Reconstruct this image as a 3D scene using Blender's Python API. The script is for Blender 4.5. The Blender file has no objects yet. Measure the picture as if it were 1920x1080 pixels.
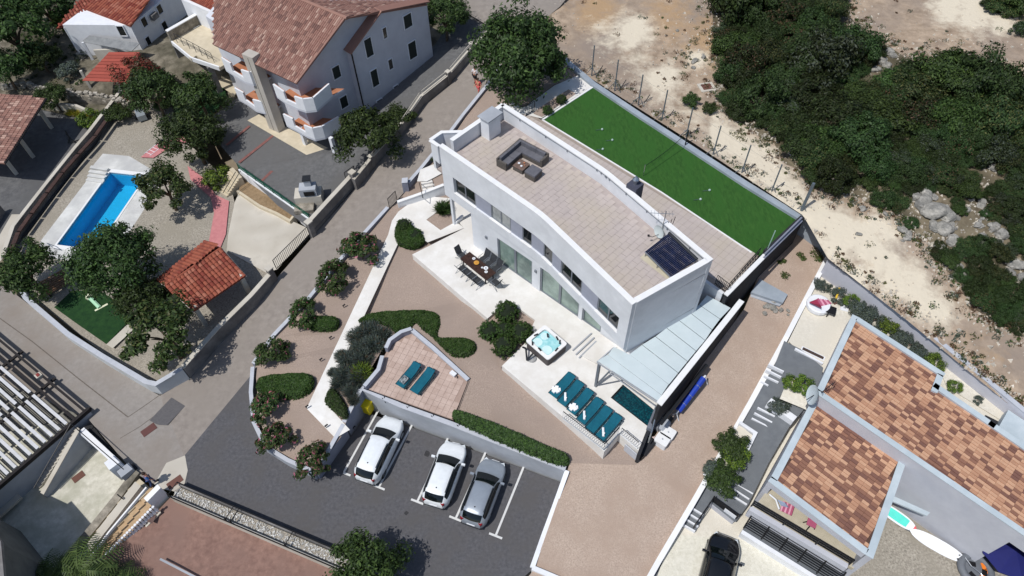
import bpy, math, random
import numpy as np
from mathutils import Vector, Matrix
from mathutils.bvhtree import BVHTree
from mathutils.geometry import tessellate_polygon
random.seed(7); RNG = np.random.default_rng(7)
scene = bpy.context.scene
COL = scene.collection
# ---------------------------------------------------------------- camera
CAM_H, FPX = 42.0, 1300.0
_d = np.array([25.0, 991.0, FPX]); _d /= np.linalg.norm(_d)
_up = -_d; _f = np.array([0, 0, 1.0]); _y = _f - _up * (_f @ _up); _y /= np.linalg.norm(_y)
RW = np.array([np.cross(_y, _up), _y, _up])          # rows: world axes seen from the camera
cam = bpy.data.cameras.new('camera'); camo = bpy.data.objects.new('camera', cam); COL.objects.link(camo)
cam.sensor_width = 36.0; cam.lens = FPX / 1920 * 36.0; cam.clip_start = 0.5; cam.clip_end = 3000
_m = Matrix(((RW[0, 0], -RW[0, 1], -RW[0, 2]), (RW[1, 0], -RW[1, 1], -RW[1, 2]), (RW[2, 0], -RW[2, 1], -RW[2, 2]))).to_4x4()
_m.translation = (0, 0, CAM_H); camo.matrix_world = _m
scene.camera = camo
# ---------------------------------------------------------------- daylight
TOSUN = Vector((-0.392, -0.285, 0.875)).normalized()
SUN_EL = math.asin(TOSUN.z)
world = bpy.data.worlds.new('World'); scene.world = world; world.use_nodes = True
wn = world.node_tree.nodes; wl = world.node_tree.links
sky = wn.new('ShaderNodeTexSky'); sky.sky_type = 'NISHITA'; sky.sun_disc = False
sky.sun_elevation = SUN_EL; sky.sun_rotation = math.atan2(TOSUN.x, TOSUN.y)
wl.new(sky.outputs[0], wn['Background'].inputs[0]); wn['Background'].inputs[1].default_value = 0.095
sun = bpy.data.lights.new('sun', 'SUN'); sun.energy = 3.35; sun.angle = math.radians(0.5); sun.color = (1, 0.975, 0.94)
suno = bpy.data.objects.new('sun', sun); COL.objects.link(suno)
suno.rotation_euler = (-TOSUN).to_track_quat('-Z', 'Y').to_euler(); suno.location = TOSUN * 120
scene.view_settings.view_transform = 'Standard'; scene.view_settings.look = 'None'
scene.view_settings.exposure = 0.0; scene.view_settings.gamma = 1.0
# ---------------------------------------------------------------- materials
def lin(c):
    return tuple(((v / 255 / 12.92) if v <= 10 else ((v / 255 + .055) / 1.055) ** 2.4) for v in c) + (1.0,)
_mats = {}
def mat(key, c1, c2=None, scale=1.0, rough=.85, bump=0.0, bscale=None, c3=None, s3=.08, rand=0.0, island=0.0, metal=0.0, spec=.3, detail=6, obj=False, stretch=None, coat=0.0, lo=.35, hi=.65):
    """noise-mottled material: c1..c2 by fine noise, c3 by a broad noise; colours are sRGB 0-255 of the base albedo"""
    if key in _mats: return _mats[key]
    m = bpy.data.materials.new(key); m.use_nodes = True; _mats[key] = m
    nt = m.node_tree; N = nt.nodes; L = nt.links; b = N['Principled BSDF']
    b.inputs['Roughness'].default_value = rough; b.inputs['Metallic'].default_value = metal
    b.inputs['Specular IOR Level'].default_value = spec; b.inputs['Coat Weight'].default_value = coat
    if obj:
        vec = N.new('ShaderNodeTexCoord').outputs['Object']
    else:
        vec = N.new('ShaderNodeNewGeometry').outputs['Position']
    if stretch:
        mp = N.new('ShaderNodeMapping'); L.new(vec, mp.inputs[0]); mp.inputs['Rotation'].default_value = (0, 0, math.radians(stretch[0])); mp.inputs['Scale'].default_value = (stretch[1], 1, 1); vec = mp.outputs[0]
    if c2 is None: c2 = tuple(min(255, v * 1.06) for v in c1)
    nz = N.new('ShaderNodeTexNoise'); nz.inputs['Scale'].default_value = scale; nz.inputs['Detail'].default_value = detail; nz.inputs['Roughness'].default_value = .65; L.new(vec, nz.inputs['Vector'])
    r = N.new('ShaderNodeValToRGB'); r.color_ramp.elements[0].position = lo; r.color_ramp.elements[1].position = hi
    r.color_ramp.elements[0].color = lin(c1); r.color_ramp.elements[1].color = lin(c2); L.new(nz.outputs[0], r.inputs[0])
    out = r.outputs[0]
    if c3 is not None:
        n3 = N.new('ShaderNodeTexNoise'); n3.inputs['Scale'].default_value = s3; n3.inputs['Detail'].default_value = 5; n3.inputs['Roughness'].default_value = .6; L.new(vec, n3.inputs['Vector'])
        rr = N.new('ShaderNodeValToRGB'); rr.color_ramp.elements[0].position = .42; rr.color_ramp.elements[1].position = .66; L.new(n3.outputs[0], rr.inputs[0])
        mx = N.new('ShaderNodeMix'); mx.data_type = 'RGBA'; L.new(rr.outputs[0], mx.inputs[0]); L.new(out, mx.inputs[6]); mx.inputs[7].default_value = lin(c3); out = mx.outputs[2]
    if rand or island:
        hsv = N.new('ShaderNodeHueSaturation'); L.new(out, hsv.inputs['Color'])
        oi = N.new('ShaderNodeObjectInfo') if rand else N.new('ShaderNodeNewGeometry')
        src = oi.outputs['Random'] if rand else oi.outputs['Random Per Island']
        mr = N.new('ShaderNodeMapRange'); L.new(src, mr.inputs[0]); a = rand or island
        mr.inputs[3].default_value = 1 - a; mr.inputs[4].default_value = 1 + a; L.new(mr.outputs[0], hsv.inputs['Value']); out = hsv.outputs[0]
    L.new(out, b.inputs['Base Color'])
    if bump:
        nb = N.new('ShaderNodeTexNoise'); nb.inputs['Scale'].default_value = bscale or scale * 3; nb.inputs['Detail'].default_value = 4; L.new(vec, nb.inputs['Vector'])
        bp = N.new('ShaderNodeBump'); bp.inputs['Strength'].default_value = bump; bp.inputs['Distance'].default_value = .05; L.new(nb.outputs[0], bp.inputs['Height']); L.new(bp.outputs[0], b.inputs['Normal'])
    return m
def leafmat(key, ca, cb, rand=.25, trans=.25):
    if key in _mats: return _mats[key]
    m = bpy.data.materials.new(key); m.use_nodes = True; _mats[key] = m
    nt = m.node_tree; N = nt.nodes; L = nt.links; b = N['Principled BSDF']
    g = N.new('ShaderNodeNewGeometry'); oi = N.new('ShaderNodeObjectInfo')
    r = N.new('ShaderNodeValToRGB'); r.color_ramp.elements[0].color = lin(ca); r.color_ramp.elements[1].color = lin(cb); L.new(g.outputs['Random Per Island'], r.inputs[0])
    hsv = N.new('ShaderNodeHueSaturation'); L.new(r.outputs[0], hsv.inputs['Color'])
    mr = N.new('ShaderNodeMapRange'); L.new(oi.outputs['Random'], mr.inputs[0]); mr.inputs[3].default_value = 1 - rand; mr.inputs[4].default_value = 1 + rand; L.new(mr.outputs[0], hsv.inputs['Value'])
    mr2 = N.new('ShaderNodeMapRange'); L.new(oi.outputs['Random'], mr2.inputs[0]); mr2.inputs[3].default_value = .5 - rand * .09; mr2.inputs[4].default_value = .5 + rand * .05; L.new(mr2.outputs[0], hsv.inputs['Hue'])
    L.new(hsv.outputs[0], b.inputs['Base Color']); b.inputs['Roughness'].default_value = .55; b.inputs['Specular IOR Level'].default_value = .25
    t = N.new('ShaderNodeBsdfTranslucent'); L.new(hsv.outputs[0], t.inputs[0]); mix = N.new('ShaderNodeMixShader'); mix.inputs[0].default_value = trans
    L.new(b.outputs[0], mix.inputs[1]); L.new(t.outputs[0], mix.inputs[2]); L.new(mix.outputs[0], N['Material Output'].inputs[0])
    return m
def flat(key, c, rough=.6, metal=0.0, spec=.4, coat=0.0):
    return mat(key, c, tuple(min(255, v * 1.04 + 1) for v in c), 3.0, rough, 0, metal=metal, spec=spec, coat=coat)
# ---------------------------------------------------------------- pixel -> place
def ray(px, py):
    return Vector((RW @ np.array([px - 960.0, py - 540.0, FPX])).tolist())
def P(px, py, z=0.0):
    w = ray(px, py); t = (z - CAM_H) / w.z
    return Vector((w.x * t, w.y * t, z))
def P2(px, py, z=0.0):
    p = P(px, py, z); return (p.x, p.y)
GROUND_V, GROUND_F = [], []; _bvh = [None, 0]
def G(px, py):
    """the ground under a pixel"""
    if _bvh[1] != len(GROUND_F):
        _bvh[0] = BVHTree.FromPolygons(GROUND_V, GROUND_F); _bvh[1] = len(GROUND_F)
    h = _bvh[0].ray_cast(Vector((0, 0, CAM_H)), ray(px, py).normalized())
    return h[0] if h[0] is not None else P(px, py, 0)
def GZ(x, y):
    G(960, 540)
    h = _bvh[0].ray_cast(Vector((x, y, 60)), Vector((0, 0, -1))); return h[0].z if h[0] is not None else 0.0
# ---------------------------------------------------------------- mesh building
class MB:
    def __init__(s): s.v = []; s.f = []; s.m = []
    def add(s, vs, fs, m=0):
        n = len(s.v); s.v += [tuple(v) for v in vs]
        for f in fs: s.f.append([i + n for i in f]); s.m.append(m)
        return s
    def box(s, c, d, rz=0.0, m=0, base=True, ry=0.0):
        """box of size d; c is the middle of its bottom face when base, else its centre"""
        hx, hy, hz = d[0] / 2, d[1] / 2, d[2] / 2; ca, sa = math.cos(rz), math.sin(rz); cz = c[2] + (hz if base else 0); vs = []
        for x, y, z in ((-1, -1, -1), (1, -1, -1), (1, 1, -1), (-1, 1, -1), (-1, -1, 1), (1, -1, 1), (1, 1, 1), (-1, 1, 1)):
            X, Y, Z = x * hx, y * hy, z * hz
            if ry: X, Z = X * math.cos(ry) + Z * math.sin(ry), -X * math.sin(ry) + Z * math.cos(ry)
            vs.append((c[0] + X * ca - Y * sa, c[1] + X * sa + Y * ca, cz + Z))
        return s.add(vs, ((3, 2, 1, 0), (4, 5, 6, 7), (0, 1, 5, 4), (1, 2, 6, 5), (2, 3, 7, 6), (3, 0, 4, 7)), m)
    def prism(s, poly, z0, z1, m=0, mtop=None, bottom=True):
        n = len(poly); z0 = [z0] * n if not hasattr(z0, '__len__') else z0; z1 = [z1] * n if not hasattr(z1, '__len__') else z1
        ar = sum(poly[i][0] * poly[(i + 1) % n][1] - poly[(i + 1) % n][0] * poly[i][1] for i in range(n))
        if ar < 0: poly = poly[::-1]; z0 = z0[::-1]; z1 = z1[::-1]
        vs = [(p[0], p[1], z) for p, z in zip(poly, z0)] + [(p[0], p[1], z) for p, z in zip(poly, z1)]
        s.add(vs, [(i, (i + 1) % n, n + (i + 1) % n, n + i) for i in range(n)], m)
        tris = tessellate_polygon([[Vector((p[0], p[1], 0)) for p in poly]])
        def up(t): 
            a, b, c = (poly[i] for i in t); return (b[0] - a[0]) * (c[1] - a[1]) - (b[1] - a[1]) * (c[0] - a[0]) > 0
        tris = [t if up(t) else t[::-1] for t in tris]
        s.add(vs[n:], tris, m if mtop is None else mtop)
        if bottom: s.add(vs[:n], [t[::-1] for t in tris], m)
        return s
    def sheet(s, pts, m=0):
        tris = tessellate_polygon([[Vector((p[0], p[1], 0)) for p in pts]]); out = []
        for t in tris:
            a, b, c = (pts[i] for i in t)
            out.append(tuple(t) if (b[0] - a[0]) * (c[1] - a[1]) - (b[1] - a[1]) * (c[0] - a[0]) > 0 else tuple(t[::-1]))
        return s.add(pts, out, m)
    def quad(s, a, b, c, d, m=0): return s.add((a, b, c, d), ((0, 1, 2, 3),), m)
    def slab(s, pts, t, m=0):
        """thick plate: pts (ccw seen from above) are its top face"""
        n = len(pts); pts = [Vector(p) for p in pts]; nr = (pts[1] - pts[0]).cross(pts[2] - pts[0]).normalized()
        if nr.z < 0: pts = pts[::-1]; nr = -nr
        lo = [p - nr * t for p in pts]
        return s.add(pts + lo, [tuple(range(n)), tuple(range(2 * n - 1, n - 1, -1))] + [(i, n + i, n + (i + 1) % n, (i + 1) % n) for i in range(n)], m)
    def tube(s, a, b, r, n=6, m=0, r2=None, caps=True):
        a = Vector(a); b = Vector(b); r2 = r if r2 is None else r2; d = (b - a).normalized()
        u = d.orthogonal().normalized(); w = d.cross(u); vs = []
        for p, rr in ((a, r), (b, r2)):
            for i in range(n):
                t = 2 * math.pi * i / n; vs.append(p + (u * math.cos(t) + w * math.sin(t)) * rr)
        fs = [(i, (i + 1) % n, n + (i + 1) % n, n + i) for i in range(n)]
        if caps: fs += [tuple(range(n - 1, -1, -1)), tuple(range(n, 2 * n))]
        return s.add(vs, fs, m)
    def pipe(s, pts, r, n=6, m=0):
        for a, b in zip(pts, pts[1:]): s.tube(a, b, r, n, m)
        return s
    def lathe(s, c, prof, n=12, m=0):
        """prof: (radius, z) from bottom to top"""
        vs = []; 
        for r, z in prof:
            for i in range(n):
                t = 2 * math.pi * i / n; vs.append((c[0] + r * math.cos(t), c[1] + r * math.sin(t), c[2] + z))
        k = len(prof); fs = [(j * n + i, j * n + (i + 1) % n, (j + 1) * n + (i + 1) % n, (j + 1) * n + i) for j in range(k - 1) for i in range(n)]
        fs += [tuple(range(n - 1, -1, -1)), tuple(range((k - 1) * n, k * n))]
        return s.add(vs, fs, m)
    def wall(s, pts, t, z0, z1, m=0, mtop=None):
        """strip wall of thickness t along pts (xy), mitred; the line is its centre"""
        n = len(pts); z0 = [z0] * n if not hasattr(z0, '__len__') else z0; z1 = [z1] * n if not hasattr(z1, '__len__') else z1
        Lp, Rp = [], []
        for i in range(n):
            p = Vector(pts[i][:2]); d0 = (p - Vector(pts[i - 1][:2])).normalized() if i else None; d1 = (Vector(pts[i + 1][:2]) - p).normalized() if i < n - 1 else None
            d0 = d0 or d1; d1 = d1 or d0; n0 = Vector((-d0.y, d0.x)); n1 = Vector((-d1.y, d1.x)); mi = (n0 + n1).normalized(); k = t / 2 / max(.35, mi.dot(n0))
            Lp.append(p + mi * k); Rp.append(p - mi * k)
        for i in range(n - 1):
            q = [Rp[i], Rp[i + 1], Lp[i + 1], Lp[i]]; zz0 = [z0[i], z0[i + 1], z0[i + 1], z0[i]]; zz1 = [z1[i], z1[i + 1], z1[i + 1], z1[i]]
            vs = [(p.x, p.y, z) for p, z in zip(q, zz0)] + [(p.x, p.y, z) for p, z in zip(q, zz1)]
            fs = [(0, 1, 5, 4), (2, 3, 7, 6)]
            if i == 0: fs.append((3, 0, 4, 7))
            if i == n - 2: fs.append((1, 2, 6, 5))
            s.add(vs, fs, m); s.add(vs, [(4, 5, 6, 7)], m if mtop is None else mtop)
        return s
    def build(s, name, mats, parent=None, smooth=False, world=True, **props):
        me = bpy.data.meshes.new(name); vs = s.v
        if parent is not None and world:
            o = Vector((0, 0, 0)); p = parent
            while p is not None: o = o + p.location; p = p.parent
            vs = [(v[0] - o.x, v[1] - o.y, v[2] - o.z) for v in vs]
        me.from_pydata(vs, [], s.f)
        for mm in (mats if isinstance(mats, (list, tuple)) else [mats]): me.materials.append(mm)
        if any(s.m): me.polygons.foreach_set('material_index', s.m)
        if smooth: me.polygons.foreach_set('use_smooth', [True] * len(s.f))
        return link(name, me, parent, **props)
def link(name, me, parent=None, **props):
    o = bpy.data.objects.new(name, me); COL.objects.link(o)
    if parent is not None: o.parent = parent
    for k, v in props.items():
        if v is not None: o[k] = v
    return o
def T(name, label, cat, loc=(0, 0, 0), rz=0.0, group=None):
    o = bpy.data.objects.new(name, None); COL.objects.link(o); o.location = loc; o.rotation_euler = (0, 0, rz); o.empty_display_size = .2
    o['label'] = label; o['category'] = cat
    if group: o['group'] = group
    return o
def tag(o, label, cat, group=None, kind=None):
    o['label'] = label; o['category'] = cat
    if group: o['group'] = group
    if kind: o['kind'] = kind
    return o
def kids(o): return [c for c in KID.get(o.name, [])]
KID = {}
def copy_thing(root, loc, rz=None, label=None, scale=None):
    allc = [c for c in bpy.data.objects if c.parent == root]
    r = root.copy(); COL.objects.link(r); r.location = loc
    if rz is not None: r.rotation_euler = (0, 0, rz)
    if scale is not None: r.scale = (scale,) * 3 if not hasattr(scale, '__len__') else scale
    if label: r['label'] = label
    for ch in allc:
        c = ch.copy(); COL.objects.link(c); c.parent = r
        for g in [x for x in bpy.data.objects if x.parent == ch]:
            d = g.copy(); COL.objects.link(d); d.parent = c
    return r
def patch(name, m, pts, off=0.0, hole=None, **props):
    w = [P(*p) + Vector((0, 0, off)) for p in pts]
    if hole:
        h = [P(*p) for p in hole]; al = w + h; mb = MB(); tr = tessellate_polygon([[Vector((p.x, p.y, 0)) for p in w], [Vector((p.x, p.y, 0)) for p in h]]); fs = []
        for t in tr:
            a, b, c = (al[i] for i in t); fs.append(tuple(t) if (b - a).cross(c - a).z > 0 else tuple(t[::-1]))
        mb.add(al, fs); w = al
    else: mb = MB().sheet([tuple(p) for p in w])
    n = len(GROUND_V)
    GROUND_V.extend(w); GROUND_F.extend([[i + n for i in f] for f in mb.f])
    props.setdefault('kind', 'structure')
    return mb.build(name, m, **props)
def leafmesh(name, pos, nrm, size, mats, jit=.6, aspect=1.7, midx=None):
    """many small leaf faces at pos, facing roughly nrm"""
    n = len(pos); r = RNG
    nn = nrm + r.normal(0, jit, (n, 3)); nn /= np.linalg.norm(nn, axis=1)[:, None] + 1e-9
    a = r.normal(0, 1, (n, 3)); u = np.cross(nn, a); u /= np.linalg.norm(u, axis=1)[:, None] + 1e-9; w = np.cross(nn, u)
    sz = (size * r.uniform(.6, 1.35, n))[:, None]
    q = np.stack([pos - u * sz * aspect * .5, pos - w * sz * .36 + nn * sz * .1, pos + u * sz * aspect * .5, pos + w * sz * .36 + nn * sz * .1], 1).reshape(-1, 3)
    me = bpy.data.meshes.new(name); me.vertices.add(4 * n); me.vertices.foreach_set('co', q.astype(np.float32).ravel())
    me.loops.add(4 * n); me.loops.foreach_set('vertex_index', np.arange(4 * n, dtype=np.int32))
    me.polygons.add(n); me.polygons.foreach_set('loop_start', np.arange(0, 4 * n, 4, dtype=np.int32))
    for mm in (mats if isinstance(mats, (list, tuple)) else [mats]): me.materials.append(mm)
    if midx is not None: me.polygons.foreach_set('material_index', midx.astype(np.int32))
    me.update(calc_edges=True); me.validate(); return me
def crown_points(n, rx, ry, rz, clumps, cr, z0=0.0, shell=.55, seed=0, flatten=.0):
    """leaf positions grouped into clumps spread through an ellipsoid: uneven outline with gaps"""
    r = np.random.default_rng(seed)
    d = r.normal(0, 1, (clumps, 3)); d /= np.linalg.norm(d, axis=1)[:, None]
    rad = shell + (1 - shell) * r.random(clumps) ** .6
    d[:, 2] = np.where(d[:, 2] < -.5, -d[:, 2] * .6, d[:, 2])
    c = d * rad[:, None] * np.array([rx, ry, rz]) * (1 + r.normal(0, .10, (clumps, 1)))
    k = r.integers(0, clumps, n); s = r.uniform(.6, 1.35, clumps)[k] * cr
    q = r.normal(0, 1, (n, 3)); q /= np.linalg.norm(q, axis=1)[:, None]; q *= (r.random(n) ** .4)[:, None]
    p = c[k] + q * s[:, None] * np.array([1, 1, .75]); nr = q + .5 * c[k] / np.array([rx, ry, rz]) + np.array([0, 0, .45])
    p[:, 2] += z0
    return p, nr
# ---------------------------------------------------------------- the ground
TZ, ZP, ZD, SOF, TURF = 2.8, 10.9, 9.8, 6.3, 6.3       # villa terrace, parapet top, roof deck, soffit, pitch level
m_asph = mat('asphalt', (80, 80, 83), (98, 97, 100), 5, .92, .25, 60, c3=(90, 88, 88), s3=.5)
m_road = mat('old_road', (134, 126, 119), (151, 143, 135), 2.2, .95, .25, 50, c3=(142, 134, 126), s3=.25)
m_roadleft = mat('road_concrete', (140, 134, 128), (152, 146, 140), 3, .95, .2, 40, c3=(138, 129, 120), s3=.25)
m_gravel = mat('garden_gravel', (140, 124, 113), (178, 160, 147), 14, .97, .5, 22, c3=(152, 136, 125), s3=.25, lo=.3, hi=.7)
m_gravel2 = mat('yard_gravel', (156, 138, 125), (194, 175, 159), 12, .97, .5, 20, c3=(168, 148, 133), s3=.5, lo=.3, hi=.7)
m_pebble = mat('pale_pebbles', (118, 112, 102), (186, 178, 164), 9, .95, .8, 11, c3=(150, 143, 130), s3=.4, lo=.3, hi=.7)
m_white = mat('white_stone', (219, 216, 210), (230, 228, 224), 1.5, .8, .08, 30, c3=(214, 210, 203), s3=.6)
m_pale = mat('pale_concrete', (190, 184, 172), (206, 200, 188), 1.6, .9, .1, 30, c3=(180, 173, 160), s3=.4)
m_render = mat('white_render', (222, 224, 228), (231, 233, 236), 2.0, .85, .06, 40)
m_greywall = mat('grey_render', (163, 168, 175), (176, 180, 186), 1.2, .9, .1, 30, c3=(156, 160, 166), s3=.4)
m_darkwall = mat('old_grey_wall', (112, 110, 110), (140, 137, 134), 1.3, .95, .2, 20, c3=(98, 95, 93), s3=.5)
m_turf = mat('turf', (42, 82, 30), (58, 100, 40), 1.6, .95, .6, 60, c3=(50, 95, 36), s3=.35, stretch=(40, 3.0))
m_lawn = mat('lawn', (24, 56, 28), (38, 72, 34), 2.5, .95, .6, 30)
m_soil = mat('scrub_soil', (92, 82, 66), (150, 138, 116), 1.4, .97, .8, 6, c3=(60, 58, 42), s3=.35)
m_soilleft = mat('garden_soil', (92, 86, 74), (142, 134, 118), 1.1, .97, .8, 6, c3=(70, 68, 54), s3=.3)
m_base = mat('far_ground', (120, 108, 92), (165, 152, 132), .25, .97, .3, 2, c3=(74, 78, 56), s3=.03)
m_courtgrey = mat('grey_paving', (92, 92, 93), (110, 110, 110), 3, .93, .2, 20, c3=(100, 99, 98), s3=.3)
m_pink = mat('pink_paving', (186, 120, 122), (200, 134, 134), 3, .9, .1, 30)
m_brownct = mat('brown_tiles', (120, 93, 84), (146, 116, 104), 2.5, .9, .1, 20, c3=(132, 106, 96), s3=.4)
m_redline = mat('red_pavers', (120, 82, 78), (136, 94, 88), 3, .9)
m_cream = mat('cream_paving', (196, 184, 160), (210, 198, 174), 2, .9, c3=(188, 176, 152), s3=.4)
m_deckstone = mat('pool_deck_stone', (196, 196, 192), (218, 218, 214), 1.2, .85, .05, 20, c3=(186, 186, 184), s3=.5)
m_neigh = mat('neighbour_gravel', (204, 198, 184), (226, 221, 208), 6, .95, .3, 20, c3=(212, 205, 190), s3=.4)
m_slate = mat('slate_paving', (98, 102, 107), (112, 116, 120), 2, .85, .05, 30, c3=(104, 108, 112), s3=.4)
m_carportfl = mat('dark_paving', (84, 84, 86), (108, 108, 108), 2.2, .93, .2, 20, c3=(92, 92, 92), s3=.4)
m_yardstone = mat('yard_stone', (190, 186, 170), (216, 212, 198), 3.0, .9, .2, 12, c3=(176, 174, 156), s3=.7)

# far terrain sheet under everything
def basez(x, y): return -5.5 + .02 * max(-60, min(60, x)) + .055 * max(-20, min(140, y))
mb = MB(); n = 26; xs = [-900, -500, -250] + [(-130 + 13 * i) for i in range(21)] + [250, 500, 900]; ys = [-700, -300, -120, -50] + [-20 + 12 * i for i in range(15)] + [200, 300, 500, 900]
for y in ys:
    for x in xs: mb.v.append((x, y, basez(x, y) + (1.5 * math.sin(x * .05) * math.cos(y * .04) if abs(x) > 80 or y > 110 else 0)))
for j in range(len(ys) - 1):
    for i in range(len(xs) - 1): a = j * len(xs) + i; mb.f.append([a, a + 1, a + 1 + len(xs), a + len(xs)]); mb.m.append(0)
mb.build('ground', m_base, kind='structure')

patch('parking_asphalt', m_asph, [(480, 692, .3), (474, 760, .05), (503, 848, 0), (598, 900, 0), (655, 822, 0), (690, 775, 0), (760, 797, 0), (1060, 908, 0), (1000, 1066, 0), (940, 1120, 0), (790, 1120, 0), (640, 1056, 0), (480, 987, 0), (335, 925, 0), (345, 855, 0)])
patch('road', m_road, [(345, 855, 0), (480, 692, .3), (517, 637, .8), (580, 567, 1.4), (640, 492, 1.9), (730, 392, 2.5), (812, 298, 3.4), (900, 185, 4.5), (935, 130, 5.0), (980, 70, 5.7), (1050, 12, 6.3), (1110, -60, 6.9), (840, -60, 6.6), (868, 20, 5.9), (927, 55, 5.5), (885, 107, 4.8), (840, 160, 4.1), (792, 197, 3.6), (745, 262, 3.0), (690, 325, 2.5), (590, 440, 1.7), (500, 543, .9), (420, 634, .4), (352, 712, .1), (300, 742, 0)])
patch('side_road', m_roadleft, [(345, 855, 0), (300, 742, 0), (287, 735, 0), (205, 686, 0), (140, 642, 0), (60, 575, 0), (0, 530, 0), (-90, 470, 0), (-90, 690, 0), (0, 715, 0), (60, 740, 0), (165, 785, 0), (250, 885, 0), (290, 908, 0), (335, 925, 0)])
patch('road_patch', mat('tar_patch', (92, 90, 92), (102, 100, 101), 8, .95, .2, 40), [(322, 746, .004), (348, 762, .004), (314, 798, .004), (296, 797, .004), (281, 789, .004)], .06)
patch('road_apron', m_pale, [(304, 882, 0), (312, 868, 0), (347, 854, 0), (352, 882, 0), (346, 908, 0), (326, 921, 0), (300, 916, 0), (289, 909, 0)], .008)
patch('concrete_strip', m_cream, [(61, 573, 0), (110, 618, 0), (210, 684, 0), (287, 732, 0), (305, 736, 0), (354, 710, 0), (300, 731, 0), (287, 724, 0), (205, 674, 0), (110, 606, 0)], .006)
# villa garden
patch('garden', m_gravel, [(478, 682, .9), (487, 790, .7), (508, 840, .6), (594, 884, .75), (640, 818, 1.45), (645, 800, 1.7), (664, 762, 2.0), (690, 700, 2.2), (720, 650, 2.25), (775, 618, 2.25), (878, 712, 2.2), (850, 785, 2.15), (1068, 868, 1.75), (1131, 870, 1.6), (1192, 872, 1.6), (1230, 800, 1.9), (1150, 700, 2.4), (1000, 540, 2.5), (900, 440, 2.55), (850, 340, 2.8), (838, 290, 3.3), (815, 298, 3.45), (732, 392, 2.65), (690, 430, 2.3), (640, 490, 1.95), (600, 537, 1.65), (517, 632, 1.2)])
patch('gravel_yard', m_gravel2, [(1000, 1070, .02), (940, 1140, .02), (1205, 1140, 0.1), (1233, 1050, .3), (1300, 935, 1.0), (1400, 765, 2.2), (1470, 650, 3.0), (1548, 488, 3.9), (1508, 432, 3.95), (1480, 420, 3.95), (1430, 500, 3.8), (1395, 580, 3.5), (1320, 680, 2.9), (1262, 765, 2.2), (1192, 872, 1.6), (1131, 870, 1.6), (1068, 868, 1.75), (1058, 905, 1.3)], -.004)
patch('front_path', m_white, [(747, 397, 2.66), (735, 414, 2.58), (728, 440, 2.42), (575, 766, 1.62), (629, 822, 1.5), (656, 806, 1.72), (608, 753, 1.75), (760, 428, 2.5), (800, 412, 2.62), (835, 386, 2.75), (845, 372, 2.85), (800, 368, 2.85), (770, 380, 2.75)], .02)
patch('link_path', m_white, [(760, 432, 2.5), (788, 392, 2.64), (812, 388, 2.7), (786, 401, 2.62), (788, 404, 2.62), (826, 432, 2.7), (855, 416, 2.79), (870, 428, 2.79), (802, 455, 2.785), (776, 436, 2.56)], .03)
# the back strip and pitch
patch('turf_pitch', m_turf, [(1112, 163, TURF), (1017, 226, TURF), (1240, 362, TURF), (1408, 475, TURF), (1432, 482, TURF), (1500, 415, TURF), (1490, 408, TURF), (1300, 286, TURF)])
patch('back_terrace', mat('strip_base', (150, 138, 128), (158, 146, 136), 3), [(930, 200, TURF), (960, 190, TURF), (1017, 226, TURF), (1240, 362, TURF), (1424, 478, TURF), (1365, 552, TURF), (1310, 520, TURF), (1000, 330, TURF)], -.01)
patch('back_path', m_white, [(946, 206, TURF), (985, 200, 6.2), (1040, 160, 6.2), (1083, 142, 6.2), (1112, 157, TURF), (1109, 163, TURF), (1015, 222, TURF), (960, 192, TURF)], .01)
patch('gravel_bed', m_gravel, [(1008, 205, TURF), (1000, 213, TURF), (1016, 220, TURF), (1080, 176, TURF), (1066, 168, TURF), (1040, 184, TURF)], .03)
patch('side_bed', m_gravel, [(905, 172, 4.9), (960, 92, 5.6), (1060, 112, 6.2), (1086, 142, 6.2), (1040, 158, 6.2), (985, 198, 6.1), (946, 204, 6.0), (890, 250, 5.0), (820, 300, 3.6)], 0)
# dirt land beyond the fence: a relief grid with limestone dust as a colour attribute
def dirtz(px, py):
    a = 6.15 + (px - 1060) * .0012 - max(0, py - 400) * .006
    return max(4.6, a + .12 * math.sin(px * .021) * math.cos(py * .027))
def seg_d(px, py, pts):
    b = 1e9
    for (x0, y0), (x1, y1) in zip(pts, pts[1:]):
        t = max(0, min(1, ((px - x0) * (x1 - x0) + (py - y0) * (y1 - y0)) / ((x1 - x0) ** 2 + (y1 - y0) ** 2))); b = min(b, math.hypot(px - x0 - t * (x1 - x0), py - y0 - t * (y1 - y0)))
    return b
DIRT_EDGE = [(1030, -70), (1035, 40), (1050, 112), (1110, 148), (1300, 268), (1506, 404), (1552, 484), (1700, 600), (1930, 790), (2060, 880), (2060, -70)]
def inside(px, py, poly):
    r = False; j = len(poly) - 1
    for i in range(len(poly)):
        (xi, yi), (xj, yj) = poly[i], poly[j]
        if (yi > py) != (yj > py) and px < (xj - xi) * (py - yi) / (yj - yi) + xi: r = not r
        j = i
    return r
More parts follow.
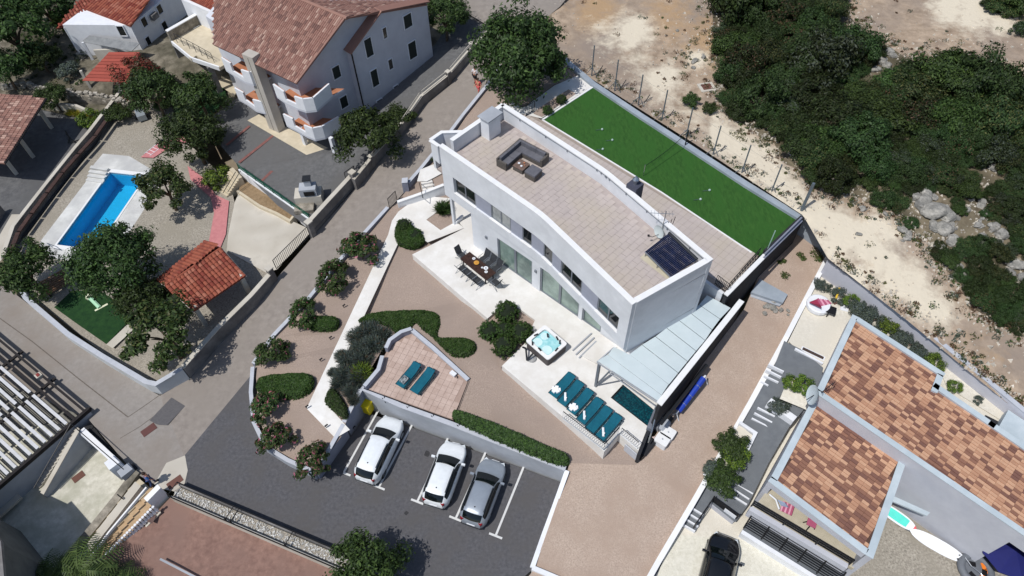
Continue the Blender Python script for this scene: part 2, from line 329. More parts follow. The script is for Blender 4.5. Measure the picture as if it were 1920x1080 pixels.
def snapgrid(pts_inside, poly, zfun):
    # grid cells over the polygon, border vertices pulled onto its outline
    V, F, QP, ix = [], [], [], {}
    def vid(i, j):
        if (i, j) not in ix:
            px, py = pxs[i], pys[j]
            if not inside(px, py, poly):
                best = None
                for (x0, y0), (x1, y1) in zip(poly, poly[1:] + poly[:1]):
                    t = max(0, min(1, ((px - x0) * (x1 - x0) + (py - y0) * (y1 - y0)) / ((x1 - x0) ** 2 + (y1 - y0) ** 2))); qx, qy = x0 + t * (x1 - x0), y0 + t * (y1 - y0); e = math.hypot(px - qx, py - qy)
                    if best is None or e < best[0]: best = (e, qx, qy)
                px, py = best[1], best[2]
            ix[i, j] = len(V); V.append(tuple(P(px, py, zfun(px, py)))); QP.append((px, py))
        return ix[i, j]
    for j in range(len(pys) - 1):
        for i in range(len(pxs) - 1):
            if any(inside(pxs[a], pys[b], poly) for a in (i, i + 1) for b in (j, j + 1)): F.append([vid(i, j + 1), vid(i + 1, j + 1), vid(i + 1, j), vid(i, j)])
    return V, F, QP
TRACK = [(1130, 60), (1200, 110), (1260, 190), (1330, 240), (1420, 300), (1500, 390), (1600, 440), (1700, 530), (1760, 585)]
PALE = [((1185, 60), 50), ((1240, 150), 45), ((1560, 455), 60), ((1640, 440), 55), ((1680, 520), 60), ((1740, 575), 45), ((1830, 20), 60), ((1780, 15), 45), ((1880, 45), 30), ((1310, 110), 25), ((1420, 320), 35), ((1600, 520), 45)]
st = 11; W_ = []
pxs = list(range(1020, 2070, st)); pys = list(range(-70, 900, st))
mb = MB(); mb.v, mb.f, QP = snapgrid(None, DIRT_EDGE, lambda px, py: dirtz(px, py) + .05 * math.sin(px * .37 + py * .21) * math.sin(py * .31)); mb.m = [0] * len(mb.f)
for px, py in QP:
    w = math.exp(-(seg_d(px, py, TRACK) / 40) ** 2) * (1.0 if px > 1330 else .5)
    for (cx, cy), rr in PALE: w = max(w, math.exp(-(math.hypot(px - cx, (py - cy) * 1.25) / rr) ** 2))
    o_ = max(1.3 * math.exp(-(math.hypot(px - 1622, (py - 438)) / 30) ** 2), 1.1 * math.exp(-(math.hypot(px - 1640, (py - 490)) / 22) ** 2), .3 * math.exp(-(math.hypot(px - 1850, (py - 665)) / 70) ** 2), .8 * math.exp(-(math.hypot(px - 1330, py - 80) / 60) ** 2), .7 * math.exp(-(math.hypot(px - 1250, py - 30) / 60) ** 2), .9 * math.exp(-(math.hypot(px - 1120, py - 20) / 50) ** 2), .3 * math.exp(-(math.hypot(px - 1790, py - 655) / 60) ** 2))
    W_.append((w, o_, 0, 1))
m_dirt = mat('dirt', (134, 116, 98), (188, 168, 146), 1.1, .97, .9, 3.5, c3=(146, 132, 120), s3=.16, lo=.3, hi=.7, detail=10)
nt = m_dirt.node_tree; N = nt.nodes; L = nt.links; b = N['Principled BSDF']; src = b.inputs['Base Color'].links[0].from_socket
at = N.new('ShaderNodeAttribute'); at.attribute_name = 'dust'; sp = N.new('ShaderNodeSeparateColor'); L.new(at.outputs['Color'], sp.inputs[0])
nz = N.new('ShaderNodeTexNoise'); nz.inputs['Scale'].default_value = .9; nz.inputs['Detail'].default_value = 9; nz.inputs['Roughness'].default_value = .7; gp_ = N.new('ShaderNodeNewGeometry'); L.new(gp_.outputs['Position'], nz.inputs['Vector'])
def dustmix(sock, col, src, k):
    a = N.new('ShaderNodeMath'); a.operation = 'MULTIPLY_ADD'; L.new(nz.outputs[0], a.inputs[0]); a.inputs[1].default_value = 3.2; a.inputs[2].default_value = -2.1
    a2 = N.new('ShaderNodeMath'); a2.operation = 'MULTIPLY_ADD'; a2.use_clamp = True; L.new(sock, a2.inputs[0]); a2.inputs[1].default_value = k; L.new(a.outputs[0], a2.inputs[2])
    mx = N.new('ShaderNodeMix'); mx.data_type = 'RGBA'; L.new(a2.outputs[0], mx.inputs[0]); L.new(src, mx.inputs[6]); mx.inputs[7].default_value = lin(col); return mx.outputs[2]
s1 = dustmix(sp.outputs[1], (172, 144, 112), src, 1.9); s2 = dustmix(sp.outputs[0], (214, 203, 182), s1, 1.9); L.new(s2, b.inputs['Base Color'])
dirt = mb.build('dirt_field', m_dirt, smooth=True, kind='structure')
ca = dirt.data.color_attributes.new('dust', 'FLOAT_COLOR', 'POINT'); ca.data.foreach_set('color', np.array(W_, np.float32).ravel())
_n = len(GROUND_V); GROUND_V.extend([Vector(v) for v in mb.v]); GROUND_F.extend([[i + _n for i in f] for f in mb.f])
# soil under the scrub, a few cm proud of the dirt
SCRUB = [(1335, -60), (1345, 40), (1340, 120), (1355, 200), (1400, 235), (1440, 262), (1500, 325), (1545, 355), (1600, 365), (1690, 400), (1740, 455), (1790, 520), (1830, 580), (1930, 640), (2060, 700), (2060, 160), (1935, 150), (1880, 150), (1800, 95), (1700, 110), (1640, 70), (1590, 20), (1570, -60)]
_sc = SCRUB; SCRUB = []
for (x0, y0), (x1, y1) in zip(_sc, _sc[1:] + _sc[:1]):
    for k in range(6): t = k / 6; SCRUB.append((x0 + (x1 - x0) * t + (random.uniform(-9, 9) if k else 0), y0 + (y1 - y0) * t + (random.uniform(-8, 8) if k else 0)))
mb = MB(); mb.v, mb.f, QP = snapgrid(None, SCRUB, lambda px, py: dirtz(px, py) + .07 + .05 * math.sin(px * .09) * math.cos(py * .11)); mb.m = [0] * len(mb.f)
mb.build('scrub_soil', m_soil, smooth=True, kind='structure')
_n = len(GROUND_V); GROUND_V.extend([Vector(v) for v in mb.v]); GROUND_F.extend([[i + _n for i in f] for f in mb.f])
# left side: pool garden and courts
patch('pool_garden', m_pebble, [(14, 482, .3), (58, 432, .3), (118, 350, .35), (180, 272, .4), (212, 212, .5), (260, 185, .6), (320, 195, .7), (345, 260, .7), (432, 345, .85), (440, 380, .9), (428, 470, .9), (505, 510, .8), (495, 540, .8), (350, 700, .3), (275, 722, .25), (190, 660, .25), (45, 545, .25)], hole=[(204, 321, .4), (275, 329, .4), (178, 473, .4), (103, 460, .4)])
patch('lawn_corner', m_lawn, [(137, 548, .26), (190, 548, .26), (256, 592, .27), (202, 648, .26), (150, 612, .25), (104, 579, .25)], .2)
patch('stone_strip', m_pale, [(262, 592, .27), (276, 600, .28), (214, 656, .26), (202, 649, .26)], .22)
patch('pink_path', m_pink, [(352, 312, .78), (384, 336, .82), (404, 366, .86), (430, 378, .9), (424, 440, .9), (412, 470, .88), (392, 455, .85), (402, 400, .85), (396, 372, .84), (358, 338, .78)], .07)
patch('pink_path_upper', m_pink, [(264, 296, .6), (296, 270, .62), (345, 256, .7), (352, 266, .7), (312, 282, .65), (288, 297, .62)], .07)
patch('concrete_court', m_pale, [(440, 380, 1.0), (448, 362, 1.05), (510, 398, 1.2), (586, 432, 1.6), (520, 505, .95), (500, 512, .9), (425, 470, .9), (428, 440, .9)], .02)
patch('apartment_court', m_courtgrey, [(390, 225, 2.1), (450, 180, 2.1), (640, 270, 2.4), (735, 250, 2.95), (745, 262, 2.98), (690, 325, 2.45), (588, 432, 2.2), (520, 385, 2.2), (455, 320, 2.15), (415, 275, 2.1)], 0)
patch('court_strip', m_cream, [(464, 226, 2.2), (486, 214, 2.2), (640, 290, 2.4), (606, 309, 2.4)], .012)
for k, (a, b_) in enumerate((((468, 236), (425, 272)), ((515, 252), (448, 305)), ((552, 280), (490, 340)))):
    a0, b0 = P(*a, 2.25), P(*b_, 2.2); d = (b0 - a0).normalized(); nn = Vector((-d.y, d.x, 0)) * .13
    MB().sheet([a0 + nn, a0 - nn, b0 - nn, b0 + nn]).build('paver_line', m_redline, kind='structure').location.z = .012
patch('apartment_side', m_courtgrey, [(640, 270, 2.4), (690, 180, 3.0), (815, 85, 4.2), (835, 55, 4.9), (868, 20, 5.7), (927, 53, 5.3), (885, 100, 4.7), (840, 152, 4.1), (792, 190, 3.6), (745, 256, 2.98)], .01)
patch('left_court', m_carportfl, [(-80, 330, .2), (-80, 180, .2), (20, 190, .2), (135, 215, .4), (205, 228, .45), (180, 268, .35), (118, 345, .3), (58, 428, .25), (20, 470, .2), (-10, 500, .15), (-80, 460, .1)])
patch('left_court_pale', m_pale, [(0, 440, .22), (22, 402, .25), (55, 402, .28), (40, 440, .25), (18, 472, .22), (-10, 500, .17)], .012)
patch('hillside', m_soilleft, [(-90, 190, .5), (-90, -80, 2.0), (140, -80, 2.6), (260, -60, 2.6), (420, -60, 2.6), (560, -60, 2.8), (880, -60, 6.0), (835, 55, 4.9), (815, 85, 4.2), (690, 180, 3.0), (640, 270, 2.4), (450, 182, 2.1), (388, 226, 1.9), (345, 260, .9), (320, 197, .75), (260, 187, .65), (212, 214, .55), (135, 218, .5), (20, 192, .4)], -.02)
patch('side_lawn', m_lawn, [(300, 150, 1.6), (312, 105, 1.7), (420, 160, 1.9), (425, 185, 1.9), (390, 224, 1.75), (330, 215, 1.5)], .02)
patch('terrace_paving', m_cream, [(290, 95, 1.72), (330, 60, 1.8), (470, 130, 2.05), (440, 180, 2.1), (395, 150, 1.9)], .03)
# lower left plots
patch('lower_yard', m_yardstone, [(-80, 1140, -1.6), (-80, 830, -1.6), (60, 800, -1.6), (150, 790, -1.6), (262, 880, -1.6), (300, 915, -1.6), (300, 960, -1.6), (120, 1140, -1.6)])
patch('brown_court', m_brownct, [(322, 930, -.4), (460, 985, -.4), (640, 1062, -.4), (640, 1140, -.4), (100, 1140, -1.0), (180, 1060, -1.0), (270, 985, -.8)])
# right plot
patch('neighbour_ground', m_neigh, [(1545, 505, 4.15), (1700, 610, 4.15), (1960, 820, 4.15), (2060, 900, 4.15), (2060, 1000, 4.1), (1640, 740, 4.1), (1545, 700, 4.05), (1478, 640, 4.05)], 0)
patch('neighbour_lower_ground', m_neigh, [(1400, 775, 1.9), (1478, 640, 3.75), (1545, 700, 3.75), (1530, 800, 1.6), (1640, 900, -.1), (2060, 1150, -.1), (1190, 1150, -.1), (1235, 1058, -.05), (1300, 945, .3)], 0)
# ---------------------------------------------------------------- the villa
m_villa = mat('villa_white', (214, 217, 222), (222, 225, 229), 1.5, .8, .04, 30, c3=(207, 210, 214), s3=.7)
m_cap = mat('coping_white', (226, 226, 226), (234, 234, 233), 2, .8)
m_shut = flat('grey_panel', (150, 154, 168), .7)
m_alu = flat('aluminium_grey', (120, 126, 134), .45, .2)
m_alud = flat('dark_metal', (40, 42, 46), .5, .2)
m_black = flat('black_metal', (22, 22, 25), .5)
m_glassdark = mat('dark_glass', (16, 20, 24), (38, 44, 46), .8, .06, spec=.6)
m_glassgreen = mat('door_glass', (84, 104, 100), (150, 170, 160), .55, .05, spec=.6)  # opaque panes, reflection of terrace and curtain put into the colour
m_steel = flat('steel', (180, 184, 188), .25, .9)
m_deck = mat('deck_tile', (177, 166, 161), (187, 176, 170), 1.4, .9, .06, 30, c3=(184, 173, 160), s3=.3, island=.016)
m_deckbase = flat('deck_grout', (166, 155, 150), .95)
v2 = lambda p: Vector((p[0], p[1]))
A_, B_, C_, D_, E_, F_ = [v2(P2(*q, ZP)) for q in ((823, 273), (1012, 403), (1186, 571), (1337, 486), (1137, 318), (945, 194))]
A0_ = v2(P2(806, 263, ZP))
def rounded(a, b, c, r, k=7):
    p = b + (a - b).normalized() * r; q = b + (c - b).normalized() * r
    return [p * (1 - t) ** 2 + b * 2 * t * (1 - t) + q * t * t for t in [i / k for i in range(k + 1)]]
front = [A_] + rounded(A_, B_, C_, .85) + [C_]
rear = [D_] + rounded(D_, E_, F_, .7) + [F_]
villa = T('villa', 'white two-storey villa with flat paved roof terrace and bent facade beside the car park', 'house', (C_.x, C_.y, TZ))
def arc(path):
    s = [0.0]
    for a, b in zip(path, path[1:]): s.append(s[-1] + (b - a).length)
    return s
fs_ = arc(front)
def on_path(path, ss, s):
    for i in range(len(ss) - 1):
        if s <= ss[i + 1] or i == len(ss) - 2:
            d = (path[i + 1] - path[i]).normalized(); return path[i] + d * (s - ss[i]), d
def sub_path(path, ss, s0, s1):
    return [on_path(path, ss, s0)[0]] + [p for p, s in zip(path, ss) if s0 + .02 < s < s1 - .02] + [on_path(path, ss, s1)[0]]
def inset(path, k):           # shift to the left of travel
    out = []
    for i, p in enumerate(path):
        d0 = (p - path[i - 1]).normalized() if i else None; d1 = (path[i + 1] - p).normalized() if i < len(path) - 1 else None
        d0 = d0 or d1; d1 = d1 or d0; m_ = Vector((-(d0 + d1).y, (d0 + d1).x)).normalized(); out.append(p + m_ * k)
    return out
WT = .3; SILL, HEAD = 7.2, 8.72
fc = inset(front, WT / 2)
wb = MB(); wb.wall(fc, WT, SOF, SILL); wb.wall(fc, WT, HEAD, ZP - .06)
rc = inset(rear, WT / 2); wb.wall(rc, WT, TURF - 3.4, ZP - .06)
ec = [C_ + (D_ - C_).normalized() * .0, D_]; en = Vector((-(D_ - C_).y, (D_ - C_).x)).normalized() * WT / 2
wb.wall([C_ + en + (D_ - C_).normalized() * WT, D_ + en - (D_ - C_).normalized() * WT], WT, 5.6, ZP - .06)
lc = [F_, A_]; ln = Vector((-(A_ - F_).y, (A_ - F_).x)).normalized() * WT / 2
ld = (A_ - F_).normalized()
wb.wall([F_ + ln + ld * WT, A_ + ln - ld * WT], WT, SOF, ZD - 1.3)
wb.build('wall', m_villa, villa)
cp = MB(); cp.wall(fc, WT + .06, ZP - .06, ZP); cp.wall(rc, WT + .06, ZP - .06, ZP)
cp.wall([C_ + en + (D_ - C_).normalized() * (WT + .03), D_ + en - (D_ - C_).normalized() * (WT + .03)], WT + .06, ZP - .06, ZP)
cp.build('coping', m_cap, villa)
# windows and grey panels in the band: (start, end) along the facade
LB = (B_ - A_).length; offA = (A_ - A0_).length
def fpar(px, py, z):          # position along the facade of a pixel seen at height z
    q = P(px, py, z); q = v2(q); best = (9e9, 0)
    for i in range(len(front) - 1):
        d = front[i + 1] - front[i]; t = max(0, min(1, (q - front[i]).dot(d) / d.length_squared)); e = (front[i] + d * t - q).length
        if e < best[0]: best = (e, fs_[i] + t * d.length)
    return best[1]
wins = []
for (x0, y0), (x1, y1), npane in (((851, 363), (889, 391), 2), ((919, 410), (958, 435), 2), ((977, 452), (994, 465), 1), ((1017, 482), (1031, 499), 1), ((1048, 514), (1084, 555), 2), ((1115, 583), (1155, 624), 2)):
    wins.append((fpar(x0, y0, SILL), fpar(x1, y1, SILL), npane))
edges = [0.0]
for k, (s0, s1, npn) in enumerate(wins):
    prev = wins[k - 1][1] if k else 0.0
    seg = sub_path(front, fs_, prev, s0)
    if k == 0: MB().wall(inset(seg, WT / 2), WT, SILL, HEAD).build('wall_pier', m_villa, villa)
    else: MB().wall(inset(seg, .1 + .08), .1, SILL, HEAD).build('facade_panel', m_shut, villa)
    pth = inset(sub_path(front, fs_, s0, s1), .2)
    fr = MB(); fr.wall(pth, .1, SILL, SILL + .1); fr.wall(pth, .1, HEAD - .1, HEAD)
    a, b = pth[0], pth[-1]; d = (b - a); ang = math.atan2(d.y, d.x)
    for t in [0.03] + [.5] * (npn == 2) + [.97]:
        p = a + d * t; fr.box((p.x, p.y, SILL + .1), (.1, .1, HEAD - SILL - .2), ang)
    f_ = fr.build('window', m_alu, villa)
    for t0, t1 in ([(.05, .48), (.52, .95)] if npn == 2 else [(.06, .94)]):
        mp = a + d * (t0 + t1) / 2; MB().box((mp.x, mp.y, SILL + .1), (d.length * (t1 - t0), .03, HEAD - SILL - .2), ang).build('pane', m_glassdark if k not in (1,) else mat('curtained_glass', (120, 126, 128), (160, 164, 162), 1.5, .1, spec=.6), f_)
    MB().wall(inset(sub_path(front, fs_, s0 - .05, s1 + .05), .06), .2, SILL - .01, SILL + .03).build('sill', m_cap, f_)
MB().wall(inset(sub_path(front, fs_, wins[-1][1], fs_[-1]), WT / 2), WT, SILL, HEAD).build('wall_pier', m_villa, villa)
# roof deck and its tiles; the stair opening stays at the left end
lpar = [v2(P2(945, 194, ZP)), v2(P2(847, 262, ZP))]
iF, iD, iC, iA = inset([front[0]] + front[1:], WT), inset(rear, WT), None, None
deckpoly = [p for p in inset(front, WT)] + [D_ + (C_ - D_).normalized() * WT + en * 2] + inset(rear, WT)
lp_in = v2(P2(852, 283, ZD + .2))
MB().prism([tuple(p) for p in deckpoly[1:]] + [tuple(lpar[0]), tuple(lpar[1]), tuple(lp_in)], SOF, ZD - .03).build('roof_slab', m_deckbase, villa)
MB().prism([tuple(A_ + Vector((.02, .02))), tuple(lp_in), tuple(lpar[1]), tuple(lpar[1] + (A_ - F_).normalized() * .4)], SOF, ZD - 1.6).build('stair_floor', m_deckbase, villa)
dv = (B_ - A_).normalized(); du = Vector((-dv.y, dv.x)); tm = MB(); ntile = 0
poly_in = [(p.x, p.y) for p in deckpoly[1:]] + [tuple(lpar[0]), tuple(lpar[1]), tuple(lp_in)]
for i in range(-4, 60):
    for j in range(-8, 22):
        c = A_ + dv * (i * .42) + du * (j * .62 + (.31 if i % 2 else 0)); cs = [c, c + dv * .405, c + dv * .405 + du * .605, c + du * .605]
        if all(inside(q.x, q.y, poly_in) for q in cs):
            z = ZD + random.uniform(-.004, .004); tm.add([(q.x, q.y, z) for q in cs], [(0, 1, 2, 3)]); tm.add([(cs[0].x, cs[0].y, z - .03), (cs[1].x, cs[1].y, z - .03), (cs[1].x, cs[1].y, z), (cs[0].x, cs[0].y, z)], [(0, 1, 2, 3)])
tm.build('roof_tiles', m_deck, villa, kind='stuff')
# left parapet, chimney, stair shaft
q0, q1 = lpar; qd = (q1 - q0).normalized()
MB().wall([q0 + qd * .15, q1], .28, ZD - 1.6, ZP - .06).build('parapet_wall', m_villa, villa); MB().wall([q0 + qd * .1, q1 + qd * .03], .34, ZP - .06, ZP).build('coping', m_cap, villa)
ch = v2(P2(921, 252, ZD)); ca = math.atan2(qd.y, qd.x)
chim = MB().box((ch.x, ch.y, ZD), (1.15, .78, 1.62), ca).build('chimney', m_villa, villa); MB().box((ch.x, ch.y, ZD + 1.68), (1.45, 1.05, .09), ca).build('chimney_cap', m_greywall, chim)
for z_ in (ZD + 1.62,):
    
    for sx in (-.45, .45):
        for sy in (-.28, .28): MB().box((ch.x + sx * math.cos(ca) - sy * math.sin(ca), ch.y + sx * math.sin(ca) + sy * math.cos(ca), z_), (.14, .14, .06), ca).build('cap_post', m_villa, chim)
s0, s1, s2 = A0_, v2(P2(828, 247, ZP)), v2(P2(868, 246, ZP))
sh = MB(); sh.wall([A_ + (A_ - B_).normalized() * .02, s0 + Vector((.12, .05))], .24, 9.3, ZP - .06); sh.wall([s0 + Vector((.1, .08)), s1, s2], .2, 8.3, ZP - .06); sh.build('stair_shaft', m_villa, villa)
sh = MB(); sh.wall([A_, s0 + Vector((.0, .05))], .26, ZP - .06, ZP - .003); sh.wall([s0 + Vector((.02, .08)), s1, s2], .26, ZP - .06, ZP - .006); sh.build('coping', m_cap, villa)
MB().prism([tuple(s0 + Vector((.2, .1))), tuple(A_ + Vector((.1, .1))), tuple(lpar[1]), tuple(s2), tuple(s1)], 8.1, 8.3).build('stair_landing', m_deckbase, villa)
for k in range(6):
    p = lp_in + (lpar[1] - lp_in) * .5 + qd.orthogonal() * 0 + (A0_ - A_).normalized() * (.15 + .22 * k)
    MB().box((p.x, p.y, ZD - .4 - .18 * k), (.24, .95, .3), math.atan2((A0_ - A_).y, (A0_ - A_).x)).build('step', m_deck, villa)
# lower storey: straight wall with three sliding doors
g2 = v2(P2(1079, 594, TZ)); _l = A_ + (B_ - A_).normalized() * 2.6; gd = (g2 - _l).normalized(); gn = Vector((-gd.y, gd.x)); g1 = _l + gd * 2.6 + gn * .03; ga = math.atan2(gd.y, gd.x)
doors = [(-.05, 3.22, 2), (3.95, 7.42, 2), (7.72, 9.35, 1)]
def gpt(s, o=0.0): q = g1 + gd * s + gn * o; return q
lw = MB(); xs_ = [-2.55] + [v for d_ in doors for v in d_[:2]] + [12.6]
for i in range(0, len(xs_), 2):
    c = gpt((xs_[i] + xs_[i + 1]) / 2, .15); lw.box((c.x, c.y, TZ - 1), (xs_[i + 1] - xs_[i], .3, SOF - TZ + 1), ga)
for d0, d1, _ in doors: c = gpt((d0 + d1) / 2, .15); lw.box((c.x, c.y, 5.5), (d1 - d0, .3, SOF - 5.5), ga)
c = gpt(-2.4, 3.3); lw.box((c.x, c.y, TZ - 1), (.3, 6.0, SOF - TZ + 1), ga)
c = gpt(12.45, 2.5); lw.box((c.x, c.y, TZ - 1), (.3, 4.4, SOF - TZ + 1), ga)
lw.build('lower_wall', m_villa, villa)
for d0, d1, npn in doors:
    fr = MB(); c = gpt((d0 + d1) / 2, .14); fr.box((c.x, c.y, TZ), (d1 - d0, .12, .07), ga); fr.box((c.x, c.y, 5.42), (d1 - d0, .12, .08), ga)
    for s_ in [d0 + .06, d1 - .06] + [(d0 + d1) / 2] * (npn == 2): c = gpt(s_, .14); fr.box((c.x, c.y, TZ + .07), (.12 if s_ != (d0 + d1) / 2 else .2, .12, 5.35 - TZ), ga)
    f_ = fr.build('sliding_door', m_alu, villa); w_ = (d1 - d0) / npn
    for k in range(npn): c = gpt(d0 + w_ * (k + .5), .16); MB().box((c.x, c.y, TZ + .07), (w_ - .22, .03, 5.35 - TZ), ga).build('pane', m_glassgreen, f_)
for px, py in ((896, 427), (1000, 499)):
    pass
c = gpt(-1.1, -.05); MB().box((c.x, c.y, TZ + 1.9), (.16, .1, .22), ga).build('wall_lamp', m_alu, villa)
c = gpt(3.58, -.05); MB().box((c.x, c.y, TZ + 1.9), (.16, .1, .22), ga).build('wall_lamp', m_alu, villa)
col = v2(P2(852.5, 419, TZ)); MB().box((col.x, col.y, TZ - .2), (.22, .22, SOF - TZ + .2), ga).build('column', m_villa, villa)
# chimney on the back, drip rail along the rear coping
bc_ = P(1190, 351, ZP); bch = MB().box((bc_.x, bc_.y, TURF), (.78, .78, ZP + .3 - TURF), math.atan2(du.y, du.x)).build('back_chimney', flat('slate_cladding', (66, 68, 82), .7), villa)
MB().tube((bc_.x, bc_.y, ZP + .3), (bc_.x, bc_.y, ZP + .6), .13, 10).lathe((bc_.x, bc_.y, ZP + .6), [(.2, 0), (.22, .1), (.06, .3)], 10).build('flue_cowl', m_steel, bch)
rl = inset(rear, .34)
rr = MB(); rr.pipe([(p.x, p.y, ZP - .12) for p in rl], .018, 5)
for p in rl[1::2]: rr.box((p.x, p.y, ZP - .2), (.08, .08, .1))
ss = arc(rl)
for s_ in (1.5, 3.4, 5.2, 7.1, 9, 12.5, 14.5, 17, 19): p, _d2 = on_path(rl, ss, s_); rr.box((p.x, p.y, ZP - .22), (.07, .07, .14))
rr.build('cable_rail', m_alu, villa)
# back terrace strip tiles (thin planks, joined)
tm = MB(); sp_ = [P2(*q, TURF) for q in ((962, 192), (1017, 226), (1240, 362), (1424, 478), (1365, 552), (1310, 520), (1000, 330))]
for i in range(-10, 80):
    for j in range(-6, 30):
        c = v2(P2(1240, 362, TURF)) + dv * ((i - 35) * .42) - du * (j * .62 - 1); cs = [c, c + dv * .405, c + dv * .405 + du * .605, c + du * .605]
        if all(inside(q.x, q.y, sp_) for q in cs): z = TURF + random.uniform(.004, .012); tm.add([(q.x, q.y, z) for q in cs], [(0, 1, 2, 3)])
tm.build('terrace_tiles', m_deck, kind='structure')
# the side walls of the back terrace and of the canopy
m_anth = mat('anthracite_render', (40, 41, 45), (52, 53, 57), 1.5, .9)
sw = T('retaining_wall', 'dark grey retaining wall with white coping at the right end of the tiled back terrace', 'wall', P(1400, 515, 6.6))
a, b = P(1434, 479, 6.65), P(1361, 553, 6.65); dd = (b - a).normalized()
MB().wall([a, b], .22, 2.6, 6.62).build('wall_body', m_anth, sw); MB().wall([a - dd * .02, b + dd * .02], .3, 6.62, 6.7).build('coping', m_cap, sw)
a2 = P(1361, 553, 6.3); b2 = P(1318, 524, 6.3); MB().wall([a2 + Vector((-.15, .1, 0)), b2], .22, 2.6, TURF + .06).build('return_wall', m_villa, sw)
fr = T('guard_railing', 'short black metal guard railing on the edge above the glass canopy', 'railing', P(1345, 540, TURF))
a, b = P(1340, 533, TURF + .06), P(1362, 550, TURF + .06); rl_ = MB()
for z in (.12, .5, .95): MB().tube(a + Vector((0, 0, z)), b + Vector((0, 0, z)), .025, 5).build('rail', m_black, fr)
for k in range(9): q = a + (b - a) * k / 8; MB().tube(q, q + Vector((0, 0, .95)), .018, 5).build('bar', m_black, fr)
rl_ = MB(); b3 = P(1420, 482, TURF); a3 = P(1362, 548, TURF)
for z in (.5, .95): rl_.tube(a3 + Vector((0, 0, z)), b3 + Vector((0, 0, z)), .03, 5)
for k in range(13): q = a3 + (b3 - a3) * k / 12; rl_.tube(q, q + Vector((0, 0, .95)), .02, 5)
rl_.build('side_rail', m_black, fr)
# ---------------------------------------------------------------- glass canopy over the plunge pool
GZc = 5.7
m_canopy = mat('frosted_glass', (194, 206, 208), (202, 213, 215), .8, .12, spec=.6, coat=.3)
can = T('glass_canopy', 'pale frosted glass canopy of long panels along the end wall of the villa', 'canopy', P(1120, 723, TZ))
Lp = [(1120, 677), (1180, 664.5), (1204, 646.5), (1229, 631), (1250, 615), (1272.5, 600), (1294, 586.5), (1311, 571.5), (1326, 553)]
Rp = [(1233, 752), (1254, 721), (1271.5, 699), (1289, 677.5), (1305, 658), (1322, 638), (1335, 618), (1350, 598), (1370, 577)]
Lw = [P(*q, GZc) for q in Lp]; Rw_ = [P(*q, GZc) for q in Rp]
Q_ = lambda *q: [P(x, y, GZc) for x, y in q]
def shrink(pts, k=.012):
    c = sum(pts, Vector()) / len(pts); return [p + (c - p).normalized() * k for p in pts]
def gap(a, b, c, d, k=.02):
    u = (d - a).normalized() * k; w = (c - b).normalized() * k; return [a + u, b + w, c - w, d - u]
MB().slab(gap(*Q_((1120, 677), (1233, 752), (1241, 741), (1139, 665))), .03).build('glass_panel', m_canopy, can)
MB().slab(shrink(Q_((1139, 665), (1241, 741), (1254, 721), (1181, 664.5), (1172, 660), (1151, 650)), .02), .03).build('glass_panel', m_canopy, can)
for i in range(1, len(Lw) - 1): MB().slab(gap(Lw[i], Rw_[i], Rw_[i + 1], Lw[i + 1]), .03).build('glass_panel', m_canopy, can)
bm_ = MB()
for i in range(len(Lw)):
    a, b = (Lw[i], Rw_[i]); z = Vector((0, 0, -.14)); bm_.tube(a + z, b + z, .05, 4)
bm_.tube(Lw[0] + Vector((0, 0, -.12)), P(1151, 650, GZc) + Vector((0, 0, -.12)), .05, 4); bm_.build('beam', m_greywall, can)
po = P(1117, 724, TZ); MB().box(po, (.16, .16, GZc - TZ - .15), ga).build('post', m_alu, can)
po2 = P(1136, 700, TZ); MB().tube(po + Vector((0, 0, .1)), Lw[0].lerp(Rw_[0], .22) + Vector((0, 0, -.15)), .06, 5).build('brace', m_alu, can)
cw = T('boundary_wall', 'tall dark boundary wall with white coping beside the glass canopy', 'wall', P(1310, 660, 3))
a, b = P(1391, 563, GZc + .1), P(1236, 757, GZc + .1)
MB().wall([a, b], .2, 1.2, GZc).build('wall_body', m_anth, cw); MB().wall([a, b], .36, GZc, GZc + .1).build('coping', m_cap, cw)
ob_ = MB(); z = Vector((.35, -.3, 0)); ob_.tube(a.lerp(b, .45) + z - Vector((0, 0, 2.0)), b + z - Vector((0, 0, 2.0)), .12, 8); ob_.build('duct_pipe', m_alud, cw)
# low pool wall with steel edge after the canopy wall ends
e0, e1 = P(1228, 768, TZ + .35), P(1199, 848, TZ + .35)
pw = T('pool_wall', 'grey edge wall with bent steel pipe rail beside the plunge pool', 'wall', e0)
MB().wall([b - (b - a).normalized() * .1, e0, P(1217, 803, TZ + .35)], .3, 1.0, TZ + .35).build('wall_body', mat('pool_wall_grey', (104, 108, 118), (116, 120, 130), 2, .8), pw)
MB().wall([P(1217, 803, TZ), e1], .2, 1.0, TZ + .03).build('wall_lower', m_anth, pw)
rp = MB(); r0 = P(1172, 719, TZ + 2.2); r1 = P(1229, 765, TZ + 1.6); r2_ = P(1221, 812, TZ + .6); rp.pipe([P(1140, 697, TZ + 2.5), r1 + Vector((0, 0, .2)), r1, P(1231, 775, TZ + 1.2), r2_, P(1215, 830, TZ)], .04, 6); rp.build('pipe_rail', m_steel, pw)
# ---------------------------------------------------------------- white terrace
terr = [(773, 477), (914, 597), (954, 564), (1003, 600), (985, 643), (941, 686), (1133, 846.5), (1161, 814), (1197, 845), (1217, 806), (1236, 764), (1330, 640), (1330, 560), (1120, 480), (960, 430), (866, 372), (836, 386), (870, 428)]
MB().prism([P2(*q, TZ) for q in terr], .5, TZ).build('terrace', m_white, kind='structure')
slabm = mat('terrace_slab', (223, 217, 207), (240, 235, 228), .5, .8, .05, 30, island=.03)
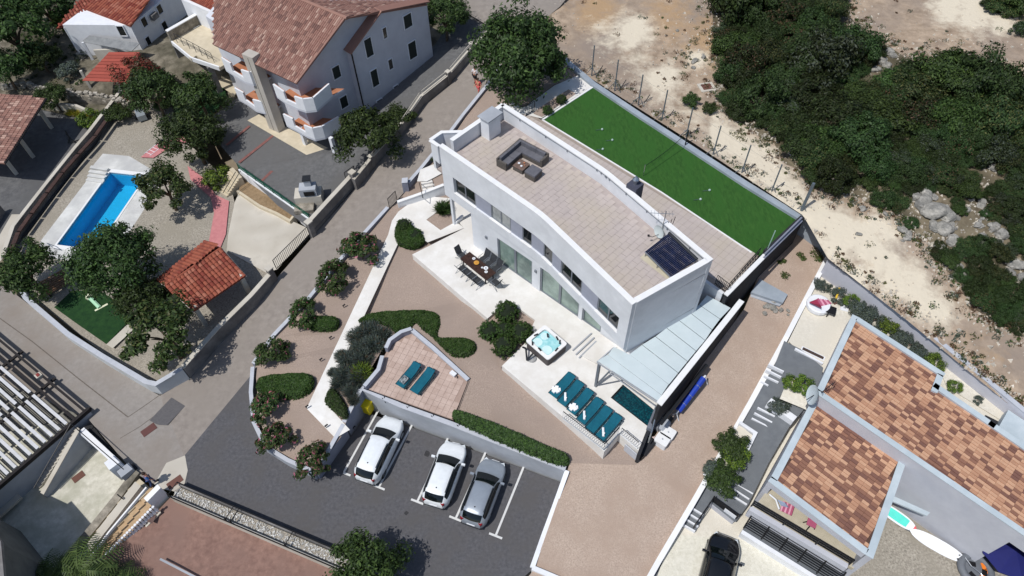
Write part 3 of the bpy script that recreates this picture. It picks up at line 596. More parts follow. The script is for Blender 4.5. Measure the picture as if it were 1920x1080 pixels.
# raised step platform along the facade and three long thin steps
MB().prism([P2(*q, TZ + .12) for q in ((1120, 630), (1126, 626), (1157, 650), (1151, 653), (1118, 681), (1086, 664))], TZ + .004, TZ + .1).build('door_platform', m_white, kind='structure')
for k, (a, b) in enumerate((((1109, 626), (1074, 658)), ((1114, 634), (1080, 666)), ((1118, 641), (1086, 672)))):
    a, b = P(*a, TZ), P(*b, TZ); MB().wall([a, b], .09, TZ + .004, TZ + .115 + .004 * k).build('step_edge', m_greywall, kind='structure')
# plunge pool
pl = [P2(*q, TZ) for q in ((1145, 745.5), (1168, 721), (1234, 775), (1216, 800.5))]
plo = T('plunge_pool', 'small dark teal plunge pool half under the glass canopy', 'pool', (pl[0][0], pl[0][1], TZ))
m_poolw = mat('dark_pool_water', (8, 46, 58), (20, 96, 104), 9, .04, .25, 6, spec=.6, lo=.45, hi=.75)
rim = MB()
def offp(poly, k):
    c = v2((sum(p[0] for p in poly) / len(poly), sum(p[1] for p in poly) / len(poly))); return [tuple(v2(p) + (v2(p) - c).normalized() * k) for p in poly]
rim.prism(pl, TZ + .006, TZ + .012); rim.build('pool_rim', flat('dark_rim', (14, 18, 22), .4), plo)
MB().prism(offp(pl, -.13), TZ + .014, TZ + .018).build('water', m_poolw, plo)
# black chimney-less details: bed in the terrace notch
patch('shrub_bed', m_gravel, [(954, 566, TZ - .25), (915, 599, TZ - .3), (938, 690, TZ - .35), (984, 645, TZ - .25), (1003, 603, TZ - .2)])
# ---------------------------------------------------------------- garden walls, kerbs, fences
def pxwall(name, label, m, pts, t, mcap=None, cat='wall', capw=.06, cap=.05, down=.6, group=None, cover='coping'):
    """pts: (px, py, ground z, height); the pixel is on the foot of the wall"""
    w = [P(a, b, z) for a, b, z, h in pts]; z1 = [p[2] + p[3] for p in pts]; z0 = [p[2] - down for p in pts]
    o = T(name, label, cat, (w[0].x, w[0].y, pts[0][2]), group=group)
    MB().wall(w, t, z0, z1).build('wall_body', m, o)
    if mcap: MB().wall(w, t + capw, z1, [z + cap for z in z1]).build(cover, mcap, o)
    return o
m_kerbwall = mat('blue_grey_wall', (126, 130, 146), (140, 144, 158), 1.5, .9, .05, 20)
m_lav = mat('wall_cap_grey', (178, 182, 190), (190, 193, 200), 2, .9)
pxwall('retaining_wall', 'pale grey retaining wall between the car park and the sun terrace with the row of parked cars', m_greywall,
       [(689, 757, 0, 2.2), (709, 766, 0, 2.18), (760, 789, 0, 2.15), (850, 822, 0, 2.15), (950, 860, 0, 1.95), (1058, 900, 0, 1.75)], .25, m_lav, down=.4)
pxwall('retaining_wall', 'dark shaded end wall of the sloping path beside the yellow bin', m_kerbwall, [(655, 814, 0, 1.72), (688, 760, 0, 2.2)], .22, m_lav)
pxwall('garden_wall', 'shaded wall at the lowest corner of the garden, beside the bottom oleander', m_kerbwall, [(599, 897, 0, .95), (654, 818, 0, 1.72)], .2, m_lav)
pxwall('garden_wall', 'low pale wall curving round the lower left tip of the gravel garden', m_greywall, [(481, 700, .25, .85), (477, 745, .1, .75), (482, 800, 0, .7), (504, 846, 0, .7), (545, 872, 0, .8), (597, 897, 0, .95)], .2, m_lav)
pxwall('garden_wall', 'long low blue-grey wall between the lane and the oleander bushes', m_kerbwall, [(482, 694, .3, .85), (517, 637, .8, .55), (580, 567, 1.4, .4), (640, 492, 1.9, .35), (728, 394, 2.5, .3)], .22, m_lav)
pxwall('kerb_wall', 'low wall edging the right end of the car park along the gravel yard', m_render, [(1061, 903, 0, 1.75), (1040, 955, 0, .9), (1018, 1010, 0, .35), (998, 1066, 0, .22)], .28, None)
pxwall('kerb_wall', 'low kerb turning along the bottom of the gravel yard', m_render, [(998, 1066, 0, .22), (1060, 1092, 0, .22), (1150, 1130, 0, .2)], .28, None)
pxwall('garden_wall', 'low wall along the lane from the gate post past the villa up to the big tree', m_kerbwall, [(767, 356, 2.75, .75), (790, 325, 3.1, .5), (830, 275, 3.7, .45), (870, 222, 4.2, .45), (912, 170, 4.8, .45), (940, 130, 5.1, .4)], .22, m_lav)
pxwall('gate_post', 'square grey gate post at the villa entrance beside the lane', m_kerbwall, [(757, 358, 2.75, 1.1), (768, 357, 2.78, 1.1)], .5, m_lav, cat='post')
pxwall('entrance_wall', 'white wall beside the entrance gate and the villa steps', m_render, [(747, 388, 2.7, .55), (792, 374, 2.8, .65), (834, 362, 2.9, .9)], .2, m_cap)
pxwall('planter_wall', 'thin white wall on the right of the entrance steps', m_render, [(806, 356, 2.95, .35), (836, 346, 3.0, .45)], .16, m_cap)
pxwall('planter_wall', 'small white upstand under the left end of the villa beside the round column', m_render, [(855, 420, TZ, .25), (868, 409, TZ, .3)], .14, m_cap)
# pitch wall
m_ledge = mat('ledge_concrete', (150, 160, 170), (164, 173, 182), 1.4, .9, .1, 20, c3=(140, 150, 160), s3=.5)
o = T('pitch_wall', 'pale concrete wall along the long far side of the green sports pitch', 'wall', P(1300, 280, TURF))
MB().wall([P(1052, 108, 6.2), P(1112, 158, 6.4), P(1200, 217, 6.4), P(1302, 283, 6.4), P(1400, 347, 6.4), P(1502, 410, 6.4)], .5, 5.4, [6.35, 6.5, 6.5, 6.5, 6.5, 6.5]).build('wall_body', m_ledge, o)
pxwall('pitch_edge', 'narrow white edging between the pitch and the paved path at its top end', m_cap, [(1017, 225, TURF, .05), (1111, 164, TURF, .05)], .16, None, cat='edging', down=.2)
pxwall('pitch_edge', 'long thin white edging between the pitch and the tiled back terrace', m_cap, [(1017, 225, TURF, .05), (1240, 361, TURF, .05), (1409, 474, TURF, .05)], .1, None, cat='edging', down=.2)
pxwall('pitch_end_wall', 'dark low wall closing the right end of the pitch', m_anth, [(1433, 477, TURF, .35), (1502, 412, TURF, .35)], .3, None, down=2.7)
pxwall('plot_wall', 'pale grey wall from the pitch corner along the dirt track', m_ledge, [(1492, 432, 4.0, 1.6), (1546, 470, 4.0, 1.6), (1552, 480, 4.0, 1.6)], .3, m_lav)
# right-hand plot walls
pxwall('boundary_wall', 'long low white wall between the brown gravel yard and the right hand house', m_render, [(1548, 490, 4.0, .5), (1470, 640, 3.5, .5), (1400, 768, 2.15, .5), (1300, 942, .9, .35), (1234, 1054, .3, .3), (1180, 1150, .1, .3)], .26, m_cap, down=1.4)
pxwall('plot_wall', 'tall pale retaining wall behind the right hand house along the dirt track', mat('lilac_wall', (190, 191, 200), (200, 201, 208), 1.0, .9, .05, 25, c3=(182, 183, 192), s3=.5), [(1538, 514, 4.15, 1.55), (1700, 630, 4.15, 1.45), (1790, 698, 4.15, 1.25), (1990, 858, 4.15, 1.0)], .25, m_lav)
# upper lane walls on the apartment side
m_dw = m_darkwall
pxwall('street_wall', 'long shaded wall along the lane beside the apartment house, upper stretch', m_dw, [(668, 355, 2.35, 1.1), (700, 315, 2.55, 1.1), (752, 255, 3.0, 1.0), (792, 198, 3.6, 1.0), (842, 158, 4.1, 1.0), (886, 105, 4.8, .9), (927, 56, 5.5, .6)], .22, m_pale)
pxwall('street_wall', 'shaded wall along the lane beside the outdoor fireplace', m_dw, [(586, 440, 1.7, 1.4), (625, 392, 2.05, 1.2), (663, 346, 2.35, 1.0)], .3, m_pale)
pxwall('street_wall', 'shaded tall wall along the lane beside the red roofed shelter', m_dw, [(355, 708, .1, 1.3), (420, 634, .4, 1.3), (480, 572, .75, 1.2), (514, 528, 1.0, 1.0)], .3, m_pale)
pxwall('street_wall', 'white sunlit wall of the pool garden along the side road', mat('pale_wall', (188, 193, 196), (200, 204, 207), 1.2, .9, .1, 25, c3=(178, 180, 178), s3=.6), [(48, 548, 0, .8), (61, 572, 0, .9), (140, 640, 0, .95), (205, 682, 0, 1.0), (287, 731, 0, 1.1), (305, 735, 0, 1.1), (355, 708, .1, 1.25)], .28, m_lav)
for (px, py, z) in ((667, 349, 2.35), (587, 441, 1.7), (515, 527, 1.0)):
    q = P(px, py, z); nm = {667: 'gate post at the upper end of the fireplace wall', 587: 'gate post beside the barred driveway gate, upper side', 515: 'gate post beside the barred driveway gate, lower side'}[px]
    o = T('gate_post', 'square concrete ' + nm, 'post', q); MB().box((q.x, q.y, z - .5), (.4, .4, 2.0), .9).build('shaft', m_dw, o); MB().box((q.x, q.y, z + 1.5), (.5, .5, .1), .9).build('cap', m_pale, o)
for (px, py, z) in ((752, 255, 3.0), (700, 315, 2.55), (842, 158, 4.1), (886, 105, 4.8)):
    q = P(px, py, z); o = T('wall_pillar', 'concrete pillar in the upper lane wall ' + {752: 'beside the dark bush at the building corner', 700: 'just above the small lane gate', 842: 'opposite the pair of walkers', 886: 'at the step between the two parking bays'}[px], 'post', q)
    MB().box((q.x, q.y, z - .3), (.34, .34, 1.6), .9).build('shaft', m_dw, o); MB().box((q.x, q.y, z + 1.3), (.42, .42, .08), .9).build('cap', m_pale, o)
def bargate(name, label, a, b, h, n, m=None, cat='gate'):
    o = T(name, label, cat, a); m = m or m_alud
    for z in (.08, h): MB().tube(a + Vector((0, 0, z)), b + Vector((0, 0, z)), .03, 5).build('rail', m, o)
    for k in range(n + 1): q = a + (b - a) * k / n; MB().tube(q + Vector((0, 0, .08)), q + Vector((0, 0, h)), .018 if 0 < k < n else .035, 4).build('bar', m, o)
    return o
bargate('driveway_gate', 'long barred metal gate across the driveway of the concrete court', P(519, 505, 1.0), P(584, 441, 1.65), 1.1, 24)
bargate('garden_gate', 'small dark barred gate between the lane and the white path of the villa', P(731, 392, 2.55), P(745, 378, 2.65), 1.15, 7, m_black)
bargate('lane_gate', 'barred gate of the apartment court between its two posts', P(651, 344, 2.4), P(668, 332, 2.5), 1.2, 8, m_black)
# upper lane wall rails
o = T('wall_rail', 'thin double metal rail on top of the upper lane wall', 'railing', P(792, 198, 4.6))
for (a, b) in (((700, 315, 2.55), (748, 260, 2.95)), ((758, 248, 3.05), (790, 200, 3.6)), ((794, 196, 3.65), (838, 161, 4.05)), ((846, 153, 4.2), (883, 109, 4.75))):
    for h in (1.25, 1.45): MB().tube(P(*a) + Vector((0, 0, h)), P(*b) + Vector((0, 0, h)), .03, 5).build('rail', m_pale, o)
# long wall beside the left court with dark rails
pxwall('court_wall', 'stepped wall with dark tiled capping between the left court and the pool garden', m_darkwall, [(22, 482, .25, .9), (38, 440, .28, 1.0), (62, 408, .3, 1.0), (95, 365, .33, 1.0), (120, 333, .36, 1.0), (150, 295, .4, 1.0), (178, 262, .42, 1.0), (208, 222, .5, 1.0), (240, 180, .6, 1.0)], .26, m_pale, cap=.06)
o = T('tiled_capping', 'row of long dark roof-tile cappings on the wall of the left court', 'capping', P(95, 365, 1.4))
cw_ = [(18, 474, .2), (34, 434, .24), (58, 400, .27), (87, 361, .3), (116, 323, .33), (147, 288, .36), (178, 254, .4), (205, 216, .5), (236, 174, .6)]
for a, b in zip(cw_, cw_[1:]):
    a = P(a[0], a[1], a[2] + .95); b = P(b[0], b[1], b[2] + .95); a.z -= .95; b.z -= .95; d = (b - a).normalized() * .08
    MB().wall([a + d, b - d], .34, [a.z + .85, b.z + .85], [a.z + .95, b.z + .95]).build('tile', mat('dark_tile', (58, 44, 42), (80, 60, 55), 3, .9), o)
    MB().wall([a + d + Vector((-.3, .2, 0)), b - d + Vector((-.3, .2, 0))], .2, [a.z + .5, b.z + .5], [a.z + .56, b.z + .56]).build('tile', mat('dark_tile', (0, 0, 0)), o)
# stone walls at the upper left
m_stone = mat('dry_stone', (110, 104, 94), (178, 170, 156), 2.2, .97, 1.0, 5, c3=(96, 92, 82), s3=.6, lo=.3, hi=.7)
def stonewall(label, pts, t, h):
    w = [P(*p) for p in pts]; o = T('stone_wall', label, 'wall', w[0]); n = 0; r = random.Random(len(label)); big = MB(); seg = list(zip(w, w[1:]))
    MB().wall(w, t * .8, [p.z - .5 for p in w], [p.z + h * .75 for p in w]).build('core', m_stone, o)
    for a, b in seg:
        d = b - a; ln = d.length; an = math.atan2(d.y, d.x)
        for k in range(int(ln / .34)):
            for row in range(3):
                q = a + d * ((k + .5 + r.uniform(-.2, .2)) / (ln / .34)); off = r.uniform(-.5, .5) * t * .7; q = q + Vector((-math.sin(an), math.cos(an), 0)) * off
                s = r.uniform(.2, .36); z = q.z + h * (.25 + .27 * row) + r.uniform(-.06, .1)
                if n < 90:
                    m_ = MB().box((q.x, q.y, z), (s * 1.3, s, s * .8), an + r.uniform(-.5, .5), ry=r.uniform(-.25, .25)); m_.build('stone', mat('rubble_stone', (122, 116, 106), (196, 190, 178), 3, .97, .6, 12, rand=.15), o); n += 1
                else: big.box((q.x, q.y, z), (s * 1.3, s, s * .8), an + r.uniform(-.5, .5), ry=r.uniform(-.25, .25))
    if big.f: big.build('stones', mat('rubble_stone', (0, 0, 0)), o, kind='stuff')
stonewall('long dry stone wall below the small red roofed shed', [(84, 180, .7), (130, 184, .7), (200, 192, .75), (248, 203, .8)], .6, .9)
stonewall('short dry stone wall at the left edge among bushes', [(10, 172, .7), (60, 170, .7), (88, 178, .7)], .5, .8)
pxwall('planter_wall', 'plain white wall behind the yellow flower bed of the left court', m_pale, [(102, 205, .45, .8), (150, 210, .5, .8), (196, 228, .5, .7)], .25, None)
# sun terrace
st_ = [(692, 720), (688, 729), (850, 787), (878, 714), (775, 624), (757, 626), (732, 646)]
MB().prism([P2(*q, 2.24) for q in st_], .3, 2.24).build('sun_terrace', mat('terrace_grout', (160, 138, 126), (170, 148, 136), 2, .9), kind='structure')
m_stile = mat('sun_terrace_tile', (176, 154, 142), (196, 175, 163), 1.5, .9, .06, 30, island=.05)
sp_ = [P2(*q, 2.25) for q in st_]; o_ = v2(P2(690, 729, 2.25)); dx_ = (v2(P2(850, 787, 2.25)) - o_).normalized(); dy_ = Vector((-dx_.y, dx_.x)); n = 0
tl = bpy.data.meshes.new('tile'); tl_ = MB().box((0, 0, -.02), (.385, .385, .03)); tl.from_pydata(tl_.v, [], tl_.f); tl.materials.append(m_stile)
sto = T('paved_terrace', 'pinkish square tiles of the raised sun terrace above the parked cars', 'terrace', P(780, 700, 2.24)); rest = MB(); loc0 = sto.location.copy(); an_ = math.atan2(dx_.y, dx_.x)
for j in range(24):
    for i in range(30):
        c = o_ + dx_ * (i * .4 + .2) + dy_ * (j * .4 + .2)
        if all(inside((c + dx_ * a + dy_ * b).x, (c + dx_ * a + dy_ * b).y, sp_) for a in (-.19, .19) for b in (-.19, .19)):
            z = 2.255 + random.uniform(0, .004)
            if n < 290: t_ = link('tile', tl, sto); t_.location = (c.x - loc0.x, c.y - loc0.y, z - loc0.z); t_.rotation_euler = (0, 0, an_); n += 1
            else: rest.box((c.x, c.y, z - .02), (.385, .385, .03), an_)
if rest.f: rest.build('tiles', m_stile, sto, kind='stuff')
pxwall('terrace_wall', 'low wall on the left of the sun terrace beside the lavender', m_kerbwall, [(686, 731, 2.24, .5), (712, 700, 2.24, .5), (719, 674, 2.24, .45)], .2, m_lav)
pxwall('terrace_wall', 'low bent wall at the top left of the sun terrace', m_kerbwall, [(726, 660, 2.24, .5), (733, 645, 2.24, .5), (754, 630, 2.24, .5), (773, 623, 2.24, .45)], .2, m_lav)
pxwall('terrace_wall', 'low pale kerb wall on the upper right of the sun terrace', m_greywall, [(773, 623, 2.24, .3), (812, 655, 2.24, .25), (878, 714, 2.24, .12)], .22, m_lav)
tr = T('wall_railing', 'thin dark railing line with brackets on the retaining wall above the cars', 'railing', P(690, 731, 2.24))
rp_ = [(682, 728), (760, 757), (848, 789)]
for a, b in zip(rp_, rp_[1:]): MB().tube(P(*a, 2.42), P(*b, 2.42), .03, 5).build('rail', m_black, tr)
for q in ((720, 743), (766, 759), (812, 776), (860, 793), (1005, 852), (1055, 870)):
    p = P(*q, 2.3 if q[0] < 900 else 1.9); b_ = MB().tube(p, p + Vector((.06, -.3, -.35)), .025, 4).tube(p + Vector((-.12, -.12, 0)), p + Vector((.02, -.2, -.2)), .02, 4); b_.build('bracket', m_black, tr)
MB().tube(P(849, 788, 2.35), P(878, 714, 2.35), .02, 4).build('rail', m_black, tr)
# fence posts round the pitch
m_post = flat('galvanised', (104, 114, 122), .5, .3)
fpost = [(1109, 145, 1115, 88), (1152, 172, 1157, 117), (1196, 200, 1202, 147), (1240, 229, 1250, 176), (1285, 262, 1299, 207), (1335, 296, 1350, 241), (1388, 332, 1406, 277), (1443, 368, 1463, 315), (1499, 403, 1523, 356)]
wh = ['first from the big tree', 'second from the big tree', 'third from the big tree', 'fourth from the big tree', 'fifth, beside the net post', 'third from the right corner', 'second from the right corner', 'next to the corner post', 'thick leaning one at the right corner']
tops = []
for k, (bx, by, tx, ty) in enumerate(fpost):
    b = P(bx, by, 6.2); o = T('fence_post', 'tall thin metal fence post beside the pitch, ' + wh[k], 'post', b, group='fence posts along the pitch')
    h = 3.0; lean = Vector((0.02, .04, 0)); r_ = .05 if k < 8 else .11
    MB().tube(b - Vector((0, 0, .4)), b + Vector((0, 0, h)) + lean, r_, 6).build('shaft', m_post, o); tops.append(b + Vector((0, 0, h)) + lean)
    e = b + Vector((.95, .55, 0.75 if k < 8 else .3)); MB().tube(b + Vector((.35, .1, -.1)), e, .035, 5).build('brace', m_alud, o)
    MB().tube(b + Vector((0, 0, 1.0)), b + Vector((.62, -.36, -.2)), .028, 5).tube(b + Vector((0, 0, 1.0)), b + Vector((-.62, .36, -.2)), .028, 5).build('struts', m_post, o)
o = T('fence_wire', 'thin strained wires between the fence posts of the pitch', 'fence', tops[0])
for a, b in zip(tops, tops[1:]):
    for k in (.35, 2.3):
        MB().tube(a - Vector((0, 0, k)), b - Vector((0, 0, k)), .006, 3).build('wire', m_post, o)
o = T('corner_barrier', 'leaning blue-grey steel tube frame along the right end of the pitch', 'fence', P(1435, 480, TURF))
for a, b, r_ in ((P(1432, 484, TURF + .4), P(1503, 414, TURF + .4), .09), (P(1434, 476, TURF + .75), P(1503, 408, TURF + .8), .06)): MB().tube(a, b, r_, 6).build('tube', m_kerbwall, o)
o = T('short_post', 'thin pale post standing on the pitch near its right corner', 'post', P(1437, 472, TURF)); MB().tube(P(1437, 472, TURF), P(1437, 472, TURF) + Vector((0, 0, 2.1)), .035, 6).build('shaft', flat('pale_post', (150, 178, 168), .5), o); MB().lathe(P(1437, 472, TURF), [(.12, 0), (.12, .03)], 8).build('foot', m_post, o)
# net across the pitch
n0, n1 = P(1284, 275, TURF), P(1206, 330, TURF)
o = T('pitch_net', 'sagging green net rope across the pitch between two posts', 'net', n0)
MB().tube(n0, n0 + Vector((0, 0, 1.6)), .05, 6).build('post', m_alud, o); MB().tube(n1, n1 + Vector((0, 0, 1.1)), .025, 6).build('post', m_steel, o)
m_net = flat('net_green', (14, 44, 22), .9)
pts = [n0.lerp(n1, t) + Vector((0, 0, 1.5 - .5 * t - .25 * math.sin(math.pi * t))) for t in [i / 8 for i in range(9)]]; MB().pipe(pts, .02, 4).build('rope', m_net, o)
nb_ = MB(); 
for i in range(33):
    t = i / 32; q = n0.lerp(n1, t); z = 1.5 - .5 * t - .25 * math.sin(math.pi * t); nb_.tube(q + Vector((0, 0, z)), q + Vector((0, 0, z - .5)), .007, 3)
nb_.build('mesh', m_net, o, kind='stuff')
for k, (px, py, w_) in enumerate(((1129, 244, 'near the top end of the pitch'), (1148, 264, 'in the upper middle of the pitch'), (1130, 281, 'beside the villa edge of the pitch'), (1330, 358, 'lower middle of the pitch'), (1313, 375, 'nearest the tiled strip'))):
    q = P(px, py, TURF); o = T('pitch_toy', 'small pale ball or toy lying on the pitch, ' + w_, 'toy', q, group='small things left on the pitch')
    MB().lathe((q.x, q.y, q.z), [(.03, 0), (.08, .04), (.095, .09), (.07, .15), (.02, .18)], 8).build('ball', mat('pale_ball', (150, 176, 168), (190, 206, 200), 4, .6), o); MB().tube(q + Vector((-.5, -.05, .05)), q + Vector((-.12, 0, .05)), .02, 4).build('handle', m_steel, o)
# entrance steps
o = T('entrance_steps', 'white stone steps with a dark handrail beside the left end of the villa', 'steps', P(808, 360, 2.9))
for k in range(5):
    a, b = P(795 - 1.4 * k, 367 - 6.2 * k, 2.95 + .17 * k), P(815 - 1.1 * k, 363 - 6.2 * k, 2.95 + .17 * k); MB().wall([a, b], .36, 2.3, 2.95 + .17 * k).build('step', m_white, o)
hr = MB().pipe([P(793, 371, 2.85), P(793, 371, 3.75), P(786, 342, 4.5), P(786, 342, 3.7)], .03, 5); hr.build('handrail', m_black, o)
patch('entrance_landing', m_white, [(782, 340, 3.72), (788, 318, 3.75), (832, 300, 3.8), (834, 322, 3.8), (812, 334, 3.75), (800, 340, 3.72)])
patch('entrance_bed', m_gravel, [(811, 335, 3.66), (834, 321, 3.7), (836, 345, 3.5), (815, 350, 3.5)], .0)
bargate('small_gate', 'little dark barred gate on the path behind the villa', P(986, 218, TURF), P(1002, 208, TURF), .95, 5, m_black)

m_seam = mat('road_seam', (96, 88, 80), (112, 104, 96), 6, .95); m_stain = mat('oil_stain', (52, 52, 54), (62, 61, 62), 8, .85)
for pts, w in (([(0, 597), (60, 640), (150, 712), (240, 782)], .07), ([(240, 782), (278, 756), (310, 733)], .05), ([(310, 733), (352, 709)], .04), ([(225, 822), (262, 800), (296, 775)], .04)):
    q = [P(a, b, .004) for a, b in pts]; MB().wall(q, w, -.02, .005).build('road_seam', m_seam, kind='structure')
for px, py, r in ((801, 850, .26), (762, 962, .14)):
    c = P(px, py, 0); MB().sheet([(c.x + r * random.uniform(.6, 1.1) * math.cos(k * .63), c.y + r * random.uniform(.6, 1.1) * math.sin(k * .63), .0045) for k in range(10)]).build('oil_stain', m_stain, kind='structure')
# right plot surfaces
patch('slate_path', m_slate, [(1500, 655, 4.15), (1543, 690, 4.15), (1535, 735, 3.75), (1480, 800, 2.74), (1440, 870, 1.74), (1402, 948, 0.9), (1378, 980, 0.9), (1330, 942, 0.87), (1304, 998, 0.23), (1268, 980, 0.23), (1330, 895, 1.02), (1400, 775, 2.31), (1450, 690, 3.61), (1470, 640, 4.11)], .05)
patch('pale_bed', m_neigh, [(1320, 888, 1.31), (1362, 918, 1.31), (1412, 818, 2.38), (1386, 797, 2.6)], .05)
patch('pale_bed_upper', m_neigh, [(1480, 705, 4.04), (1528, 735, 4.04), (1515, 770, 3.61), (1462, 748, 3.61)], .02)
patch('side_bed', m_neigh, [(1610, 590, 4.2), (1700, 655, 4.2), (1765, 700, 4.2), (1775, 725, 4.2), (1880, 790, 4.2), (1895, 775, 4.2), (1790, 712, 4.2), (1700, 645, 4.2), (1560, 548, 4.2)], .0)
patch('car_court', mat('car_court_gravel', (206, 202, 186), (224, 220, 206), 5, .95, .3, 20), [(1300, 1000, .12), (1335, 950, .15), (1380, 985, .15), (1400, 1000, .12), (1560, 1110, .1), (1560, 1140, .1), (1210, 1140, .1), (1262, 1000, .12)], .0)
# ---------------------------------------------------------------- plants
lm_dark = leafmat('leaf_dark', (36, 52, 30), (70, 92, 48))
lm_mid = leafmat('leaf_mid', (44, 64, 30), (84, 108, 54))
lm_olive = leafmat('leaf_olive', (66, 74, 40), (108, 110, 66))
lm_grey = leafmat('leaf_grey', (62, 74, 62), (100, 110, 94))
lm_hedge = leafmat('leaf_hedge', (34, 58, 24), (66, 96, 40), .12)
lm_lime = leafmat('leaf_lime', (84, 112, 34), (128, 150, 58), .15)
lm_lav = leafmat('leaf_lavender', (66, 78, 76), (104, 114, 110), .1)
lm_red = leafmat('leaf_red', (98, 44, 34), (140, 74, 56), .1)
lm_pink = leafmat('flower_pink', (150, 70, 92), (196, 120, 140), .1)
lm_yel = leafmat('flower_yellow', (150, 136, 34), (190, 176, 70), .1)
lm_scrub = leafmat('leaf_scrub', (34, 48, 28), (66, 86, 46), .5)
lm_brown = leafmat('leaf_brown', (86, 66, 48), (120, 98, 74), .2)
m_bark = mat('bark', (76, 64, 52), (112, 98, 82), 8, .95, .6, 20)
m_core = flat('hedge_core', (24, 34, 18), .95)
def trunk_mesh(r, h, seed, limbs=6, tr=.075):
    rr = random.Random(seed); mb = MB(); p = Vector((0, 0, -.15)); top = Vector((rr.uniform(-.1, .1), rr.uniform(-.1, .1), h * .55)); mb.tube(p, top, tr, 7, r2=tr * .75)
    for k in range(limbs):
        a = k / limbs * 6.28 + rr.uniform(-.3, .3); e = Vector((math.cos(a) * rr.uniform(.3, .6), math.sin(a) * rr.uniform(.3, .6), h * rr.uniform(.85, 1.15))); mid = top.lerp(e, .5) + Vector((0, 0, .08)); mb.tube(top, mid, tr * .55, 5, r2=tr * .4); mb.tube(mid, e, tr * .4, 5, r2=tr * .12)
    return mb
PROTO = {}
def proto_tree(key, n, clumps, cr, leaf, mats, w=None, h=1.3, rz=.85, seed=1, shell=.55, limbs=7, tr=.075):
    """unit-radius tree: crown centre at height h"""
    p, nr = crown_points(n, 1, 1, rz, clumps, cr, h, shell, seed); mi = None
    if w is not None: mi = np.random.default_rng(seed).choice(len(w), n, p=w)
    PROTO[key] = (leafmesh('crown', p, nr, leaf, mats, midx=mi), trunk_mesh(1, h, seed, limbs, tr))
_trunks = {}
def tree(key, name, label, cx, cy, rpx, zc=None, group=None, cat='tree', sz=1.0, h=1.3, ground=None):
    """crown centred on the pixel, rpx pixels wide in radius, standing on the ground below it"""
    g = ground if ground is not None else G(cx, cy).z; c = P(cx, cy, g + 2); d = (Vector((0, 0, CAM_H)) - c).length; r = rpx * d / FPX
    c = P(cx, cy, g + h * r * sz); gz = g if ground is not None else GZ(c.x, c.y)
    me, tb = PROTO[key]; o = T(name, label, cat, (c.x, c.y, gz), random.uniform(0, 6.28), group); o.scale = (r, r, r * sz)
    if key not in _trunks: t_ = tb.build('trunk', m_bark, o, world=False); _trunks[key] = t_.data
    else: link('trunk', _trunks[key], o)
    link('crown', me, o); return o
proto_tree('big', 15000, 120, .27, .055, [lm_dark, lm_mid], [.75, .25], seed=3)
proto_tree('round', 8000, 70, .30, .07, [lm_dark, lm_mid], [.7, .3], seed=4)
proto_tree('round2', 7000, 46, .30, .075, [lm_dark, lm_mid], [.6, .4], seed=5, shell=.4)
proto_tree('loose', 4200, 30, .27, .08, [lm_dark, lm_mid, lm_olive], [.5, .35, .15], seed=6, shell=.45)
proto_tree('red', 6000, 44, .30, .07, [lm_red, lm_brown, lm_dark], [.5, .3, .2], seed=7)
proto_tree('oleander', 2600, 26, .30, .12, [lm_dark, lm_mid, lm_pink], [.55, .42, .03], h=.95, seed=8, limbs=9, tr=.04)
proto_tree('oleander_pink', 2600, 28, .28, .12, [lm_dark, lm_mid, lm_pink, lm_brown], [.52, .34, .06, .08], h=.95, seed=9, limbs=9, tr=.04)
proto_tree('bushy', 3600, 30, .34, .09, [lm_dark, lm_mid], [.5, .5], h=.7, rz=.8, seed=10, tr=.05)
proto_tree('lime', 3000, 24, .34, .1, [lm_mid, lm_lime], [.45, .55], h=.75, rz=.8, seed=11, tr=.05)
proto_tree('greyshrub', 3000, 26, .32, .09, [lm_grey, lm_lav], [.6, .4], h=.6, rz=.7, seed=12, tr=.04)
proto_tree('bigtall', 16000, 130, .26, .055, [lm_dark, lm_mid], [.78, .22], h=.95, rz=.95, seed=13)
tree('bigtall', 'broadleaf_tree', 'largest round dark tree, between the lane and the top end of the pitch', 976, 100, 76, h=.95, sz=1.05)
for a in (('round', 'dark bushy tree between the pool garden and the apartment court', 365, 268, 46), ('round2', 'dark tree on the small lawn in front of the open terrace', 372, 177, 39), ('red', 'tree with reddish brown crown over the small red shed roof', 246, 118, 36), ('round', 'dark tree just right of the red-brown crowned tree', 272, 150, 38),
          ('loose', 'open crowned tree by the swimming pool casting its shadow on the gravel', 306, 352, 43), ('big', 'largest dark tree below the swimming pool', 212, 490, 62), ('round2', 'dark tree at the left edge below the pool corner', 42, 506, 44), ('loose', 'loose leaved tree beside the curved white street wall', 302, 622, 60), ('round', 'dark tree between the lawn corner and the red roofed shelter', 266, 556, 40),
          ('round2', 'dark bushy tree at the lane corner of the apartment house', 690, 246, 52), ('round', 'dark tree at the top right corner of the apartment house', 832, 14, 38), ('round2', 'dark tree at the upper left corner of the picture', 8, 50, 50), ('round', 'dark tree at the very top left beside the tiled house', 80, 6, 36), ('round2', 'small dark tree above the dry stone wall', 88, 166, 22), ('round', 'dark tree on the left edge above the carport', 6, 132, 28)):
    tree(a[0], 'garden_tree', a[1], *a[2:], ground=1.0 if a[3] < 120 and a[4 - 1] < 200 and a[2] < 100 else None)
for k, (px, py, r, lb) in enumerate(((688, 1062, 58, 'green tree at the bottom edge below the parked cars'), )): tree('round2', 'garden_tree', lb, px, py, r, ground=-.4)
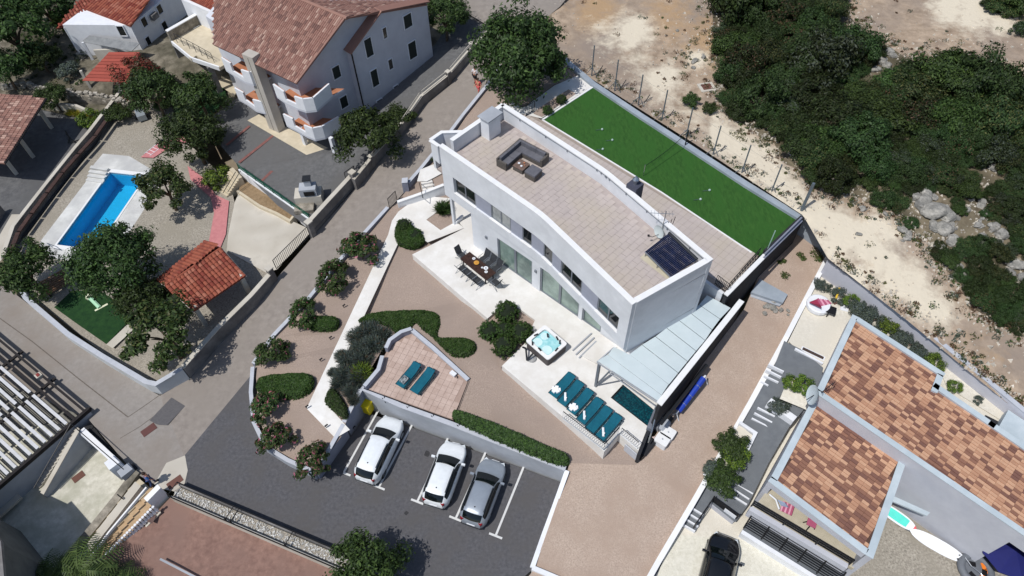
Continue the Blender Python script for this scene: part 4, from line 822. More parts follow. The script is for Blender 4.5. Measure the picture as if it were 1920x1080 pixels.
for k, (px, py, r, key, lb) in enumerate(((673, 457, 36, 'oleander_pink', 'uppermost oleander of the row along the lane, with pink flowers'), (622, 512, 32, 'oleander', 'second oleander from the top of the row along the lane'), (566, 582, 28, 'oleander', 'oleander beside the small oval hedge along the lane'), (508, 656, 28, 'oleander', 'oleander on the lane wall where the wall bends'), (497, 758, 30, 'oleander_pink', 'oleander on the wall just below the leaf shaped hedge'), (514, 818, 31, 'oleander_pink', 'oleander at the curved lower left tip of the garden'), (582, 858, 33, 'oleander_pink', 'lowest oleander, beside the shaded corner wall'))):
    tree(key, 'oleander_bush', lb, px, py, r, group='oleanders along the garden wall', cat='bush', sz=.85)
for px, py, r, key, lb in ((742, 205, 30, 'bushy', 'green bush between the apartment wall and the lane rail'), (402, 322, 26, 'lime', 'lighter green bush beside the pink path'), (460, 343, 12, 'bushy', 'small round bush at the top of the green fence planter'), (487, 372, 15, 'bushy', 'middle bush in the green fence planter'), (511, 390, 18, 'bushy', 'lowest bush in the green fence planter'), (212, 204, 22, 'bushy', 'green bush at the top of the left court wall'), (304, 196, 13, 'round', 'dark bush beside the garden machine'), (62, 92, 28, 'bushy', 'bush on the slope left of the stone steps'), (75, 110, 26, 'round', 'dark bush in the upper left rock garden'), (122, 122, 20, 'greyshrub', 'grey green bush beside the rock garden steps'), (150, 95, 12, 'greyshrub', 'small grey bush at the steps of the white house'), (115, 25, 20, 'lime', 'bright green bush at the left gable of the tiled house'), (160, 213, 18, 'lime', 'yellow green bush behind the left court'), (1298, 182, 17, 'bushy', 'lone small round bush on the dirt by the manhole'), (1332, 196, 14, 'bushy', 'small bush touching the edge of the scrub'), (820, 303, 12, 'bushy', 'small dark bush under the left end of the villa'),
                        (1671, 606, 17, 'lime', 'upper young tree in the planting along the retaining wall'), (1755, 676, 17, 'lime', 'lower young tree against the retaining wall'), (1794, 721, 12, 'lime', 'small round green shrub in the pale side bed'), (1837, 747, 8, 'greyshrub', 'tiny sparse shrub in the pale side bed'), (1598, 560, 14, 'lime', 'small green shrub at the start of the wall planting'), (1487, 712, 16, 'lime', 'bright green shrub, left half of the bed by the slate steps'), (1508, 722, 18, 'lime', 'bright green shrub, right half of the bed by the slate steps'), (1468, 752, 20, 'greyshrub', 'yellowish low shrub in the bed by the slate steps'),
                        (1378, 822, 30, 'bushy', 'upper green bush in the pale bed beside the white nosed steps'), (1384, 846, 24, 'lime', 'middle green bush in the pale bed beside the steps'), (1342, 880, 22, 'greyshrub', 'grey green bush at the left of the pale bed'), (1362, 892, 32, 'bushy', 'lowest green bush in the pale bed beside the steps'), (1385, 868, 14, 'greyshrub', 'small grey bush in the pale bed beside the steps'), (55, 1068, 34, 'lime', 'bright green bush at the bottom left corner')):
    tree(key, 'garden_bush', lb, px, py, r, cat='bush', sz=.85, ground=(-3.2 if px == 55 else None))
for k, (px, py, r) in enumerate(((1545, 530, 15), (1575, 548, 16), (1620, 575, 22), (1642, 592, 22), (1660, 600, 14), (1690, 625, 18), (1708, 640, 19), (1727, 655, 16))):
    tree('greyshrub', 'low_shrub', 'grey green shrub in the row against the retaining wall, ' + ['first', 'second', 'third', 'fourth', 'fifth', 'sixth', 'seventh', 'last'][k] + ' from the daybed', px, py, r, group='grey shrubs along the retaining wall', cat='bush', sz=.8)
# clipped box: hedge shapes and balls
def hedge(name, label, outline, h, mats=None, w=None, dens=420, leaf=.085, group=None, round_=.3, z=None, cat='hedge'):
    zz = list(z) if hasattr(z, '__len__') else [(G(*q).z if z is None else z) for q in outline]; g = sum(zz) / len(zz); poly = [P(q[0], q[1], zz[i] + h * .35) for i, q in enumerate(outline)]
    # smooth the outline
    for _ in range(2):
        n = len(poly); poly = [v for i in range(n) for v in (poly[i].lerp(poly[(i + 1) % n], .25), poly[i].lerp(poly[(i + 1) % n], .75))]
    pp = [(p.x, p.y) for p in poly]; xs, ys = [p[0] for p in pp], [p[1] for p in pp]; ar = abs(sum(pp[i][0] * pp[(i + 1) % len(pp)][1] - pp[(i + 1) % len(pp)][0] * pp[i][1] for i in range(len(pp)))) / 2
    r = np.random.default_rng(len(label)); n = int(ar * dens * 2.2); X = r.uniform(min(xs), max(xs), n * 4); Y = r.uniform(min(ys), max(ys), n * 4)
    A = np.array(pp); Bq = np.roll(A, -1, 0); ins = np.zeros(len(X), bool); dm = np.full(len(X), 1e9); gx = np.zeros(len(X)); gy = np.zeros(len(X))
    for a, b in zip(A, Bq):
        c = (a[1] > Y) != (b[1] > Y); ins ^= c & (X < (b[0] - a[0]) * (Y - a[1]) / ((b[1] - a[1]) + 1e-12) + a[0])
        d = b - a; t = np.clip(((X - a[0]) * d[0] + (Y - a[1]) * d[1]) / (d @ d + 1e-12), 0, 1); qx, qy = X - a[0] - t * d[0], Y - a[1] - t * d[1]; e = np.hypot(qx, qy); k = e < dm; dm = np.where(k, e, dm); gx = np.where(k, qx, gx); gy = np.where(k, qy, gy)
    X, Y, dm, gx, gy = X[ins][:n], Y[ins][:n], dm[ins][:n], gx[ins][:n], gy[ins][:n]; u = np.clip(dm / round_, 0, 1); prof = np.sqrt(1 - (1 - u) ** 2)
    lowf = r.random(len(X)) ** .5; side = u < .8; Z = h * np.where(side & (r.random(len(X)) < .55), prof * lowf, prof) + .035 * np.sin(X * 5.1) * np.cos(Y * 4.3) + r.normal(0, .02, len(X)) + .02
    nrm = np.stack([-gx / (dm + .05) * (1 - u), -gy / (dm + .05) * (1 - u), .6 + u], 1)
    o = T(name, label, cat, (pp[0][0], pp[0][1], g), group=group)
    pos = np.stack([X - pp[0][0], Y - pp[0][1], Z + 0 * X], 1)
    if max(zz) - min(zz) > .15:
        M_ = np.linalg.lstsq(np.array([[P(*q, a).x, P(*q, a).y, 1] for q, a in zip(outline, zz)]), np.array(zz), rcond=None)[0]; pos[:, 2] += M_[0] * X + M_[1] * Y + M_[2] - g
    else: M_ = None
    mats = mats or [lm_hedge, lm_mid]; mi = r.choice(len(mats), len(X), p=w or [.8, .2])
    link('foliage', leafmesh('foliage', pos, nrm, leaf, mats, jit=.55, midx=mi), o)
    c = v2((sum(xs) / len(xs), sum(ys) / len(ys))); core = [p for p in pp]; zf = (lambda x, y: M_[0] * x + M_[1] * y + M_[2]) if M_ is not None else (lambda x, y: g)
    ins_ = inset([v2(p) for p in core] + [v2(core[0]), v2(core[1])], .1 if sum((core[i][0] * core[(i + 1) % len(core)][1] - core[(i + 1) % len(core)][0] * core[i][1]) for i in range(len(core))) > 0 else -.1)[1:-1]
    MB().prism([tuple(p) for p in ins_], [zf(*p) - .2 for p in ins_], [zf(*p) + h * .78 for p in ins_]).build('core', m_core, o)
    return o
hedge('clipped_hedge', 'long serpentine clipped hedge winding round the sun terrace', [(667, 606), (672, 592), (700, 586), (745, 582), (800, 579), (824, 585), (830, 600), (822, 620), (822, 631), (845, 630), (875, 630), (893, 641), (894, 656), (880, 668), (852, 670), (836, 658), (812, 660), (795, 650), (786, 634), (772, 618), (752, 620), (740, 627), (730, 612), (700, 604)], .55)
hedge('clipped_hedge', 'small oval clipped hedge on the gravel beside the white path', [(571, 603), (580, 595), (605, 593), (630, 595), (638, 603), (634, 616), (620, 622), (590, 621), (573, 615)], .5)
hedge('clipped_hedge', 'leaf shaped clipped hedge touching the lane wall below the bend', [(482, 708), (500, 702), (550, 700), (580, 701), (592, 713), (586, 732), (565, 747), (530, 749), (500, 745), (482, 740)], .5)
hedge('clipped_hedge', 'dark wedge shaped hedge beside the lower end of the white path', [(612, 738), (621, 727), (634, 735), (657, 772), (648, 791), (630, 775), (607, 756)], .5, [lm_dark, lm_hedge])
hedge('clipped_hedge', 'low mounded green hedge with two clipped balls near the villa', [(739, 440), (741, 424), (750, 414), (765, 416), (780, 430), (803, 449), (778, 470), (760, 467), (742, 455)], .4)
hedge('wall_hedge', 'long narrow dark hedge strip on top of the wall above the car park', [(846, 781), (851, 768), (900, 784), (960, 808), (1020, 836), (1062, 852), (1069, 862), (1060, 876), (1020, 862), (960, 838), (900, 812), (860, 793)], .75, z=[2.15, 2.15, 2.1, 2.0, 1.85, 1.78, 1.75, 1.75, 1.8, 1.95, 2.05, 2.12], mats=[lm_dark, lm_mid], w=[.55, .45], leaf=.12)
proto_ball, nb_ = crown_points(3800, 1, 1, .92, 150, .14, .8, .96, 21)
ball_me = leafmesh('crown', proto_ball, nb_, .085, [lm_hedge, lm_mid], jit=.45, midx=np.random.default_rng(1).choice(2, 3800, p=[.7, .3])); ball_core = None
def ball(label, px, py, rpx, me=None, cat='bush', group=None, name='clipped_ball'):
    global ball_core
    g = G(px, py); d = (Vector((0, 0, CAM_H)) - g).length; r = rpx * d / FPX; c = P(px, py, g.z + .8 * r); o = T(name, label, cat, (c.x, c.y, GZ(c.x, c.y)), random.random() * 6, group); o.scale = (r, r, r * .9)
    link('crown', me or ball_me, o)
    if ball_core is None:
        cc = MB().lathe((0, 0, 0), [(.5, 0), (.86, .4), (.9, .8), (.72, 1.3), (.3, 1.6)], 10).build('core', m_core, o, world=False); ball_core = cc.data
    else: link('core', ball_core, o)
for px, py, r, lb in ((757, 421, 13, 'upper of the two clipped balls on the mounded hedge'), (778, 436, 13, 'lower of the two clipped balls on the mounded hedge'), (1053, 186, 9, 'upper small clipped ball in the gravel strip behind the villa'), (1027, 206, 9, 'lower small clipped ball in the gravel strip behind the villa'), (950, 584, 21, 'topmost round shrub of the cluster in the terrace notch'), (918, 619, 19, 'leftmost round shrub of the cluster in the terrace notch'), (945, 618, 16, 'central round shrub of the cluster in the terrace notch'), (978, 622, 20, 'round shrub of the cluster next to the hot tub'), (946, 648, 21, 'lowest round shrub of the cluster in the terrace notch')):
    ball(lb, px, py, r)
# lavender and spiky plants: sprays of thin blades
def blades(n, r, h, seed, mats, w=None, thin=.12, size=.34):
    q = np.random.default_rng(seed); a = q.uniform(0, 6.28, n); rad = np.sqrt(q.random(n)); t = q.random(n); out = .35 + .65 * t
    pos = np.stack([np.cos(a) * rad * r * out, np.sin(a) * rad * r * out, h * (1 - .55 * rad ** 2) * t + .02], 1); d = np.stack([np.cos(a) * rad, np.sin(a) * rad, .7 + 0 * a], 1) + q.normal(0, .25, (n, 3)); d /= np.linalg.norm(d, axis=1)[:, None]
    s = np.cross(d, q.normal(0, 1, (n, 3))); s /= np.linalg.norm(s, axis=1)[:, None]; L_ = (size * q.uniform(.6, 1.2, n))[:, None]
    qd = np.stack([pos - d * L_ * .5 - s * L_ * thin * .5, pos - d * L_ * .5 + s * L_ * thin * .5, pos + d * L_ * .5 + s * L_ * thin * .2, pos + d * L_ * .5 - s * L_ * thin * .2], 1).reshape(-1, 3)
    me = bpy.data.meshes.new('blades'); me.from_pydata(qd.tolist(), [], np.arange(4 * n).reshape(-1, 4).tolist())
    for m_ in mats: me.materials.append(m_)
    if w: me.polygons.foreach_set('material_index', q.choice(len(mats), n, p=w).astype(np.int32))
    return me
lav = [blades(2600, 1, .75, s, [lm_lav, lm_grey, lm_brown], [.6, .32, .08]) for s in (31, 32)]
for k, (px, py, r) in enumerate(((672, 636, 24), (692, 626, 26), (716, 632, 22), (700, 650, 24), (676, 655, 22), (720, 650, 15), (655, 680, 25), (680, 676, 25), (700, 690, 22), (650, 705, 25), (672, 710, 24), (640, 720, 22), (660, 735, 20), (675, 740, 14), (664, 752, 14), (625, 700, 12), (640, 668, 14))):
    g = G(px, py); d = (Vector((0, 0, CAM_H)) - g).length; o = link('lavender_bush', lav[k % 2]); o.location = g - Vector((0, 0, .03)); r = r * d / FPX; o.scale = (r, r, r * .95); o.rotation_euler = (0, 0, random.random() * 6)
    tag(o, 'spiky lavender clump, ' + ('upper' if py < 660 else 'middle' if py < 700 else 'lower') + ' part of the bed left of the sun terrace, ' + ('path side' if px < 663 else 'terrace side' if px > 698 else 'middle line'), 'lavender', 'lavender clumps beside the sun terrace')
g = G(680, 700); o = link('yellow_shrub', blades(900, .8, .6, 33, [lm_lime])); o.location = g; tag(o, 'small yellow green shrub among the lavender beside the terrace wall', 'bush')
g = G(832, 397); o = link('spiky_plant', blades(1200, .75, .8, 34, [lm_dark, lm_mid], [.8, .2], .1, .5)); o.location = g; tag(o, 'dark spiky rosette plant in the gravel triangle by the villa column', 'plant')
yf = blades(700, 1, .6, 35, [lm_yel, lm_lime], [.6, .4])
for k, (px, py) in enumerate(((138, 212), (152, 216), (168, 222), (182, 226))):
    o = link('flower_clump', yf); o.location = P(px, py, .45); o.scale = (.8, .8, .8); o.rotation_euler.z = k; tag(o, 'yellow flowering clump in the narrow bed of the left court', 'flowers', 'yellow flowers of the left court bed')
# ---------------------------------------------------------------- scrub on the stony land
mk = []
for k, (mm, w, cl, sh) in enumerate((([lm_scrub, lm_dark], [.8, .2], 30, .5), ([lm_scrub, lm_olive], [.8, .2], 26, .45), ([lm_dark, lm_scrub], [.6, .4], 28, .5), ([lm_grey, lm_scrub], [.3, .7], 24, .45), ([lm_scrub, lm_brown, lm_dark], [.68, .12, .2], 24, .4), ([lm_mid, lm_dark], [.6, .4], 26, .5))):
    n = 9000; p, nr = crown_points(n, 1, 1, .62, cl + 10, .30, .45, sh, 40 + k); mk.append((leafmesh('scrub_bush', p, nr, .060, mm, midx=np.random.default_rng(k).choice(len(w), n, p=w)), ['dense dark green scrub bush', 'dark olive tinted scrub bush', 'mid green scrub bush', 'greyish green scrub bush', 'scrub bush with brown dead twigs', 'bright green scrub bush'][k]))
ROCKY = [(1752, 398, 46), (1725, 385, 30), (1785, 440, 30), (1665, 100, 16), (1700, 440, 14), (1760, 430, 26), (1870, 440, 26), (1830, 420, 18), (1905, 500, 30), (1640, 130, 10), (1660, 120, 12), (1895, 165, 16), (1905, 190, 14), (1600, 355, 10), (1850, 330, 22), (1900, 250, 18), (1700, 255, 12), (1570, 190, 9), (1770, 185, 13), (1830, 385, 20), (1890, 330, 16)]
rr = random.Random(5); pts = []; tries = 0
while len(pts) < 296 and tries < 40000:
    tries += 1; px, py = rr.uniform(1335, 2000), rr.uniform(-50, 690)
    r = rr.choice((rr.uniform(14, 24), rr.uniform(24, 38), rr.uniform(34, 58), rr.uniform(38, 60)))
    if px > 1620 and py > 230: r = min(r, rr.uniform(12, 32))
    if py > 345: r = min(r, rr.uniform(8, 24))
    if not inside(px, py, SCRUB) or seg_d(px, py, SCRUB + SCRUB[:1]) < r * .55: continue
    if any(math.hypot(px - a, py - b) < c * .8 + r * .5 for a, b, c in ROCKY): continue
    if any(math.hypot(px - a, py - b) < (r + c) * (.44 if py < 345 else .5) for a, b, c in pts): continue
    pts.append((px, py, r))
pts += [(1885, 12, 24), (1912, 8, 26), (1860, 8, 16), (1915, 60, 14)]
for px, py, r in pts:
    g = G(px, py); d = (Vector((0, 0, CAM_H)) - g).length; k = rr.choice((0, 0, 0, 1, 1, 2, 2, 3, 4, 5)) if py > -100 else 0; R_ = r * d / FPX
    c = P(px, py, g.z + .35 * R_); o = link('scrub_bush', mk[k][0]); o.location = (c.x, c.y, GZ(c.x, c.y) - .08); s = R_ * rr.uniform(.9, 1.12); o.scale = (s, s * rr.uniform(.85, 1.15), R_ * rr.uniform(.6, 1.5)); o.rotation_euler.z = rr.uniform(0, 6.28)
    tag(o, ('small ' if r < 20 else 'medium ' if r < 36 else 'large ') + mk[k][1].replace('scrub bush', 'scrub bush', 1) + (' at the top right corner beyond the upper track' if px > 1850 and py < 90 else ' above the grey rock outcrop' if 1640 < px < 1840 and 280 < py < 380 else ' beside the grey rock outcrop' if 1640 < px < 1840 and py >= 380 else ' at the right edge of the thicket' if px > 1840 else ' beside the manhole end of the dirt track' if px < 1420 and py > 150 else ' at the upper left end of the thicket' if px < 1470 else ' along the upper dirt track' if py < 110 else ' along the lower edge of the thicket' if py > 265 else ' in the left middle of the thicket' if px < 1600 else ' in the right middle of the thicket'), 'bush', 'scrub bushes of the thicket')
# boulders and rubble
def rockmesh(seed, n=3):
    import bmesh
    bm = bmesh.new(); bmesh.ops.create_icosphere(bm, subdivisions=n, radius=1); q = random.Random(seed); dirs = [Vector((q.gauss(0, 1), q.gauss(0, 1), q.gauss(0, 1))).normalized() for _ in range(9)]; cut = [q.uniform(.55, .9) for _ in dirs]
    for v in bm.verts:
        for d, c in zip(dirs, cut):
            e = v.co.dot(d)
            if e > c: v.co -= d * (e - c)
        v.co *= q.uniform(.91, 1.07)
    me = bpy.data.meshes.new('boulder'); bm.to_mesh(me); bm.free(); me.materials.append(mat('limestone', (124, 122, 116), (184, 180, 171), 2.6, .95, .8, 8, c3=(108, 107, 103), s3=.9, rand=.1, obj=True)); return me
rm = [rockmesh(s) for s in range(4)]; rk = [(1752, 398, 26), (1730, 382, 20), (1775, 405, 18), (1735, 365, 14), (1770, 430, 16), (1750, 425, 14), (1718, 372, 12), (1664, 99, 12), (1690, 432, 10), (1785, 452, 14), (1762, 462, 11), (1640, 133, 8), (1655, 112, 8), (1668, 130, 6), (1875, 440, 14), (1866, 425, 9), (1833, 424, 9), (1905, 498, 16), (1915, 520, 14), (1893, 512, 11), (1895, 163, 12), (1908, 180, 10), (1680, 385, 6), (1703, 440, 8), (1798, 500, 9), (1843, 460, 10), (1572, 339, 8), (1576, 352, 7), (1617, 392, 7), (1302, 116, 9), (1318, 108, 7), (1300, 128, 6), (1270, 58, 4), (1610, 440, 7), (1795, 505, 10), (1805, 515, 7), (1660, 402, 6), (1608, 95, 6), (1612, 120, 7)]
for _ in range(46):
    a, b, c = rr.choice(ROCKY); rk.append((a + rr.gauss(0, c * .8), b + rr.gauss(0, c * .6), rr.uniform(4, 11)))
for k, (px, py, r) in enumerate(rk):
    g = G(px, py); d = (Vector((0, 0, CAM_H)) - g).length; R_ = r * d / FPX * .9; o = link('boulder', rm[k % 4]); o.location = g + Vector((0, 0, R_ * .12)); o.scale = (R_, R_ * rr.uniform(.7, 1.1), R_ * rr.uniform(.4, .65)); o.rotation_euler = (rr.uniform(-.2, .2), rr.uniform(-.2, .2), rr.uniform(0, 6))
    tag(o, ('large ' if r > 15 else 'mid-sized ' if r > 9 else 'small ') + 'pale limestone boulder ' + ('in the grey outcrop of the scrub' if 1700 < px < 1800 and 350 < py < 480 else 'near the upper dirt track' if py < 140 and px > 1500 else 'on the dirt by the top of the scrub' if px < 1400 else 'at the right edge of the scrub' if px > 1830 else 'along the lower edge of the scrub'), 'rock', 'limestone boulders')
def rubble(name, n, test, smin, smax, seed, m):
    q = random.Random(seed); mb = MB(); k = 0
    while k < n:
        px, py = q.uniform(1040, 1990), q.uniform(-40, 760)
        if not inside(px, py, DIRT_EDGE) or q.random() > test(px, py): continue
        g = G(px, py); s = q.uniform(smin, smax) * (1 if q.random() < .9 else 1.8); k += 1; a = q.random() * 6
        vs = [(g.x + s * q.uniform(.6, 1) * math.cos(a + t * 2.09), g.y + s * q.uniform(.6, 1) * math.sin(a + t * 2.09), g.z - .02) for t in range(3)]; top = [(g.x + (v[0] - g.x) * .6, g.y + (v[1] - g.y) * .6, g.z + s * q.uniform(.4, .7)) for v in vs]
        mb.add(vs + top, [(3, 4, 5), (0, 1, 4, 3), (1, 2, 5, 4), (2, 0, 3, 5)])
    return mb.build(name, m, kind='stuff')
m_rub = mat('rubble', (150, 142, 130), (216, 208, 194), 2, .95, island=.2)
def edge_w(px, py):
    e = seg_d(px, py, SCRUB + SCRUB[:1]); w = math.exp(-(e / 22) ** 2); f = seg_d(px, py, [(1110, 130), (1300, 255), (1506, 392)]); h_ = seg_d(px, py, [(1560, 500), (1700, 590), (1900, 750)])
    return max(w, max(.9 * math.exp(-(math.hypot(px - a, py - b) / c) ** 2) for a, b, c in ROCKY), .7 * math.exp(-(f / 14) ** 2), .6 * math.exp(-(h_ / 30) ** 2), .5 * math.exp(-(math.hypot(px - 1290, py - 100) / 60) ** 2), .04)
rubble('rubble_stones', 3600, edge_w, .05, .16, 3, m_rub)
# dry weeds on the dirt, one mass
wp = []; q = random.Random(9)
while len(wp) < 620:
    px, py = q.uniform(1040, 1990), q.uniform(-40, 780)
    if inside(px, py, DIRT_EDGE) and not inside(px, py, SCRUB) and q.random() < edge_w(px, py) ** 1.3 and seg_d(px, py, DIRT_EDGE[2:-1]) > 4: wp.append(G(px, py))
pos, nr = [], []; rng = np.random.default_rng(5)
for g in wp:
    n = 26; s = q.uniform(.12, .42); v = rng.normal(0, 1, (n, 3)); v /= np.linalg.norm(v, axis=1)[:, None]; v[:, 2] = abs(v[:, 2]); pos.append(v * s * rng.random((n, 1)) ** .4 * np.array([1, 1, .7]) + np.array(g)); nr.append(v + np.array([0, 0, .5]))
pos = np.concatenate(pos); nr = np.concatenate(nr); cl = np.repeat(rng.choice(4, len(wp), p=[.3, .3, .25, .15]), 26)
o = link('weeds', leafmesh('weeds', pos, nr, .09, [lm_olive, lm_grey, lm_brown, lm_mid], midx=cl)); o['kind'] = 'stuff'
def hill_scatter(name, region, n, seed, mats, w, smin, smax):
    q = random.Random(seed); P_, N_ = [], []; rng = np.random.default_rng(seed); c = 0
    xs, ys = [a for a, b in region], [b for a, b in region]
    while c < n:
        px, py = q.uniform(min(xs), max(xs)), q.uniform(min(ys), max(ys))
        if not inside(px, py, region): continue
        c += 1; g = G(px, py); s = q.uniform(smin, smax); k = 40; v = rng.normal(0, 1, (k, 3)); v /= np.linalg.norm(v, axis=1)[:, None]; v[:, 2] = abs(v[:, 2]); P_.append(v * s * rng.random((k, 1)) ** .4 * np.array([1, 1, .7]) + np.array(g)); N_.append(v + np.array([0, 0, .5]))
    P_ = np.concatenate(P_); N_ = np.concatenate(N_); o = link(name, leafmesh(name, P_, N_, .1, mats, midx=np.repeat(rng.choice(len(w), n, p=w), 40))); o['kind'] = 'stuff'
hill_scatter('ground_cover', [(-20, -20), (130, -20), (150, 60), (165, 130), (150, 175), (60, 170), (-20, 160)], 170, 3, [lm_dark, lm_mid, lm_grey, lm_olive], [.4, .25, .25, .1], .15, .55)
# ---------------------------------------------------------------- neighbouring buildings
def tilemesh(key, w, l, m, kind='barrel'):
    me = bpy.data.meshes.new('tile')
    if kind == 'barrel':
        n = 5; vs = []
        for y, k in ((0, 1.0), (l * 1.08, .86)):
            for i in range(n): a = math.pi * i / (n - 1); vs.append((-math.cos(a) * w * .5 * k, y, math.sin(a) * w * .36 * k + (.02 if y == 0 else 0)))
        fs = [(i, i + 1, n + i + 1, n + i) for i in range(n - 1)] + [tuple(range(n))[::-1]]
    else:
        h = .035; vs = [(-w * .49, 0, .0), (w * .49, 0, .0), (w * .49, l * .93, -.01), (-w * .49, l * .93, -.01), (-w * .49, 0, h), (-w * .2, 0, h + .02), (w * .2, 0, h + .005), (w * .49, 0, h + .02), (w * .49, l * .93, h * .4), (w * .2, l * .93, h * .3), (-w * .2, l * .93, h * .5), (-w * .49, l * .93, h * .4)]
        fs = [(4, 5, 10, 11), (5, 6, 9, 10), (6, 7, 8, 9), (0, 1, 7, 6, 5, 4), (1, 2, 8, 7), (3, 0, 4, 11)]
    me.from_pydata(vs, [], fs); me.materials.append(m); return me
def tiled(parent, poly, eave, up, w, l, mats, weights, nmax=300, kind='barrel', under=None, name='tile', origin=None, stagger=False, seed=1):
    """cover a planar roof outline with tiles: eave = direction along a row, up = up the slope"""
    poly = [Vector(p) for p in poly]; o = Vector(origin) if origin is not None else poly[0]; ex = Vector(eave).normalized(); nz = (poly[1] - poly[0]).cross(poly[2] - poly[0]).normalized()
    if nz.z < 0: nz = -nz
    ex = (ex - nz * ex.dot(nz)).normalized(); ey = nz.cross(ex).normalized()
    if ey.dot(Vector(up)) < 0: ex = -ex; ey = nz.cross(ex).normalized()
    q2 = [((p - o).dot(ex), (p - o).dot(ey)) for p in poly]; xs, ys = [a for a, b in q2], [b for a, b in q2]; q = random.Random(seed); cells = []
    base = MB(); base.slab([p - nz * .02 for p in poly], .12); base.build('roof_deck', under or mats[0], parent)
    for j in range(int(min(ys) / l) - 1, int(max(ys) / l) + 1):
        for i in range(int(min(xs) / w) - 1, int(max(xs) / w) + 1):
            x, y = i * w + (w / 2 if stagger and j % 2 else 0) + w / 2, j * l
            if inside(x, y + l * .5, q2): cells.append((x, y))
    tm = [tilemesh(name, w, l, m_, kind) for m_ in mats]; po = Vector(parent.location); R_ = Matrix((ex, ey, nz)).transposed(); eul = R_.to_euler()
    cells.sort(key=lambda c: (o + ex * c[0] + ey * c[1] - Vector((0, 0, CAM_H))).length); rest = MB()
    for k, (x, y) in enumerate(cells):
        p = o + ex * x + ey * y + nz * q.uniform(0, .012); mi = q.choices(range(len(mats)), weights)[0]
        if k < nmax: t_ = link(name, tm[mi], parent); t_.location = p - po; t_.rotation_euler = eul
        else: rest.add([p + R_ @ v.co for v in tm[mi].vertices], [list(f.vertices) for f in tm[mi].polygons], mi)
    if rest.f: rest.build(name + 's', mats, parent, kind='stuff')
def win(parent, a, b, z0, z1, out, depth=.06, mats=None, name='window', shutter=None, fr=.07):
    """window standing just proud of a wall between 2-d points a and b"""
    a, b = v2(a), v2(b); d = (b - a); an = math.atan2(d.y, d.x); c = (a + b) / 2 + v2(out) * .02
    f = MB()
    for s, e in ((0, 1),): 
        for t in (0, 1): p = a + d * t + v2(out) * .03; f.box((p.x, p.y, z0), (fr, depth + .06, z1 - z0), an)
    f.box((c.x, c.y, z1), (d.length + fr, depth + .06, fr), an); f.box((c.x, c.y, z0 - fr), (d.length + fr, depth + .1, fr), an)
    o = f.build(name, m_render, parent); MB().box((c.x, c.y, z0), (d.length - fr, .04, z1 - z0), an).build('shutter' if shutter else 'pane', shutter or m_glassdark, o); return o
m_rtile = [flat('tile_brown', (138, 102, 91), .9), flat('tile_rose', (148, 113, 101), .9), flat('tile_dark', (116, 86, 78), .9), flat('tile_pale', (172, 142, 128), .9)]
m_otile = [flat('tile_orange', (148, 82, 63), .9), flat('tile_red', (132, 70, 56), .9), flat('tile_salmon', (160, 100, 81), .9), flat('tile_deep', (124, 58, 46), .9)]
m_apt = mat('apartment_render', (196, 198, 206), (206, 208, 215), 1.0, .9, .08, 25)
m_terra = mat('terracotta_paint', (168, 112, 82), (184, 126, 94), 2, .9)
m_shutdark = flat('dark_shutter', (30, 40, 38), .7)
# --- apartment house
K1, K2 = v2(P2(685, 207, 3.0)), v2(P2(810, 105, 4.2)); au = (K2 - K1).normalized(); an_ = Vector((au.y, -au.x))
def W(s, o, z): q = K1 + au * s + an_ * o; return Vector((q.x, q.y, z))
apt = T('apartment_house', 'three storey apartment house with brown tiled roof and white terracotta lined balconies', 'house', (K1.x, K1.y, 3.0))
RS, RZ, EF, EB = .1, 12.0, 9.2, 9.3
g = [(-5.2, 1.5), (8.5, 1.5), (8.5, 9.4), (RS, RZ - .15), (-5.2, EF + .15)]
mb = MB(); a = [W(s, -.7, z) for s, z in g]; b = [W(s, -13, z) for s, z in g]; n = len(g)
mb.add(a + b, [tuple(range(n)), tuple(range(2 * n - 1, n - 1, -1))] + [(i, n + i, n + (i + 1) % n, (i + 1) % n) for i in range(n)]); mb.build('wall', m_apt, apt)
g2_ = [(-.1, 1.8), (8.5, 1.8), (8.5, 9.45), (3.46, 10.85), (-.1, 9.0)]; n = len(g2_); a = [W(s, 0, z) for s, z in g2_]; b = [W(s, -.72, z) for s, z in g2_]
MB().add(a + b, [tuple(range(n)), tuple(range(2 * n - 1, n - 1, -1))] + [(i, n + i, n + (i + 1) % n, (i + 1) % n) for i in range(n)]).build('projecting_bay', m_apt, apt)
E0, E1, R1 = P(400, 84, EF), P(555, 157, EF), P(648, 33, RZ); R0 = R1 + (E0 - E1) * 1.6
SL_ = (E0 - E1)
E0x = E0; NC = [P(463, 110, EF + .05)]
up_ = (R1 - E1)
notch_a, notch_b, notch_c = P(464, 111, EF), P(476, 85, EF + .75), P(516, 104, EF + .75); notch_d = P(501, 130, EF)
tiled(apt, [E1, R1, R0, E0 + (R0 - R1) * .0 + Vector((0, 0, 0)), ], SL_, up_, .2, .42, m_rtile, [.45, .3, .15, .1], nmax=0, seed=2)
eb = R1 + Vector((au.x, au.y, 0)) * 8.4; eb.z = 9.4
tiled(apt, [R1, eb, eb + (R0 - R1), R0], SL_, R1 - eb, .2, .42, m_rtile, [.4, .3, .2, .1], nmax=0, seed=3)
MB().tube(R1 - (R0 - R1) * .01, R0, .14, 7).build('ridge_tiles', m_rtile[1], apt)
MB().tube(E1 + Vector((0, 0, .03)), R1 + Vector((0, 0, .05)), .09, 6).build('verge', m_rtile[1], apt)
